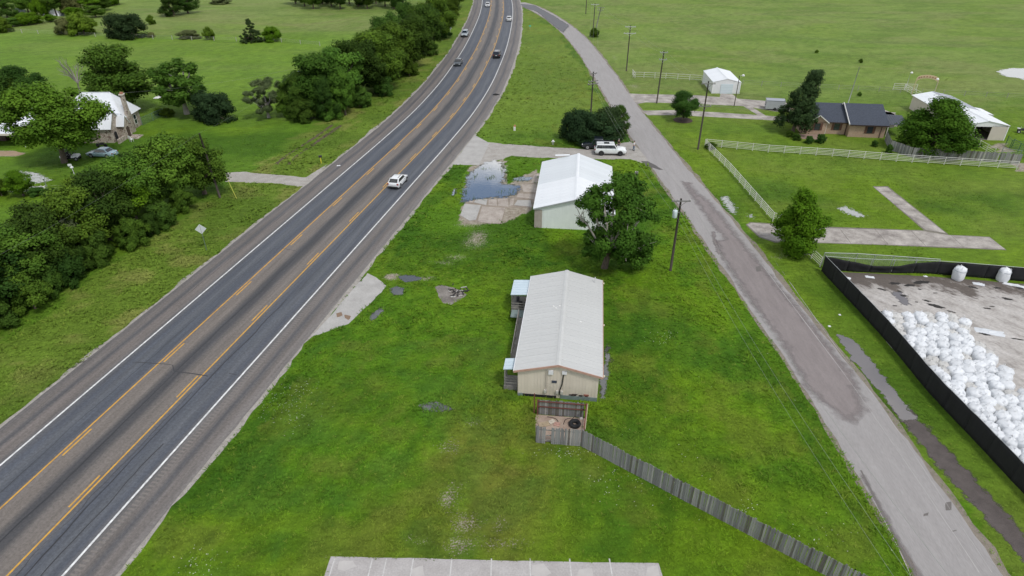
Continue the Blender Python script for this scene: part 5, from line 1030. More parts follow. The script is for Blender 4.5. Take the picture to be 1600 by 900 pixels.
MB().box((3.78, -.03, 1.35), (.14, .16, 2.7)).build('corner_trim', flat('bright_white', (.85, .85, .85), .5), bn)
panel_roof(bn, Wb, 9.0, Eb, Eb, Rb, ROOFW, .2, .2, 1.0)
ROOFD = mat('dull_grey_roof', (.43, .45, .49), (.35, .37, .41), .6, .5, rnd=.05)
for sgn in (-1, 1):
    me = MB().slab([(sgn * 3.95, 0, 2.70), (0, 0, 3.50), (0, .99, 3.50), (sgn * 3.95, .99, 2.70)], .05).bar((sgn * 3.95, .05, 2.715), (0, .05, 3.515), .05, .035).mesh('roof_panel', ROOFD if sgn > 0 else ROOFW)
    for k in range(11): link('roof_panel', me, bn, (0, 9.25 + k * 1.0, 0))
MB().box((0, 14.7, 3.52), (.3, 10.9, .03)).build('ridge_cap', ROOFD, bn)
for k in range(6): MB().box((.25, 13.2 + k * 1.05, 3.46), (.35, .8, .03)).build('rust_streak', flat('ridge_rust', (.25, .17, .14), .8), bn)
MB().slab([(3.95, 8.2, 2.55), (5.9, 8.2, 2.25), (5.9, 12.6, 2.25), (3.95, 12.6, 2.55)], .05).build('lean_to_roof', ROOFW, bn); MB().box((5.0, 8.35, 1.1), (1.8, .1, 2.2)).build('lean_to_wall', WHITE, bn); MB().box((5.8, 10.4, 1.1), (.1, 4.2, 2.2)).build('lean_to_wall', WHITE, bn)
tag(MB().box((0, 0, .35), (.9, .8, .7), top=.85).lathe([(.42, .7), (.36, .95), (.12, 1.1)], 10).build('covered_machine', flat('dark_blue_tarp', (.02, .028, .05), .6), None, loc=(*G(1557, 216.5), 0)), 'dark tarp covered machine against the front barn wall', 'machine')
for i, (x, y, s) in enumerate(((84.2, 117.5, .5), (85.4, 118.6, .6), (83.0, 116.2, .45))):
    tag(MB().lathe([(s * .5, 0), (s * .5, s * 1.5), (s * .42, s * 1.6)], 10).box((0, 0, s * 1.65), (s * .5, s * .2, s * .12)).build('drum', flat('drum%d' % i, [(.10, .10, .11), (.16, .12, .08), (.05, .08, .06)][i], .6), None, loc=(x, y, .08)), ['dark grey', 'brown', 'dark green'][i] + ' drum inside the open bay of the barn', 'drum')

# stone cottage on the left, its entrance side turned to the highway
def stone_mat():
    m, nt, n, l, b = _nt('field_stone'); tc = n.new('ShaderNodeTexCoord'); v = n.new('ShaderNodeTexVoronoi'); v.inputs['Scale'].default_value = 2.6; l.new(tc.outputs['Object'], v.inputs['Vector'])
    rp = n.new('ShaderNodeValToRGB'); e = rp.color_ramp.elements; e[0].color = (.17, .12, .095, 1); e[1].color = (.46, .40, .33, 1); q = e.new(.5); q.color = (.33, .27, .215, 1); sp = n.new('ShaderNodeSeparateColor'); l.new(v.outputs['Color'], sp.inputs[0]); l.new(sp.outputs[0], rp.inputs[0])
    d = n.new('ShaderNodeTexVoronoi'); d.feature = 'DISTANCE_TO_EDGE'; d.inputs['Scale'].default_value = 2.6; l.new(tc.outputs['Object'], d.inputs['Vector']); mr = n.new('ShaderNodeMapRange'); mr.inputs[1].default_value = .02; mr.inputs[2].default_value = .07; l.new(d.outputs['Distance'], mr.inputs[0])
    mx = n.new('ShaderNodeMixRGB'); mx.inputs[1].default_value = (.50, .46, .40, 1); l.new(mr.outputs[0], mx.inputs[0]); l.new(rp.outputs[0], mx.inputs[2]); l.new(mx.outputs[0], b.inputs['Base Color']); b.inputs['Roughness'].default_value = .9; return m
STONE = stone_mat(); COTR = mat('cottage_white_roof', (.80, .82, .84), (.66, .68, .71), .9, .4)
co = thing('stone_cottage', 'stone cottage with steep white metal roofs and a tall chimney', 'house', (-71.2, 112.6, 0), R(2))
# local +x faces the highway; main hipped block behind, gabled wing and porch in front
MB().box((-5.5, 6.6, 1.5), (10.6, 6.6, 3.0)).build('wall', STONE, co)
hx0, hx1, hy0, hy1 = -11.2, .2, 2.9, 10.3
MB().add([(hx0, hy0, 2.95), (hx1, hy0, 2.95), (hx1, hy1, 2.95), (hx0, hy1, 2.95), (-8.0, 6.6, 7.0), (-2.6, 6.6, 7.0)], [(3, 2, 1, 0), (0, 1, 5, 4), (1, 2, 5), (2, 3, 4, 5), (3, 0, 4)]).build('roof', COTR, co)
MB().bar((-8.0, 6.6, 7.02), (-2.6, 6.6, 7.02), .18, .06).bar((-2.6, 6.6, 7.02), (hx1, hy0, 2.98), .14, .05).bar((-2.6, 6.6, 7.02), (hx1, hy1, 2.98), .14, .05).build('ridge_cap', flat('ridge_pale', (.70, .72, .74), .4), co)
MB().box((-3.4, .9, 1.45), (6.6, 4.0, 2.9)).build('wing_wall', STONE, co)
MB().add([(-.12, -1.1, 2.88), (-.12, 2.9, 2.88), (-.12, .9, 5.2), (-.4, -1.1, 2.88), (-.4, 2.9, 2.88), (-.4, .9, 5.2)], [(0, 1, 2), (5, 4, 3), (0, 2, 5, 3), (2, 1, 4, 5), (1, 0, 3, 4)]).build('wing_gable', STONE, co)
MB().slab([(-6.8, -1.5, 2.55), (.12, -1.5, 2.55), (.12, .9, 5.32), (-6.8, .9, 5.32)], .08).slab([(-6.8, .9, 5.32), (.12, .9, 5.32), (.12, 3.3, 2.55), (-6.8, 3.3, 2.55)], .08).build('wing_roof', COTR, co)
for k in range(9): MB().bar((-6.6 + k * .8, -1.49, 2.58), (-6.6 + k * .8, .88, 5.34), .05, .04).build('roof_seam', flat('ridge_pale', (.70, .72, .74), .4), co)
MB().box((.55, 2.0, 1.3), (1.3, 2.0, 2.6)).build('porch_wall', STONE, co)
MB().add([(1.2, 1.0, 2.58), (1.2, 3.0, 2.58), (1.2, 2.0, 3.95), (.9, 1.0, 2.58), (.9, 3.0, 2.58), (.9, 2.0, 3.95)], [(0, 1, 2), (5, 4, 3), (0, 2, 5, 3), (2, 1, 4, 5), (1, 0, 3, 4)]).build('porch_gable', STONE, co)
MB().slab([(-.3, .75, 2.35), (1.32, .75, 2.35), (1.32, 2.0, 4.05), (-.3, 2.0, 4.05)], .06).slab([(-.3, 2.0, 4.05), (1.32, 2.0, 4.05), (1.32, 3.25, 2.35), (-.3, 3.25, 2.35)], .06).build('porch_roof', COTR, co)
arch = [(-.5, 0), (.5, 0), (.5, 1.6), (.43, 1.85), (.25, 2.05), (0, 2.12), (-.25, 2.05), (-.43, 1.85), (-.5, 1.6)]
def arch_panel(xp, yc, s, m, nm): 
    n = len(arch); MB().add([(xp, yc + a * s, b * s) for a, b in arch] + [(xp - .06, yc + a * s, b * s) for a, b in arch], [tuple(range(n)), tuple(reversed(range(n, 2 * n)))] + [(i, n + i, n + (i + 1) % n, (i + 1) % n) for i in range(n)]).build(nm, m, co)
arch_panel(1.215, 2.0, 1.0, flat('door_dark', (.07, .045, .035), .7), 'arched_doorway'); arch_panel(.04, -.15, .85, DARK, 'arched_opening')
MB().box((2.0, 2.0, .12), (1.3, 1.8, .24)).box((2.8, 2.0, .06), (.5, 2.2, .12)).build('steps', STONE, co)
MB().box((.9, -.4, .4), (.3, 2.6, .8)).build('terrace_wall', STONE, co)
ch = MB().box((.25, 5.2, 1.9), (.6, 1.15, 3.8)).box((.25, 5.2, 5.3), (.55, .8, 3.2), top=.92).build('chimney', STONE, co); MB().box((.25, 5.2, 6.98), (.72, .95, .2)).build('chimney_cap', flat('pale_mortar', (.62, .56, .48), .8), ch); MB().box((.25, 5.2, 7.2), (.42, .6, .28)).build('flue', flat('clay', (.36, .15, .09), .8), ch)
for y in (3.75, 7.9): window(co, (-.19, y, 1.6), .95, 1.7, (1, 0), WTRIM, bars=1)
MB().slab([(-1.9, 3.6, 4.1), (-.2, 3.6, 3.9), (-.2, 4.4, 3.35), (-1.9, 4.4, 3.5)], .05).build('dormer_roof', COTR, co)
cp = thing('carport', 'open carport with flat white roof at the left edge', 'carport', (-89.9, 109.9, 0), R(2))
MB().slab([(-9, -1, 2.5), (4.3, -1, 2.5), (4.3, 4.6, 2.7), (-9, 4.6, 2.7)], .16).build('roof', COTR, cp); MB().slab([(0, 4.6, 2.7), (5.5, 4.6, 2.7), (5.5, 8.6, 4.6), (0, 8.6, 4.6)], .1).slab([(0, 8.6, 4.6), (5.5, 8.6, 4.6), (5.5, 12.6, 2.7), (0, 12.6, 2.7)], .1).build('rear_roof', COTR, cp)
for x in (-8.5, -2.2, 4.0): MB().tube([(x, -.7, 0), (x, -.7, 2.4)], .07, 8).build('post', WHITE, cp)
MB().box((-2.3, -1.05, 2.35), (13.2, .08, .34)).build('fascia', flat('cream_fascia', (.58, .54, .47), .6), cp); MB().box((-2.3, 4.3, 1.2), (13, .12, 2.4)).build('rear_wall', flat('carport_dark', (.07, .05, .045), .9), cp)
MB().box((2.7, 8.6, 1.3), (5.2, 7.6, 2.6)).build('room_wall', STONE, cp)

# ------------------------------------------------------------------ fences
PIPE = mat('cream_pipe_paint', (.74, .73, .68), (.60, .58, .53), 1.5, .5)
def fence(name, label, pts, h=1.35, rails=(.25, .5, .75, 1.0, 1.28), sp=2.45, m=None, pr=.055, rr=.03, cat='fence', extra=None, group=None):
    """pipe fence: every post and rail its own part"""
    m = m or PIPE; root = thing(name, label, cat, (*pts[0], 0), 0, group); o = Vector((*pts[0], 0)); pme = MB().tube([(0, 0, -.05), (0, 0, h)], pr, 7).mesh('post', m); done = set()
    for a, b in zip(pts[:-1], pts[1:]):
        A = Vector((*a, 0)); B = Vector((*b, 0)); L = (B - A).length; n = max(1, round(L / sp))
        for k in range(n + 1):
            P = A.lerp(B, k / n); key = (round(P.x, 2), round(P.y, 2))
            if key not in done: done.add(key); link('post', pme, root, P - o)
        for z in rails: MB().tube([A - o + Vector((0, 0, z)), B - o + Vector((0, 0, z))], rr if z < rails[-1] else rr * 1.25, 5).build('rail', m, root)
    return root
fence('pipe_fence', 'white pipe fence along the side road from its corner to the young tree', GP([(1101, 229), (1140, 268), (1207, 346), (1218, 348)]))
fence('pipe_fence', 'long white pipe fence crossing below the brick house', GP([(1103, 228.5), (1200, 238), (1300, 244.5), (1400, 252.5), (1500, 259), (1588, 264.5)]))
fence('pipe_fence', 'short white pipe fence between young tree and black screen', GP([(1254, 391), (1281, 417)]), sp=2.0)
fence('pipe_fence', 'white pipe fence beside the pasture left of the small garage', GP([(989, 121), (1040, 123), (1096, 126.5)]), rails=(.3, .8, 1.28), sp=2.6)
fence('pipe_fence', 'short white pipe fence standing before the far pole', GP([(988, 117), (992, 122)]), rails=(.6, 1.2), sp=2)
fence('pipe_fence', 'white pipe fence running from the barn towards the open bay', GP([(1497, 212), (1552, 243.5)]), sp=2.2, rails=(.25, .55, .85, 1.25))
fence('pipe_fence', 'white pen fence left of the ranch arch', GP([(1395, 140.5), (1413, 141), (1431, 141.5)]), sp=2.6, rails=(.2, .6, 1.0, 1.4), h=1.45)
fence('pipe_fence', 'slanted white pen fence running down to the barn corner', GP([(1412, 141), (1423, 147), (1436, 154)]), sp=2.0, rails=(.2, .6, 1.0, 1.4), h=1.45)
GREEN = flat('green_pipe', (.035, .105, .07), .5)
fence('corral_fence', 'green livestock panel fence at the right edge beyond the corral', GP([(1580, 231), (1600, 246), (1625, 262)]), h=1.7, rails=(.3, .6, .9, 1.2, 1.6), sp=3, m=GREEN)
fence('corral_fence', 'green pen panel beside the barn corner', GP([(1571, 226), (1577, 232), (1600, 236)]), h=1.6, rails=(.3, .6, .9, 1.2, 1.5), sp=2, m=GREEN)
fence('corral_gate', 'grey green gate panel above the end of the privacy fence', GP([(1563, 243), (1592, 247)]), h=1.4, rails=(.2, .45, .7, .95, 1.3), sp=2.4, m=flat('grey_green', (.24, .30, .27), .5))
TP = flat('steel_post', (.33, .31, .28), .7)
fence('wire_fence', 'thin wire fence across the right pasture behind the garage and barn', GP([(1160, 133), (1250, 138), (1340, 142), (1440, 147), (1540, 152), (1640, 157)]), h=1.15, rails=(.4, .75, 1.1), sp=4.5, m=TP, pr=.05, rr=.012)
fence('wire_fence', 'thin wire fence along the left pasture tree line', GP([(-40, 48), (60, 53), (180, 59), (300, 63), (440, 66), (500, 72)]), h=1.2, rails=(.4, .75, 1.1), sp=6.5, m=flat('pale_post', (.42, .41, .37), .7), pr=.09, rr=.012)
fence('wire_fence', 'low wire fence along the flooded farm track', GP([(-20, 303), (60, 302), (110, 300)]), h=1.2, rails=(.4, .75, 1.1), sp=4, m=TP, pr=.05, rr=.012)
CL = meshwire('chain_link', (.42, .45, .45), .72); GALV = flat('galvanised', (.45, .47, .47), .45, .5)
def chainlink(label, pts, h=1.3, sp=2.6, g=False):
    m = flat('green_post', (.12, .20, .17), .6) if g else GALV; r = fence('chain_link_fence', label, pts, h, (h - .03,), sp, m, .04, .025); o = Vector((*pts[0], 0))
    for a, b in zip(pts[:-1], pts[1:]):
        A = Vector((*a, 0)) - o; B = Vector((*b, 0)) - o; d = (B - A).normalized(); nn = Vector((-d.y, d.x, 0)) * .01
        MB().add([A + nn, B + nn, B + nn + Vector((0, 0, h - .05)), A + nn + Vector((0, 0, h - .05))], [(0, 1, 2, 3)]).build('wire_mesh', meshwire('green_chain_link', (.16, .26, .22), .7) if g else CL, r)
chainlink('green chain link fence running back from the stone cottage corner', GP([(223, 196), (256, 181)]), 1.5, 2.6, True)
# wooden privacy fences: each picket is a part
WOODS = [mat('picket_wood_%d' % i, c, tuple(v * .55 for v in c), 5, .95, rnd=.1, stretch=(5, 5, .5), contrast=.3, bump=.3) for i, c in enumerate(((.34, .335, .33), (.25, .245, .245), (.42, .405, .385), (.17, .155, .14)))]
PICK = [[MB().box((0, 0, h / 2), (.135, .02, h)).mesh('picket', WOODS[i]) for i in range(4)] for h in (1.74, 1.8, 1.86)]
def wood_fence(label, pts, sp=.15, side=1, scale=1.0, gaps=(), name='wooden_fence', posts=True):
    root = thing(name, label, 'fence', (*pts[0], 0)); o = Vector((*pts[0], 0)); rg = random.Random(len(label)); s = 0
    for a, b in zip(pts[:-1], pts[1:]):
        A = Vector((*a, 0)) - o; B = Vector((*b, 0)) - o; d = (B - A); L = d.length; d.normalize(); ang = math.atan2(d.y, d.x); n = int(L / sp); nn = Vector((-d.y, d.x, 0)) * side
        for k in range(n):
            s += 1
            if s in gaps: continue
            q = link('picket', PICK[rg.choices((0, 1, 2), (2, 5, 1))[0]][rg.choice((0, 0, 1, 1, 2, 3))], root, A + d * (k + .5) * sp + Vector((0, 0, rg.uniform(-.05, .04))) + nn * rg.uniform(-.006, .006), ang + rg.uniform(-.05, .05))
            q.scale = (sp / .15 * .985, 1, scale); q.rotation_euler = (rg.uniform(-.015, .015), rg.uniform(-.02, .02), q.rotation_euler[2])
        for z in (.35, 1.45): MB().bar(A + nn * .055 + Vector((0, 0, z * scale)), B + nn * .055 + Vector((0, 0, z * scale)), .04, .09).build('rail', GWOOD, root)
        if posts:
            m = max(1, round(L / 2.4))
            for k in range(m + 1): P = A.lerp(B, k / m) + nn * .12; MB().box((P.x, P.y, .85 * scale), (.09, .09, 1.7 * scale), ang).build('post', GWOOD, root)
    return root
wf = wood_fence('long weathered grey wooden fence running diagonally to the lower right', [(1.95, 37.75), (5.6, 37.35), (21.6, 25.0), (25, 22.4)], gaps=(6, 7, 8))
for x, z in ((3.0, .85), (3.05, .25), (3.2, .3)): MB().box((x - 1.95, -.03, z), (.5, .03, .1)).build('broken_board', GWOOD, wf)
wood_fence('grey wooden privacy fence wrapping the big dense tree right of the brick house', GP([(1382, 219), (1389, 234), (1424, 246), (1500, 250), (1560, 254), (1592, 257)]), sp=.29, scale=.95, name='privacy_fence')
# rubbish pen behind the tan building
pen = thing('rubbish_pen', 'open topped rubbish pen with red steel frame behind the tan building', 'pen', (0, 0, 0))
cA = Vector((*G(840, 647), 0)); cB = Vector((*G(914, 653), 0)); pen.location = cA; cF = Vector((5.6, 37.5, 0)) - cA; cB = cB - cA; cL = Vector((2.05, 37.95, 0)) - cA
REDF = mat('rusty_red_steel', (.20, .07, .055), (.11, .04, .032), 3, .7)
d = (cB).normalized(); nb = int(cB.length / .15); ang = math.atan2(d.y, d.x)
for k in range(nb):
    q = link('picket', PICK[random.choice((0, 1))][random.choices((0, 1, 2, 3), (4, 3, 2, 3))[0]], pen, d * (k + .5) * .15 + Vector((0, 0, random.uniform(-.04, .03))), ang); q.scale = (1, 1, .93)
for z in (.95, 1.52): MB().bar(Vector((0, -.08, z)), cB + Vector((0, -.08, z)), .06, .09).build('frame_rail', REDF, pen)
for p in (Vector((-.02, -.1, 0)), cB + Vector((.02, -.1, 0))): MB().box((p.x, p.y, .85), (.1, .1, 1.75)).build('frame_post', REDF, pen)
MB().box((-.3, .1, 1.1), (.09, .09, 2.2)).build('frame_post', REDF, pen)
MB().bar(cB + Vector((.05, -.1, 1.66)), cF + Vector((.15, .1, 1.66)), .09, .08).build('side_rail', REDF, pen); MB().bar(cB + Vector((.14, -.1, 1.62)), cF + Vector((.24, .1, 1.62)), .05, .14).build('side_board', mat('raw_board', (.50, .41, .30), (.38, .30, .21), 3, .9), pen); MB().bar(cB + Vector((.05, -.1, .5)), cF + Vector((.15, .1, .5)), .05, .08).build('side_rail', REDF, pen)
floor = MB().prism([(p.x, p.y) for p in (Vector((-.2, -.1, 0)), cB + Vector((.1, -.1, 0)), cF + Vector((.05, .15, 0)), cL + Vector((-.1, 0, 0)))], 0, .05).build('floor_slab', mat('pen_floor', (.42, .33, .26), (.24, .17, .13), .9, .9, coord='World', speck=.15), pen)
for a in ([(855, 652), (868, 655), (872, 661), (866, 664)], [(868, 650), (880, 651), (890, 647)], [(893, 656), (902, 649), (910, 650)], [(880, 664), (884, 656), (893, 654)]):
    p = [Vector((*q, 0)) - cA for q in spline(GP(a), .15)]; MB().tube([Vector((q.x, q.y, .052)) for q in p], .035, 5).build('floor_crack', flat('crack', (.07, .05, .04), .95), floor)
def place(px, py, h=0): return (*G(px, py, h), h)
def tyre(loc, label, R_=.5, r=.17, tilt=(0, 0, 0), name='old_tyre'):
    mb = MB(); n, m = 20, 9; vs = []; fs = []
    for i in range(n):
        a = 2 * math.pi * i / n
        for j in range(m): b = 2 * math.pi * j / m; q = R_ + r * math.cos(b); vs.append((q * math.cos(a), q * math.sin(a), r + r * 1.0 * math.sin(b)))
    for i in range(n):
        for j in range(m): fs.append((i * m + j, ((i + 1) % n) * m + j, ((i + 1) % n) * m + (j + 1) % m, i * m + (j + 1) % m))
    t = thing(name, label, 'tyre', loc); t.rotation_euler = tilt; mb.add(vs, fs).build('tread', flat('rubber', (.014, .014, .015), .8), t, True); MB().lathe([(R_ - r * .9, r * .3), (R_ - r * 1.05, r), (R_ - r * .9, r * 1.7)], 20, cap=False).build('bead', flat('rubber_dull', (.03, .03, .03), .9), t, True)
tyre((*G(898, 665), .05), 'black tyre lying in the rubbish pen', .36, .17)
for i, (px, py, sx, sy, rz_, c, lb) in enumerate(((850, 664, .9, .5, .2, (.42, .33, .22), 'brown plywood sheet lying in the left corner of the pen'), (862, 660, .55, .4, .6, (.62, .55, .45), 'pale board scrap lying in the rubbish pen'), (870, 664, .5, .45, -.3, (.50, .30, .24), 'pinkish board scrap in the middle of the rubbish pen'), (908, 655, .25, .25, 0, (.55, .52, .48), 'pale rubbish heap in the right corner of the pen'))):
    o = MB().box((0, 0, .04), (sx, sy, .05)).box((sx * .15, sy * .1, .09), (sx * .6, sy * .5, .04), .5).build('board_scrap', mat('scrap%d' % i, c, tuple(v * .7 for v in c), 3, .9), None, loc=(*G(px, py), .05), rz=rz_); tag(o, lb, 'scrap')
# black screen fence round the yard
SCREEN = mat('black_screen_fabric', (.008, .008, .009), (.016, .016, .017), 2, .85, stretch=(1, 1, .2))
def screen_run(label, pts, h=2.05, sag=None, sp=2.6, foot=.0):
    root = thing('screen_fence', label, 'fence', (*pts[0], 0)); o = Vector((*pts[0], 0)); P = spline(pts, .65); P = [Vector((x, y, 0)) - o for x, y in P]; S = [0]
    for a, b in zip(P[:-1], P[1:]): S.append(S[-1] + (b - a).length)
    nb = max(1, round(S[-1] / sp)); rg = random.Random(3)
    def at(s):
        for i in range(len(S) - 1):
            if s <= S[i + 1] + 1e-6: t = (s - S[i]) / (S[i + 1] - S[i]); return P[i].lerp(P[i + 1], t), (P[i + 1] - P[i]).normalized()
        return P[-1], (P[-1] - P[-2]).normalized()
    for k in range(nb):
        vs = []; fs = []; N = 7
        for i in range(N + 1):
            s = S[-1] * (k + i / N) / nb; p, d = at(s); n = Vector((-d.y, d.x, 0)); dip = sag(s / S[-1]) if sag else 0; top = h - dip + .03 * math.sin(s * 2.1)
            for j in range(6):
                z = foot + (top - foot) * j / 5; w = .05 * math.sin(s * 3.1 + j) * (1 - abs(j - 2.5) / 3) + .10 * dip * math.sin(j * 1.2); vs.append(p + n * w + Vector((0, 0, z)))
        for i in range(N):
            for j in range(5): fs.append((i * 6 + j, (i + 1) * 6 + j, (i + 1) * 6 + j + 1, i * 6 + j + 1))
        mb = MB().add(vs, fs); q = mb.build('screen_panel', SCREEN, root, True); md = q.modifiers.new('thick', 'SOLIDIFY'); md.thickness = .02
        p, d = at(S[-1] * k / nb); n = Vector((-d.y, d.x, 0)) * .09; MB().tube([p + n, p + n + Vector((0, 0, h + .02))], .035, 6).build('post', GALV, root)
    for i in range(0, len(P) - 1): 
        if i % 4 == 0: j = min(i + 4, len(P) - 1); MB().tube([P[i] + Vector((0, 0, h + .04)), P[j] + Vector((0, 0, h + .04))], .022, 5).build('top_rail', GALV, root)
    return root
screen_run('tall black screen fence along the side road, bordering the bag yard', [G(1283, 423), G(1380, 528), G(1450, 612), G(1530, 697), G(1600, 772), (38.7, 27), (39.3, 18)], 2.0)
screen_run('black screen fence along the back of the bag yard, sagging at its left end', [G(1286, 421), G(1340, 425), G(1400, 427), G(1455, 428), G(1600, 440), (75, 60.2)], 1.75, sag=lambda t: .85 * math.exp(-((t - .17) / .11) ** 2))
chainlink('chain link fence rising above the sagging black screen', [(37.2, 67.0), (41, 66.8), (45.0, 66.2), (50, 65.4)], 1.75, 2.6)

# ------------------------------------------------------------------ bulk bags
BAGW = mat('white_woven_bag', (.79, .80, .81), (.60, .62, .64), 2.5, .6, rnd=.06, bump=.45, bscale=5)
BAGG = mat('dusty_woven_bag', (.66, .645, .615), (.50, .49, .465), 2.5, .7, rnd=.08, bump=.9, bscale=5)
def bag_mesh(seed, m, h=1.42, r=.605):
    rg = random.Random(seed); n = 22; prof = [(.88, 0), (.96, .10), (.99, .35), (.98, .62), (.96, .76), (.90, .87), (.78, .945), (.58, .99), (.38, 1.015), (.22, 1.03), (.13, 1.05 + rg.uniform(0, .05)), (.05, 1.06 + rg.uniform(0, .06))]; lump = [(rg.uniform(0, 6.28), rg.uniform(.2, 1.0), rg.uniform(-.06, .06)) for _ in range(9)]; vs = []; fs = []; ph = rg.uniform(0, 6); dx, dy = rg.uniform(-.08, .08), rg.uniform(-.08, .08)
    for i, (q, z) in enumerate(prof):
        for k in range(n):
            a = 2 * math.pi * k / n; sq = 1 / (abs(math.cos(a)) ** 5 + abs(math.sin(a)) ** 5) ** .2; w = (.45 + .55 * sq) if z < .95 else (.8 + .2 * sq)
            puck = 1 + (.075 * math.sin(8 * a + ph) + rg.uniform(-.04, .04) if z > .7 else .03 * math.sin(5 * a + ph + z * 4) + rg.uniform(-.02, .02)); rr = r * q * w * puck; rr *= 1 + sum(am * math.exp(-((math.cos(a - la) - 1) / .25) ** 2 - ((z - lz) / .18) ** 2) for la, lz, am in lump); t = max(0, z - .6); vs.append((rr * math.cos(a) + dx * t, rr * math.sin(a) + dy * t, h * z + rg.uniform(-.035, .035)))
    for i in range(len(prof) - 1):
        for k in range(n): k2 = (k + 1) % n; fs.append((i * n + k, i * n + k2, (i + 1) * n + k2, (i + 1) * n + k))
    fs.append(tuple((len(prof) - 1) * n + k for k in range(n)))
    mb = MB().add(vs, fs)
    for sx, sy in ((1, 1), (-1, 1), (1, -1), (-1, -1)):
        if rg.random() < .75:
            x, y = sx * r * .62, sy * r * .62; mb.tube([(x, y, h * .88), (x * 1.05, y * .9, h * (1.03 + rg.uniform(0, .1))), (x * .8, y * .75, h * (1.06 + rg.uniform(0, .08))), (x * .72, y * .9, h * .93)], .022, 4)
    return mb.mesh('bulk_bag', m, True)
BM = [bag_mesh(s, BAGW) for s in range(5)] + [bag_mesh(s + 20, BAGG, 1.2) for s in range(2)]
rg = random.Random(17); FEN = [G(1283, 423), G(1380, 528), G(1450, 612), G(1530, 697), G(1600, 772), (38.7, 27)]
def fence_x(y): 
    ys = [p[1] for p in FEN][::-1]; xs = [p[0] for p in FEN][::-1]; return float(np.interp(y, ys, xs))
PILE = GP([(1372, 504), (1396, 500), (1470, 502), (1500, 512), (1512, 520), (1516, 545), (1540, 553), (1548, 570), (1567, 590), (1578, 612), (1600, 628), (1680, 700)]) + [(52, 30), (38, 30)]
nbag = 0; row = 0; y = 55.6; strap_done = False
while y > 29.5:
    x = fence_x(y) + .95 + (row % 2) * .5
    while x < 56:
        jx, jy = x + rg.uniform(-.17, .17), y + rg.uniform(-.17, .17)
        fw = jy * _c + CAM_H * _s
        if inpoly(np.array([jx]), np.array([jy]), PILE)[0] and jx < fw * .83:
            i = rg.choices(range(7), (4, 4, 4, 4, 4, 2, 2))[0]; o = link('bulk_bag', BM[i], None, (jx, jy, .01), rg.uniform(0, 6.28)); s = rg.uniform(.92, 1.08); o.scale = (s * rg.uniform(.94, 1.06), s * rg.uniform(.94, 1.06), rg.uniform(.92, 1.06)); o.rotation_euler = (rg.uniform(-.08, .08), rg.uniform(-.08, .08), o.rotation_euler[2])
            if i < 5: tag(o, 'clean white bulk bag packed in the pile behind the black screen', 'bulk bag', 'white bulk bags in the pile')
            else: tag(o, 'slumped dusty grey bulk bag packed among the white ones in the pile', 'bulk bag', 'dusty bulk bags in the pile')
            nbag += 1
        x += 1.09
    y -= 1.0; row += 1
for px, py, lb in ((1495, 436, 'single white bulk bag standing by the back screen fence, left of two'), (1564, 438, 'single white bulk bag standing by the back screen fence, right of two')):
    t = thing('bulk_bag', lb, 'bulk bag', (*G(px, py), .01), .4 if px < 1500 else 1.3); me = BM[0].copy(); o = link('body', me, t); o.scale = (1.0, 1.0, 1.12); MB().lathe([(.675, 1.18), (.68, 1.24)], 18, cap=False).build('strap', flat('bag_strap', (.42, .46, .50), .6), t)
t = thing('bulk_bag', 'white bulk bag with a dark strap standing proud in the middle of the pile', 'bulk bag', (*G(1461, 531, .2), .15), .3); o = link('body', BM[1], t); o.scale = (1.05, 1.05, 1.0); MB().lathe([(.71, 1.02), (.712, 1.08)], 18, cap=False).build('strap', flat('dark_strap', (.05, .06, .08), .6), t)
PLASTIC = flat('crumpled_plastic', (.62, .64, .66), .4)
def crumple(px, py, a, b_, ang, label, h=.22, m=None, cat='plastic sheet', name='plastic_sheet'):
    rg = random.Random(int(px)); X, Y = G(px, py); nx, ny = 9, 6; vs = []; fs = []
    for i in range(nx):
        for j in range(ny):
            u = (i / (nx - 1) - .5) * 2; v = (j / (ny - 1) - .5) * 2; k = max(0, 1 - max(abs(u), abs(v)) ** 2); x = a * u + rg.uniform(-.1, .1) * a; y = b_ * v + rg.uniform(-.15, .15) * b_
            vs.append((x * math.cos(ang) - y * math.sin(ang), x * math.sin(ang) + y * math.cos(ang), .012 + k * h * rg.uniform(.1, 1)))
    for i in range(nx - 1):
        for j in range(ny - 1): fs.append((i * ny + j, (i + 1) * ny + j, (i + 1) * ny + j + 1, i * ny + j + 1))
    o = MB().add(vs, fs).build(name, m or PLASTIC, None, loc=(X, Y, .01)); tag(o, label, cat)
crumple(1546, 519, 1.3, .5, -.35, 'crumpled clear plastic sheet on the bare dirt beside the pile'); crumple(1529, 444, .6, .3, -.4, 'small crumpled plastic near the right single bag'); crumple(1590, 447, 1.4, .3, -.5, 'long white plastic strip by the right edge of the dirt yard', m=BAGW); crumple(1529, 431, .6, .2, 0, 'white scrap between the two single bags', m=BAGW); crumple(1359, 433, .5, .25, -.3, 'white scrap near the yard corner', .15, BAGW); crumple(1322, 434, .5, .25, -.6, 'white scrap behind the screen corner', .15, BAGW); crumple(1446, 432, .22, .15, 0, 'tiny white scrap at the back screen fence', .12, BAGW)
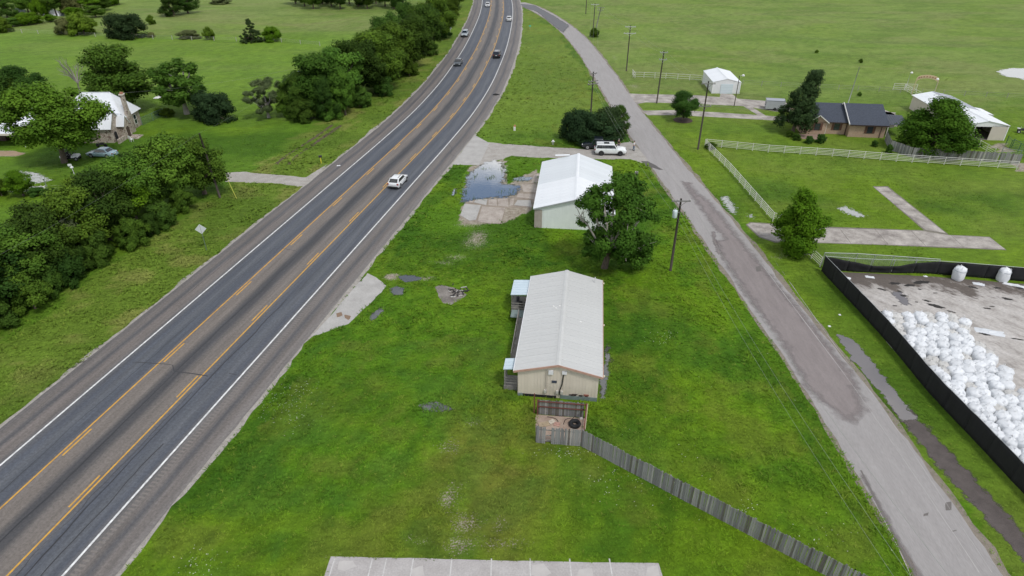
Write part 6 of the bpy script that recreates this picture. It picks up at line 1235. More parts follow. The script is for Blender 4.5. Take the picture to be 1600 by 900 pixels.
# ------------------------------------------------------------------ poles and wires
POLEW = mat('creosote_pole', (.085, .068, .055), (.04, .033, .028), 4, .9, stretch=(3, 3, .3)); ARMW = mat('grey_crossarm', (.24, .235, .22), (.15, .145, .135), 4, .9); ARML = mat('pale_crossarm', (.55, .56, .54), (.42, .43, .41), 4, .8)
INSU = flat('insulator', (.42, .40, .38), .3)
def pole(label, base, h, arms=(), r=.16, lean=(0, 0), m=None, group=None, azim=0.0, xfmr=None, name='utility_pole', armm=None):
    t = thing(name, label, 'pole', (*base, 0), azim, group); mb = MB().tube([(0, 0, -.1), (lean[0] * .5, lean[1] * .5, h * .5), (lean[0], lean[1], h)], [r, r * .85, r * .66], 9); mb.build('shaft', m or POLEW, t, True)
    for z, w in arms:
        lx, ly = lean[0] * z / h, lean[1] * z / h; a = MB().box((lx, ly - r * .9, z), (w, .1, .13)).build('crossarm', armm or ARMW, t)
        for s in (-1, 1): MB().bar((lx + s * w * .3, ly - r * .9, z - .06), (lx, ly - r * .8, z - .6), .04, .04).build('brace', armm or ARMW, a)
        for x in (-w / 2 + .1, -w * .18, w / 2 - .1): MB().lathe([(.04, 0), (.07, .05), (.06, .13), (.03, .18)], 8, (lx + x, ly - r * .9, z + .065)).build('insulator', INSU, a)
    if xfmr:
        x, z = xfmr; MB().lathe([(.25, 0), (.27, .03), (.27, .8), (.24, .88), (.08, .92)], 14, (x, -.1, z)).build('transformer', flat('transformer_grey', (.60, .68, .70), .4), t, True); MB().box((x * .5, -.1, z + .6), (abs(x), .08, .08)).build('bracket', ARMW, t)
        for s in (-.1, .1): MB().lathe([(.035, .9), (.05, 1.0), (.03, 1.15)], 8, (x + s, -.1, z)).build('bushing', INSU, t)
    return t
pA = G(1047.5, 423); pole('near utility pole with grey transformer between the tan building and side road', pA, 9.25, ((9.0, 2.1),), xfmr=(-.48, 7.0))
pB = G(1090.5, 233.5); pole('tall utility pole with two crossarms beside the white pipe fence corner', pB, 11.7, ((11.3, 2.3), (7.6, 2.1)))
pC = G(978.7, 111); pole('utility pole with two pale crossarms at the pasture fence end', pC, 10.8, ((10.5, 2.6), (9.0, 3.0)), armm=ARML)
pD = G(1026, 161.5); pole('utility pole at the upper driveway left of the small garage', pD, 10.7, ((10.4, 1.6), (9.0, 1.6)), lean=(.25, 0), armm=flat('thin_arm', (.30, .32, .30), .7))
pH = G(922, 194); pole('dark utility pole rising behind the juniper clump', pH, 9.9, ((9.6, 1.5), (8.2, 2.2), (7.7, 2.4)), azim=.5)
pE = G(926.5, 51); pole('left of two paired far poles with pale crossarm by the side road', pE, 8.8, ((8.4, 2.6),), armm=ARML, lean=(.1, 0)); pF = G(930, 50); pole('right of two paired far poles, leaning and grey', pF, 7.6, ((7.3, 2.2), (6.6, 2.0)), lean=(1.4, 0), m=ARMW)
pG = G(915.3, 22); pole('farthest utility pole cut by the top edge above the side road', pG, 10.5, ((10, 2.4),))
pJ = G(988, 352); pole('short thin pole behind the broad tree at the white shed corner', (16.9, 82.3), 6.0, ((5.8, .5),), r=.11)
pL = G(344, 309); pole('leaning utility pole at the right end of the near hedgerow', pL, 9.6, (), lean=(-.75, .3)); pK = G(481, 172); pole('utility pole with grey transformer in the far hedgerow', pK, 9.4, ((9.0, 1.6),), xfmr=(-.42, 7.0), m=ARMW)
pole('thin grey mast behind the brick house roof', G(1323, 168), 8.2, (), r=.09, m=flat('mast_grey', (.33, .34, .32), .6), lean=(.35, 0), name='mast')
def lamp_pole(label, base, h, side, r=.1, m=None):
    t = thing('yard_light', label, 'lamp post', (*base, 0)); MB().tube([(0, 0, -.1), (0, 0, h)], [r, r * .7], 8).build('shaft', m or POLEW, t, True); MB().tube([(0, 0, h - .1), (side * .6, 0, h + .05)], .03, 5).build('bracket', GALV, t); MB().lathe([(.10, .25), (.22, .15), (.3, -.05), (.24, -.12)], 12, (side * .75, 0, h)).build('lamp_head', flat('lamp_white', (.82, .82, .80), .4), t, True)
lamp_pole('dark yard light pole in front of the small white garage', G(1147, 166), 6.3, 1); lamp_pole('pale yard light standing in the pasture behind the barn', G(1416, 136), 3.2, .3, .06, flat('mast_pale', (.45, .47, .42), .6)); lamp_pole('yard light beside the carport at the left edge', G(16, 186), 5.0, -.5, .08, ARMW); lamp_pole('white yard light rising above the barn roof end', G(1455, 158), 4.6, -.3, .06, flat('mast_pale', (.45, .47, .42), .6))
WIRE = flat('aluminium_wire', (.24, .27, .22), .5, .0)
def wire(label, pts, sag=.9, r=.009, group=None):
    P = []
    for a, b in zip(pts[:-1], pts[1:]):
        a = Vector(a); b = Vector(b)
        for k in range(12): t = k / 12; p = a.lerp(b, t); p.z -= sag * 4 * t * (1 - t); P.append(p)
    P.append(Vector(pts[-1])); o = MB().tube(P, r, 4).build('power_line', WIRE, None); tag(o, label, 'power line', group)
WGp = 'power lines left of the side road'
for dx, z, lb in ((-.95, 9.2, 'leftmost'), (.95, 9.2, 'rightmost'), (-.1, 6.9, 'lowest')):
    wire(lb + ' power line strung over the grass left of the side road', [(pG[0] + dx, pG[1], 10), (pE[0] + dx, pE[1], 8.4), (pH[0] + dx, pH[1], 9.7 if z > 8 else 7.8), (pA[0] + dx, pA[1] - .15, z), (20.6 + dx, 19, z + .2), (21.2 + dx, -12, z + .2)], 1.0)
for dx, lb in ((-.9, 'left'), (.9, 'right')):
    wire(lb + ' power line right of the side road between the tall poles', [(pF[0] + 1.4 + dx, pF[1], 7.4), (pC[0] + dx, pC[1], 10.7), (pD[0] + .25 + dx * .8, pD[1], 10.5), (pB[0] + dx, pB[1], 11.5)], .8)
wire('service wire from the tall pole down to the brick house', [(pB[0], pB[1], 7.8), (56.5, 120, 4.2)], .6)
wire('service wire from the far hedgerow pole to the stone cottage', [(pK[0], pK[1], 8.6), (-76, 122, 6.0)], .8); wire('power line along the near hedgerow between the two left poles', [(pK[0], pK[1], 9.0), (pL[0] - .9, pL[1], 9.6), (-52, 40, 9.0)], 1.0, .005)
tag(MB().tube([(*G(358, 293), 1.6), (*G(370, 311), .02)], .035, 6).tube([(*G(369.5, 310.5), 0), (*G(370, 311), .12)], .06, 6).build('guy_wire_guard', flat('guard_yellow', (.62, .62, .10), .5)), 'yellow guy wire guard right of the leaning pole', 'guy wire')
# ------------------------------------------------------------------ signs, mailbox, small things
def diamond_sign(label, px, py, top, s, yaw, m, post):
    t = thing('road_sign', label, 'sign', (*G(px, py), 0), yaw); h = HT(px, py, top); MB().box((0, 0, (h - s * .7) / 2 + .2), (.06, .05, h - s * .7 + .4)).build('post', post, t)
    MB().add([(0, -.04, h), (s * .7, -.04, h - s * .7), (0, -.04, h - 1.4 * s), (-s * .7, -.04, h - s * .7), (0, -.055, h), (s * .7, -.055, h - s * .7), (0, -.055, h - 1.4 * s), (-s * .7, -.055, h - s * .7)], [(0, 1, 2, 3), (7, 6, 5, 4), (0, 4, 5, 1), (1, 5, 6, 2), (2, 6, 7, 3), (3, 7, 4, 0)]).build('plate', m, t); MB().box((0, -.065, h - s * .7), (.05, .015, s * 1.2)).build('stiffener', flat('sign_strap', (.40, .42, .42), .5), t)
diamond_sign('silver back of a diamond road sign on the left verge', 323, 391, 350, .95, .25, flat('sign_back', (.68, .72, .72), .35, .2), flat('sign_post', (.12, .16, .14), .6))
diamond_sign('small far diamond sign on the verge by the highway curve', 704, 50, 41, .8, .9, flat('sign_back', (.68, .72, .72), .35, .2), GALV)
t = thing('small_sign', 'tiny green roadside sign between highway curve and side road', 'sign', (*G(828, 46), 0)); MB().box((0, 0, .5), (.06, .05, 1.0)).build('post', GALV, t); MB().box((0, -.04, 1.1), (.7, .02, .4)).build('plate', flat('sign_green', (.10, .50, .33), .5), t)
t = thing('mailbox', 'black mailbox on a yellow post beside the farm driveway', 'mailbox', (*G(502, 255), 0), .3); MB().box((0, 0, .5), (.12, .12, 1.0)).build('post', flat('mail_yellow', (.75, .62, .05), .5), t); MB().box((0, 0, 1.12), (.55, .28, .22)).lathe([(.14, -.27), (.14, .27)], 12, (0, 0, 1.23), axis='X').build('box', flat('mail_black', (.02, .02, .02), .5), t)
t = thing('utility_marker', 'white utility box with reddish top in the grass left of the junipers', 'marker', (*G(804, 204), 0)); MB().box((0, 0, .35), (.4, .35, .7)).build('box', flat('marker_white', (.72, .72, .70), .5), t); MB().box((.05, 0, .9), (.3, .1, .35)).build('flag', flat('marker_red', (.55, .22, .14), .6), t)
t = thing('hydrant', 'white pipe stand in the grass beside the gravel drive', 'hydrant', (*G(864, 226), 0)); MB().lathe([(.18, 0), (.16, .5), (.22, .55), (.22, .65), (.1, .85)], 10).build('stand', flat('marker_white', (.72, .72, .70), .5), t, True); MB().lathe([(.08, -.3), (.08, .3)], 8, (0, 0, .55), axis='X').build('outlet', flat('marker_white', (.72, .72, .70), .5), t)
t = thing('pipe_stand', 'white pipe stand under the pecan tree in front of the cars', 'pipe stand', (*G(116, 272), 0)); MB().tube([(0, 0, 0), (0, 0, 1.4)], .06, 8).build('pipe', WHITE, t); MB().lathe([(.2, 1.0), (.26, 1.15), (.12, 1.3)], 10).build('meter', WHITE, t); MB().box((-.2, 0, 1.5), (.5, .25, .3)).build('box', WHITE, t)
t = thing('pipe_stand', 'small grey pipe stand beside the flooded farm track', 'pipe stand', (*G(73, 292), 0)); MB().tube([(0, 0, 0), (0, 0, 1.3)], .06, 8).build('pipe', GALV, t); MB().lathe([(.12, 1.2), (.16, 1.35), (.05, 1.45)], 10).build('cap', GALV, t)
t = thing('garden_chair', 'white garden chair beside the stone cottage steps', 'chair', (*G(206, 221), 0), 2.6); WC = flat('white_resin', (.80, .80, .79), .4)
MB().box((0, 0, .42), (.55, .5, .06)).build('seat', WC, t); MB().box((0, .26, .75), (.55, .06, .65)).build('backrest', WC, t)
for s in (-1, 1):
    MB().box((s * .28, 0, .62), (.06, .5, .05)).build('armrest', WC, t)
    for y in (-.2, .2): MB().box((s * .23, y, .2), (.06, .06, .4)).build('leg', WC, t)
tag(MB().tube([(0, 0, .05), (.5, .1, .07), (1.0, .05, .06), (1.5, .2, .05)], [.1, .22, .2, .06], 7).box((.6, -.25, .05), (.7, .25, .08)).build('tyre_shred', flat('rubber', (.014, .014, .015), .8), None, loc=(*G(770, 148.5), .03)), 'black shredded tyre lying on the right highway shoulder', 'tyre shred')
crumple(247, 153, .9, .5, .2, 'white feed tub lid lying in the pasture behind the cottage', .5, WHITE, 'lid', 'feed_lid'); crumple(1312, 492, .12, .12, 0, 'white litter scrap beside the black screen fence, upper one', .1, WHITE, 'litter', 'litter'); crumple(1296, 510, .14, .12, 0, 'white litter scrap beside the black screen fence, lower one', .1, WHITE, 'litter', 'litter'); crumple(529, 559 - 300 + 0, .35, .2, .3, 'pale litter on the left highway shoulder beyond the mailbox', .08, WHITE, 'litter', 'litter')
# ranch arch
t = thing('ranch_arch', 'tan arched ranch sign on two posts above the barn roof', 'arch', (*G(1441, 150), 0), -.35); AR = flat('arch_tan', (.62, .48, .30), .6); h = 3.8
for x in (-2.1, 2.1): MB().tube([(x, 0, 0), (x, 0, h)], .07, 8).build('post', AR, t)
mb = MB(); nA = 12
for k in range(nA):
    a0, a1 = math.pi * k / nA, math.pi * (k + 1) / nA; P0 = (-2.1 * math.cos(a0), math.sin(a0)); P1 = (-2.1 * math.cos(a1), math.sin(a1))
    mb.slab([(P0[0], -.03, h - .9 + .9 * P0[1]), (P1[0], -.03, h - .9 + .9 * P1[1]), (P1[0], -.03, h + .75 * P1[1]), (P0[0], -.03, h + .75 * P0[1])], .05)
mb.build('sign_band', AR, t)
for k in range(7):
    a = math.pi * (k + 2.2) / 11.4; MB().box((-2.1 * math.cos(a), -.08, h - .45 + .82 * math.sin(a)), (.24, .03, .24)).build('letter_block', flat('letter_brown', (.36, .16, .11), .7), t)

# ------------------------------------------------------------------ vehicles
def paint(name, c, rough=.28, metal=.0):
    m = flat(name, c, rough, metal, .6); b = m.node_tree.nodes['Principled BSDF']; b.inputs['Coat Weight'].default_value = .6; b.inputs['Coat Roughness'].default_value = .08; return m
CGLASS = flat('car_glass', (.012, .015, .018), .05, 0, .9); TRIM = flat('black_trim', (.018, .018, .019), .55); RUB_ = flat('rubber', (.014, .014, .015), .8); ALLOY = flat('alloy', (.50, .51, .52), .35, .7); REDL = flat('tail_lens', (.30, .015, .012), .25); HEADL = flat('head_lens', (.75, .77, .78), .12); PLATE = flat('plate', (.75, .75, .72), .5)
KP = {  # length, width, height, belt, hood x, windscreen foot/top, rear window top/foot, hood height, deck height
    'sedan': dict(L=4.85, W=1.85, H=1.46, belt=.92, ws=(.95, .25), rw=(-1.05, -1.75), hood=.90, deck=.98, wb=2.8, r=.33),
    'suv': dict(L=4.95, W=1.98, H=1.78, belt=1.08, ws=(1.05, .40), rw=(-2.05, -2.35), hood=1.05, deck=1.1, wb=2.85, r=.37),
    'crossover': dict(L=4.45, W=1.83, H=1.54, belt=.97, ws=(1.05, .20), rw=(-1.35, -2.08), hood=.98, deck=1.02, wb=2.65, r=.35),
    'bigsuv': dict(L=5.4, W=2.05, H=1.93, belt=1.18, ws=(1.15, .55), rw=(-2.35, -2.58), hood=1.16, deck=1.2, wb=3.1, r=.41),
    'pickup': dict(L=5.7, W=2.02, H=1.90, belt=1.18, ws=(1.25, .70), rw=(-.75, -.95), hood=1.17, deck=1.12, wb=3.55, r=.41)}
def car(label, name, cat, xy, yaw, kind, col, z=.03, rim=None, sunroof=False, facing=None):
    k = KP[kind]; L, W, H, be = k['L'], k['W'], k['H'], k['belt']; h2, w = L / 2, W / 2; t = thing(name, label, cat, (*xy, z), yaw); P = col
    wsf, wst = k['ws']; rwt, rwf = k['rw']; zb = .24 if kind in ('sedan', 'crossover') else .34
    st = [(-h2, .84, zb + .22, be - .16, k['deck'] - .14), (-h2 + .10, .93, zb + .05, be - .04, k['deck'] - .02), (-h2 + .45, .99, zb, be, k['deck']), (rwf, 1.0, zb, be, k['deck'] + .01), (0, 1.0, zb, be, be + .02), (wsf, 1.0, zb, be - .02, k['hood'] + .03), (h2 - .75, .98, zb, be - .08, k['hood'] - .04), (h2 - .22, .92, zb + .03, be - .2, k['hood'] - .14), (h2 - .02, .78, zb + .16, be - .34, k['hood'] - .30)]
    vs = []; fs = []; n = 10
    for x, q, b, s, tp in st:
        ww = w * q
        for yy, zz in ((-.90, b), (-1, b + .16), (-1.0, (b + s) / 2 + .05), (-.97, s - .02), (-.72, tp), (.72, tp), (.97, s - .02), (1.0, (b + s) / 2 + .05), (1, b + .16), (.90, b)): vs.append((x, yy * ww, zz))
    for i in range(len(st) - 1):
        for j in range(n): j2 = (j + 1) % n; fs.append((i * n + j, (i + 1) * n + j, (i + 1) * n + j2, i * n + j2))
    fs.append(tuple(range(n))); fs.append(tuple((len(st) - 1) * n + j for j in reversed(range(n))))
    o = MB().add(vs, fs).build('body', P, t, True); md = o.modifiers.new('bev', 'BEVEL'); md.width = .03; md.segments = 2; md.limit_method = 'ANGLE'; md.angle_limit = R(35)
    # cabin frustum
    wb_, wt = w * .94, w * .76; zt = H; B = [(rwf, -wb_), (wsf, -wb_), (wsf, wb_), (rwf, wb_)]; T = [(rwt, -wt), (wst, -wt), (wst, wt), (rwt, wt)]
    mid = [((a[0] * .12 + b[0] * .88), (a[1] * .12 + b[1] * .88)) for a, b in zip(B, T)]; zc = be + (zt - be) * .9
    vs = [(x, y, be - .03) for x, y in B] + [(x, y, zc) for x, y in mid] + [(x * .96 + (rwt + wst) / 2 * .04, y * .88, zt) for x, y in T]
    fs = [(0, 1, 5, 4), (1, 2, 6, 5), (2, 3, 7, 6), (3, 0, 4, 7), (4, 5, 9, 8), (5, 6, 10, 9), (6, 7, 11, 10), (7, 4, 8, 11), (8, 9, 10, 11)]
    o = MB().add(vs, fs).build('cabin', P, t, True); md = o.modifiers.new('bev', 'BEVEL'); md.width = .06; md.segments = 3; md.limit_method = 'ANGLE'; md.angle_limit = R(25)
    C0 = [Vector((x, y, be)) for x, y in B]; C1 = [Vector((x, y, zc)) for x, y in mid]
    def pane(i, j, a0, a1, b0, b1, nm='window'):
        def pt(a, b): return C0[i].lerp(C0[j], a).lerp(C1[i].lerp(C1[j], a), b)
        q = [pt(a0, b0), pt(a1, b0), pt(a1, b1), pt(a0, b1)]; nn = (q[1] - q[0]).cross(q[3] - q[0]).normalized()
        if nn.dot(q[0] + q[2] - Vector((0, 0, 2 * be))) < 0 : nn = -nn
        c = (q[0] + q[2]) / 2; 
        if nn.dot(c - Vector(((rwf + wsf) / 2, 0, c.z))) < 0: nn = -nn
        vs = [p + nn * .018 for p in q] + [p - nn * .02 for p in q]; MB().add(vs, [(0, 1, 2, 3), (7, 6, 5, 4), (0, 4, 5, 1), (1, 5, 6, 2), (2, 6, 7, 3), (3, 7, 4, 0)]).build(nm, CGLASS, t)
    pane(1, 2, .07, .93, .08, .96, 'windscreen'); pane(3, 0, .09, .91, .14, .92, 'rear_window')
    cuts = {'sedan': ((.06, .49), (.52, .95)), 'pickup': ((.06, .47), (.51, .95)), 'suv': ((.04, .28), (.31, .61), (.64, .95)), 'bigsuv': ((.03, .30), (.305, .62), (.625, .96)), 'crossover': ((.05, .30), (.31, .61), (.62, .96))}[kind]
    for a, b in cuts: pane(0, 1, a, b, .12, .9); pane(3, 2, a, b, .12, .9)
    if sunroof: MB().box(((rwt + wst) / 2 + .2, 0, H + .004), (.9, .8, .02)).build('sunroof', CGLASS, t)
    r = k['r']
    for x in (-k['wb'] / 2 - .03, k['wb'] / 2 - .03 + .1):
        for s in (-1, 1):
            MB().lathe([(r + .055, -.02), (r + .06, .012)], 20, (x, s * (w - .012), r + .02), axis='Y').build('wheel_arch', TRIM, t)
            wh = MB().lathe([(r * .62, -.11), (r * .95, -.11), (r, -.07), (r, .07), (r * .95, .11), (r * .62, .11)], 20, (x, s * (w - .09), r), axis='Y').build('wheel', RUB_, t, True); MB().lathe([(r * .60, -.115), (r * .6, .115)], 14, (x, s * (w - .09), r), axis='Y').build('rim', rim or ALLOY, wh); MB().lathe([(r * .16, -.125), (r * .16, .125)], 8, (x, s * (w - .09), r), axis='Y').build('hub', TRIM, wh)
    for s in (-1, 1):
        MB().box((h2 - .14, s * w * .66, k['hood'] - .30), (.24, w * .36, .13), top=.9).build('headlight', HEADL, t); MB().box((-h2 + .06, s * w * .80, be - .14), (.12, w * .26, .24 if kind != 'sedan' else .16)).build('tail_light', REDL, t)
        MB().box((wsf - .25, s * (w + .07), be + .08), (.1, .2, .13), top=.8).build('mirror', P, t)
        for dx in (.35, -.75): MB().box((dx, s * (w + .004), be - .1), (.18, .025, .03)).build('door_handle', TRIM if kind != 'bigsuv' else ALLOY, t)
    MB().box((-h2 + .02, 0, zb + .16), (.14, W * .86, .2), top=.95).build('rear_bumper', TRIM if kind != 'sedan' else P, t); MB().box((h2 - .07, 0, zb + .14), (.16, W * .74, .18), top=.95).build('front_bumper', TRIM if kind != 'sedan' else P, t)
    MB().box((h2 - .06, 0, k['hood'] - .34), (.1, W * .42, .16)).build('grille', TRIM, t); MB().box((-h2 - .012, 0, be - .25), (.02, .42, .14)).build('number_plate', PLATE, t)
    if kind == 'pickup':
        MB().box((-1.85, 0, k['deck'] + .012), (1.65, W * .74, .03)).build('cargo_bed', flat('bed_liner', (.006, .006, .007), .9), t)
        for s in (-1, 1): MB().box((-1.85, s * W * .41, k['deck'] + .03), (1.75, .12, .08)).build('bed_rail', P, t)
        MB().box((-h2 + .1, 0, k['deck'] + .0), (.1, W * .8, .1)).build('tailgate', P, t)
    if kind in ('suv', 'bigsuv', 'crossover'):
        for s in (-1, 1): MB().bar(((wst), s * w * .60, H + .03), ((rwt), s * w * .60, H + .03), .05, .04).build('roof_rail', TRIM if kind != 'bigsuv' else ALLOY, t)
    return t
def hyaw(px, py):                     # direction of the highway there
    x, y = G(px, py); i = int(np.argmin(np.abs(HWY[:, 1] - y))); d = HWY[min(i + 2, len(HWY) - 1)] - HWY[i - 2]; return math.atan2(d[1], d[0])
car('white crossover driving away in the right lane of the highway', 'crossover_car', 'car', G(622.5, 288), hyaw(622, 288), 'crossover', paint('pearl_white', (.78, .79, .79)))
car('black boxy vehicle driving away in the right lane near the curve', 'dark_suv', 'car', G(776.5, 89), hyaw(776, 89), 'suv', paint('gloss_black', (.015, .015, .016)))
car('dark grey sedan coming towards the viewer in the left lane', 'sedan_car', 'car', G(716, 101), hyaw(716, 101) + math.pi, 'sedan', paint('dark_grey_paint', (.055, .065, .07)))
car('silver boxy vehicle on the left shoulder of the curve', 'silver_suv', 'car', G(726.5, 56.5), hyaw(726, 56) + math.pi, 'suv', paint('silver_paint', (.42, .47, .49), .3, .3))
car('silver sedan in the right lane at the far end of the curve', 'sedan_car', 'car', G(795.5, 32), hyaw(795, 32), 'sedan', paint('pale_silver', (.60, .61, .60), .3, .2))
car('pale car with dark front at the top edge of the left lane', 'sedan_car', 'car', G(762, 10), hyaw(762, 10) + math.pi, 'sedan', paint('pale_grey', (.58, .58, .58)))
car('big white sport utility vehicle parked on the gravel drive', 'white_suv', 'car', G(953, 240.5), R(-3), 'bigsuv', paint('pearl_white', (.78, .79, .79)), .016, flat('dark_rim', (.06, .06, .065), .4, .5), True)
car('black pickup truck parked under the junipers beside the white vehicle', 'pickup_truck', 'truck', G(934, 231.5), R(176), 'pickup', paint('blue_black', (.010, .014, .022)), .016)
car('light blue sedan parked in front of the stone cottage', 'blue_sedan', 'car', G(161, 244), R(174), 'sedan', paint('ice_blue', (.32, .45, .52), .3, .2), .0)
# side-by-side buggy under the pecan, quad bike at the right edge
def buggy(label, xy, yaw, col, name, cat):
    t = thing(name, label, cat, (*xy, 0), yaw); DK = flat('buggy_black', (.02, .02, .022), .6)
    MB().box((.75, 0, .75), (1.1, 1.25, .38), top=.8).build('hood', col, t); MB().box((-.95, 0, .78), (1.0, 1.35, .32)).build('cargo_box', col, t); MB().box((0, 0, .5), (2.6, 1.15, .22)).build('chassis', DK, t)
    for s in (-1, 1): MB().box((-.3, s * .32, .85), (.5, .5, .16)).box((-.52, s * .32, 1.15), (.12, .5, .55)).build('seat', DK, t)
    for s in (-1, 1):
        MB().tube([(.55, s * .6, .85), (.2, s * .58, 1.85), (-.75, s * .58, 1.85), (-.85, s * .6, .9)], .03, 6).build('roll_bar', DK, t)
        for x in (.95, -.95): wh = MB().lathe([(.17, -.12), (.30, -.12), (.33, -.08), (.33, .08), (.30, .12), (.17, .12)], 14, (x, s * .62, .33), axis='Y').build('wheel', RUB_, t, True); MB().lathe([(.17, -.125), (.17, .125)], 10, (x, s * .62, .33), axis='Y').build('rim', ALLOY, wh)
    MB().box((-.28, 0, 1.9), (1.15, 1.25, .06)).build('roof', DK, t); MB().lathe([(.15, -.01), (.17, 0), (.15, .01)], 12, (.35, .32, 1.1), axis='X').build('steering_wheel', DK, t)
    for s in (-1, 1): MB().box((1.28, s * .4, .8), (.06, .22, .12)).build('headlight', HEADL, t)
    return t
buggy('white and black utility buggy parked under the pecan tree', G(113, 250), R(8), WHITE, 'utility_buggy', 'buggy')
t = thing('quad_bike', 'dark quad bike standing in the grass at the right edge', 'quad bike', (*G(1597, 208), 0), 2.6); DKQ = flat('buggy_black', (.02, .02, .022), .6)
MB().box((0, 0, .65), (1.5, .5, .3), top=.7).build('body', DKQ, t); MB().box((-.2, 0, .88), (.8, .35, .14)).build('seat', flat('seat_vinyl', (.05, .05, .05), .5), t); MB().tube([(.45, -.4, 1.1), (.5, 0, 1.05), (.45, .4, 1.1)], .025, 6).build('handlebar', ALLOY, t); MB().box((.75, 0, .8), (.5, .8, .05)).build('rack', ALLOY, t); MB().box((-.8, 0, .8), (.5, .8, .05)).build('rack', ALLOY, t)
for x in (-.6, .6):
    for s in (-1, 1): wh = MB().lathe([(.14, -.12), (.28, -.12), (.28, .12), (.14, .12)], 14, (x, s * .45, .28), axis='Y').build('wheel', RUB_, t, True); MB().lathe([(.14, -.125), (.14, .125)], 10, (x, s * .45, .28), axis='Y').build('rim', WHITE, wh)
t = thing('yard_clutter', 'dark clutter standing before the stone cottage terrace', 'clutter', (*G(160, 230), 0), 3.0)  # made-up bike shape standing in for unidentified dark clutter
MB().box((0, 0, .6), (1.1, .3, .3), top=.7).build('body', DKQ, t); MB().box((-.3, 0, .8), (.6, .28, .1)).build('seat', DKQ, t); MB().tube([(.5, -.35, 1.05), (.55, 0, 1.0), (.5, .35, 1.05)], .02, 6).build('handlebar', ALLOY, t); MB().tube([(.55, 0, 1.0), (.8, 0, .33)], .035, 6).build('fork', ALLOY, t)
for x in (-.75, .8): MB().lathe([(.2, -.06), (.33, -.05), (.33, .05), (.2, .06)], 16, (x, 0, .33), axis='Y').build('wheel', RUB_, t, True)
# covered trailer left of the leaning cedar, flatbed behind the house
t = thing('box_trailer', 'small grey box trailer left of the leaning cedar', 'trailer', (*G(1209, 171), 0), R(-12)); MB().box((0, 0, 1.15), (3.6, 1.9, 1.7)).build('body', mat('trailer_grey', (.46, .47, .50), (.38, .39, .42), 1, .5), t); MB().box((0, 0, 2.03), (3.7, 2.0, .06)).build('roof', flat('trailer_roof', (.30, .32, .36), .5), t); MB().bar((-1.8, 0, .4), (-2.7, 0, .4), .1, .1).build('tongue', TRIM, t)
MB().lathe([(.3, -.03), (.36, 0), (.3, .03)], 16, (-1.83, .1, 1.15), axis='X').build('spare_wheel', RUB_, t); MB().lathe([(.16, -.05), (.16, .04)], 10, (-1.84, .1, 1.15), axis='X').build('spare_rim', WHITE, t)
for s in (-1, 1): MB().lathe([(.2, -.1), (.32, -.1), (.32, .1), (.2, .1)], 14, (0, s * .95, .32), axis='Y').build('wheel', RUB_, t, True)
t = thing('gooseneck_trailer', 'long flatbed trailer parked behind the brick house roof', 'trailer', (68.5, 127.6, 0), R(-8)); MB().box((0, 0, .85), (9.0, 2.4, .18)).build('deck', flat('deck_grey', (.46, .46, .44), .7), t); MB().box((0, -1.22, .95), (9.0, .1, .25)).build('side_rail', flat('rail_white', (.68, .68, .66), .5), t); MB().box((4.1, 0, 1.5), (.6, 2.2, 1.1)).build('headboard', flat('red_oxide', (.22, .05, .035), .6), t)
for x in (2.2, 3.2):
    for s in (-1, 1): wh = MB().lathe([(.24, -.12), (.4, -.12), (.4, .12), (.24, .12)], 14, (x, s * 1.15, .4), axis='Y').build('wheel', RUB_, t, True); MB().lathe([(.24, -.125), (.24, .125)], 10, (x, s * 1.15, .4), axis='Y').build('rim', WHITE, wh)
for i, (x, y, c, s) in enumerate(((72.8, 124.6, (.20, .05, .035), 1.0), (74.2, 124.2, (.10, .07, .05), .8))):
    tag(MB().box((0, 0, .45 * s), (1.5 * s, .9 * s, .9 * s), top=.9).lathe([(.3 * s, -.06), (.36 * s, 0), (.3 * s, .06)], 14, (-.2 * s, -.5 * s, .36 * s), axis='Y').lathe([(.2 * s, -.1), (.2 * s, .08)], 10, (.4 * s, -.5 * s, .4 * s), axis='Y').build('farm_implement', flat('implement%d' % i, c, .7), None, loc=(x, y, .012)), ('red' if i == 0 else 'brown') + ' farm implement parked behind the brick house', 'implement')
tag(MB().box((0, 0, .5), (2.4, 1.2, .8), top=.85).box((.7, 0, 1.0), (.9, 1.0, .5), top=.8).lathe([(.2, -.62), (.3, -.62), (.3, .62), (.2, .62)], 12, (.7, 0, .3), axis='Y').lathe([(.2, -.62), (.3, -.62), (.3, .62), (.2, .62)], 12, (-.7, 0, .3), axis='Y').build('parked_machine', flat('dark_maroon', (.05, .02, .022), .5), None, loc=(*G(4, 219), 0)), 'dark maroon machine parked under the carport', 'machine')

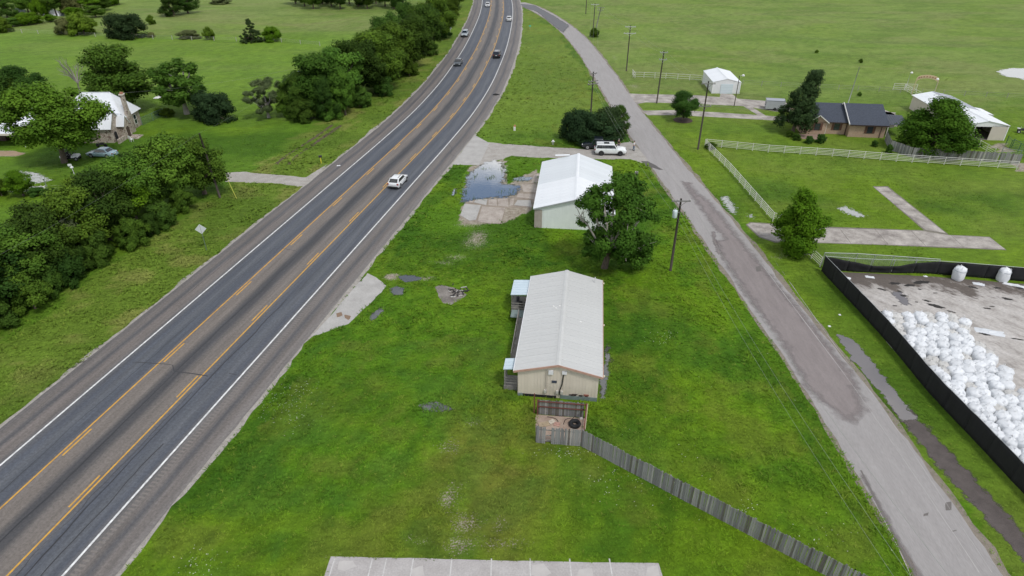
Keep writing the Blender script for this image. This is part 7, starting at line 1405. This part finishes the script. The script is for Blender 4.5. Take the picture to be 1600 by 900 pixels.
# ------------------------------------------------------------------ people
SKIN = mat('skin', (.50, .32, .23), (.44, .27, .19), 8, .6)
def skin_obj(name, V, E, Rr, m, parent, root=0, sub=1):
    me = bpy.data.meshes.new(name); me.from_pydata(V, E, []); o = link(name, me, parent); o.modifiers.new('skin', 'SKIN'); sd = me.skin_vertices[0].data
    for i, r in enumerate(Rr): sd[i].radius = (r, r) if not isinstance(r, tuple) else r; sd[i].use_root = (i == root)
    ss = o.modifiers.new('sub', 'SUBSURF'); ss.levels = sub; ss.render_levels = sub; me.materials.append(m); return o
def person(label, xy, yaw, shirt, pants, hair, arm=(.1, .1), stride=.12, z=.02):
    t = thing('person', label, 'person', (*xy, z), yaw); s = stride
    V = [(0, 0, .95), (0, 0, 1.15), (0, .0, 1.38), (0, 0, 1.50), (0, .02, 1.60), (0, .03, 1.70)]; Rr = [(.15, .11), (.14, .10), (.17, .10), .06, .085, .075]; E = [(0, 1), (1, 2), (2, 3), (3, 4), (4, 5)]
    def add(p, r, f): V.append(p); Rr.append(r); E.append((f, len(V) - 1)); return len(V) - 1
    H = []
    for d in (-1, 1):
        k = add((d * .10, d * s * .3, .86), .09, 0); k = add((d * .11, d * s * .7 + .02, .48), .065, k); k = add((d * .12, d * s, .09), .042, k); add((d * .14, d * s + .14, .035), .036, k)
        a = add((d * .20, 0, 1.40), .06, 2); a = add((d * (.27 + arm[0] * .3), -.01, 1.13), .045, a); a = add((d * (.28 + arm[0] * .2), .10 + arm[1], .93), .034, a); hnd = add((d * .28, .13 + arm[1], .86), .03, a)
        for q, (fx, ln) in enumerate(((-.026, .075), (-.009, .09), (.009, .085), (.026, .065))): b = add((d * .28 + fx, .15 + arm[1], .82), .010, hnd); add((d * .28 + fx, .165 + arm[1], .82 - ln * .8), .008, b)
        b = add((d * .28 - d * .035, .16 + arm[1], .85), .011, hnd); add((d * .28 - d * .05, .18 + arm[1], .81), .009, b)
    skin_obj('body', V, E, Rr, SKIN, t)
    SV = [(0, 0, .93), (0, 0, 1.15), (0, 0, 1.40)]; SR = [(.175, .135), (.165, .125), (.19, .12)]; SE = [(0, 1), (1, 2)]
    for d in (-1, 1): SV += [(d * .21, 0, 1.41), (d * (.25 + arm[0] * .2), -.005, 1.20)]; SR += [.078, .07]; SE += [(2, len(SV) - 2), (len(SV) - 2, len(SV) - 1)]
    skin_obj('shirt', SV, SE, SR, shirt, t)
    JV = [(0, 0, .97)]; JR = [(.17, .125)]; JE = []
    for d in (-1, 1):
        i = len(JV); JV += [(d * .10, d * s * .3, .84), (d * .11, d * s * .7 + .02, .48), (d * .12, d * s, .10)]; JR += [.105, .082, .068]; JE += [(0, i), (i, i + 1), (i + 1, i + 2)]
    skin_obj('trousers', JV, JE, JR, pants, t)
    for d in (-1, 1): MB().box((d * .135, d * s + .07, .05), (.10, .28, .10), top=.8).build('shoe', flat('shoe_dark', (.03, .025, .022), .7), t)
    MB().lathe([(.088, 1.63), (.097, 1.70), (.088, 1.76), (.05, 1.80)], 12, (0, -.005, 0)).build('hair', hair, t, True)
    for d in (-1, 1): MB().lathe([(.012, -.004), (.012, .004)], 8, (d * .032, .105, 1.655), axis='Y').build('eye', flat('eye_dark', (.02, .015, .012), .3), t); MB().box((d * .088, .02, 1.65), (.02, .04, .06)).build('ear', SKIN, t)
    MB().add([(-.014, .10, 1.61), (.014, .10, 1.61), (0, .135, 1.615), (0, .10, 1.66)], [(0, 1, 2), (1, 3, 2), (3, 0, 2), (0, 3, 1)]).build('nose', SKIN, t); MB().box((0, .10, 1.58), (.05, .015, .012)).build('mouth', flat('lip', (.30, .13, .11), .6), t)
    return t
person('person in white shirt and blue jeans standing at the edge of the side road', G(990, 235.5), R(60), flat('white_shirt', (.70, .73, .75), .8), flat('denim', (.085, .14, .22), .85), flat('dark_hair', (.03, .022, .018), .8), (.15, .05), .16)
person('person in dark clothes standing between the pickup and white vehicle', G(966, 232.5), R(-40), flat('dark_jacket', (.022, .024, .03), .8), flat('dark_trousers', (.03, .032, .04), .85), flat('grey_hair', (.35, .34, .33), .8), (.05, .02), .06)
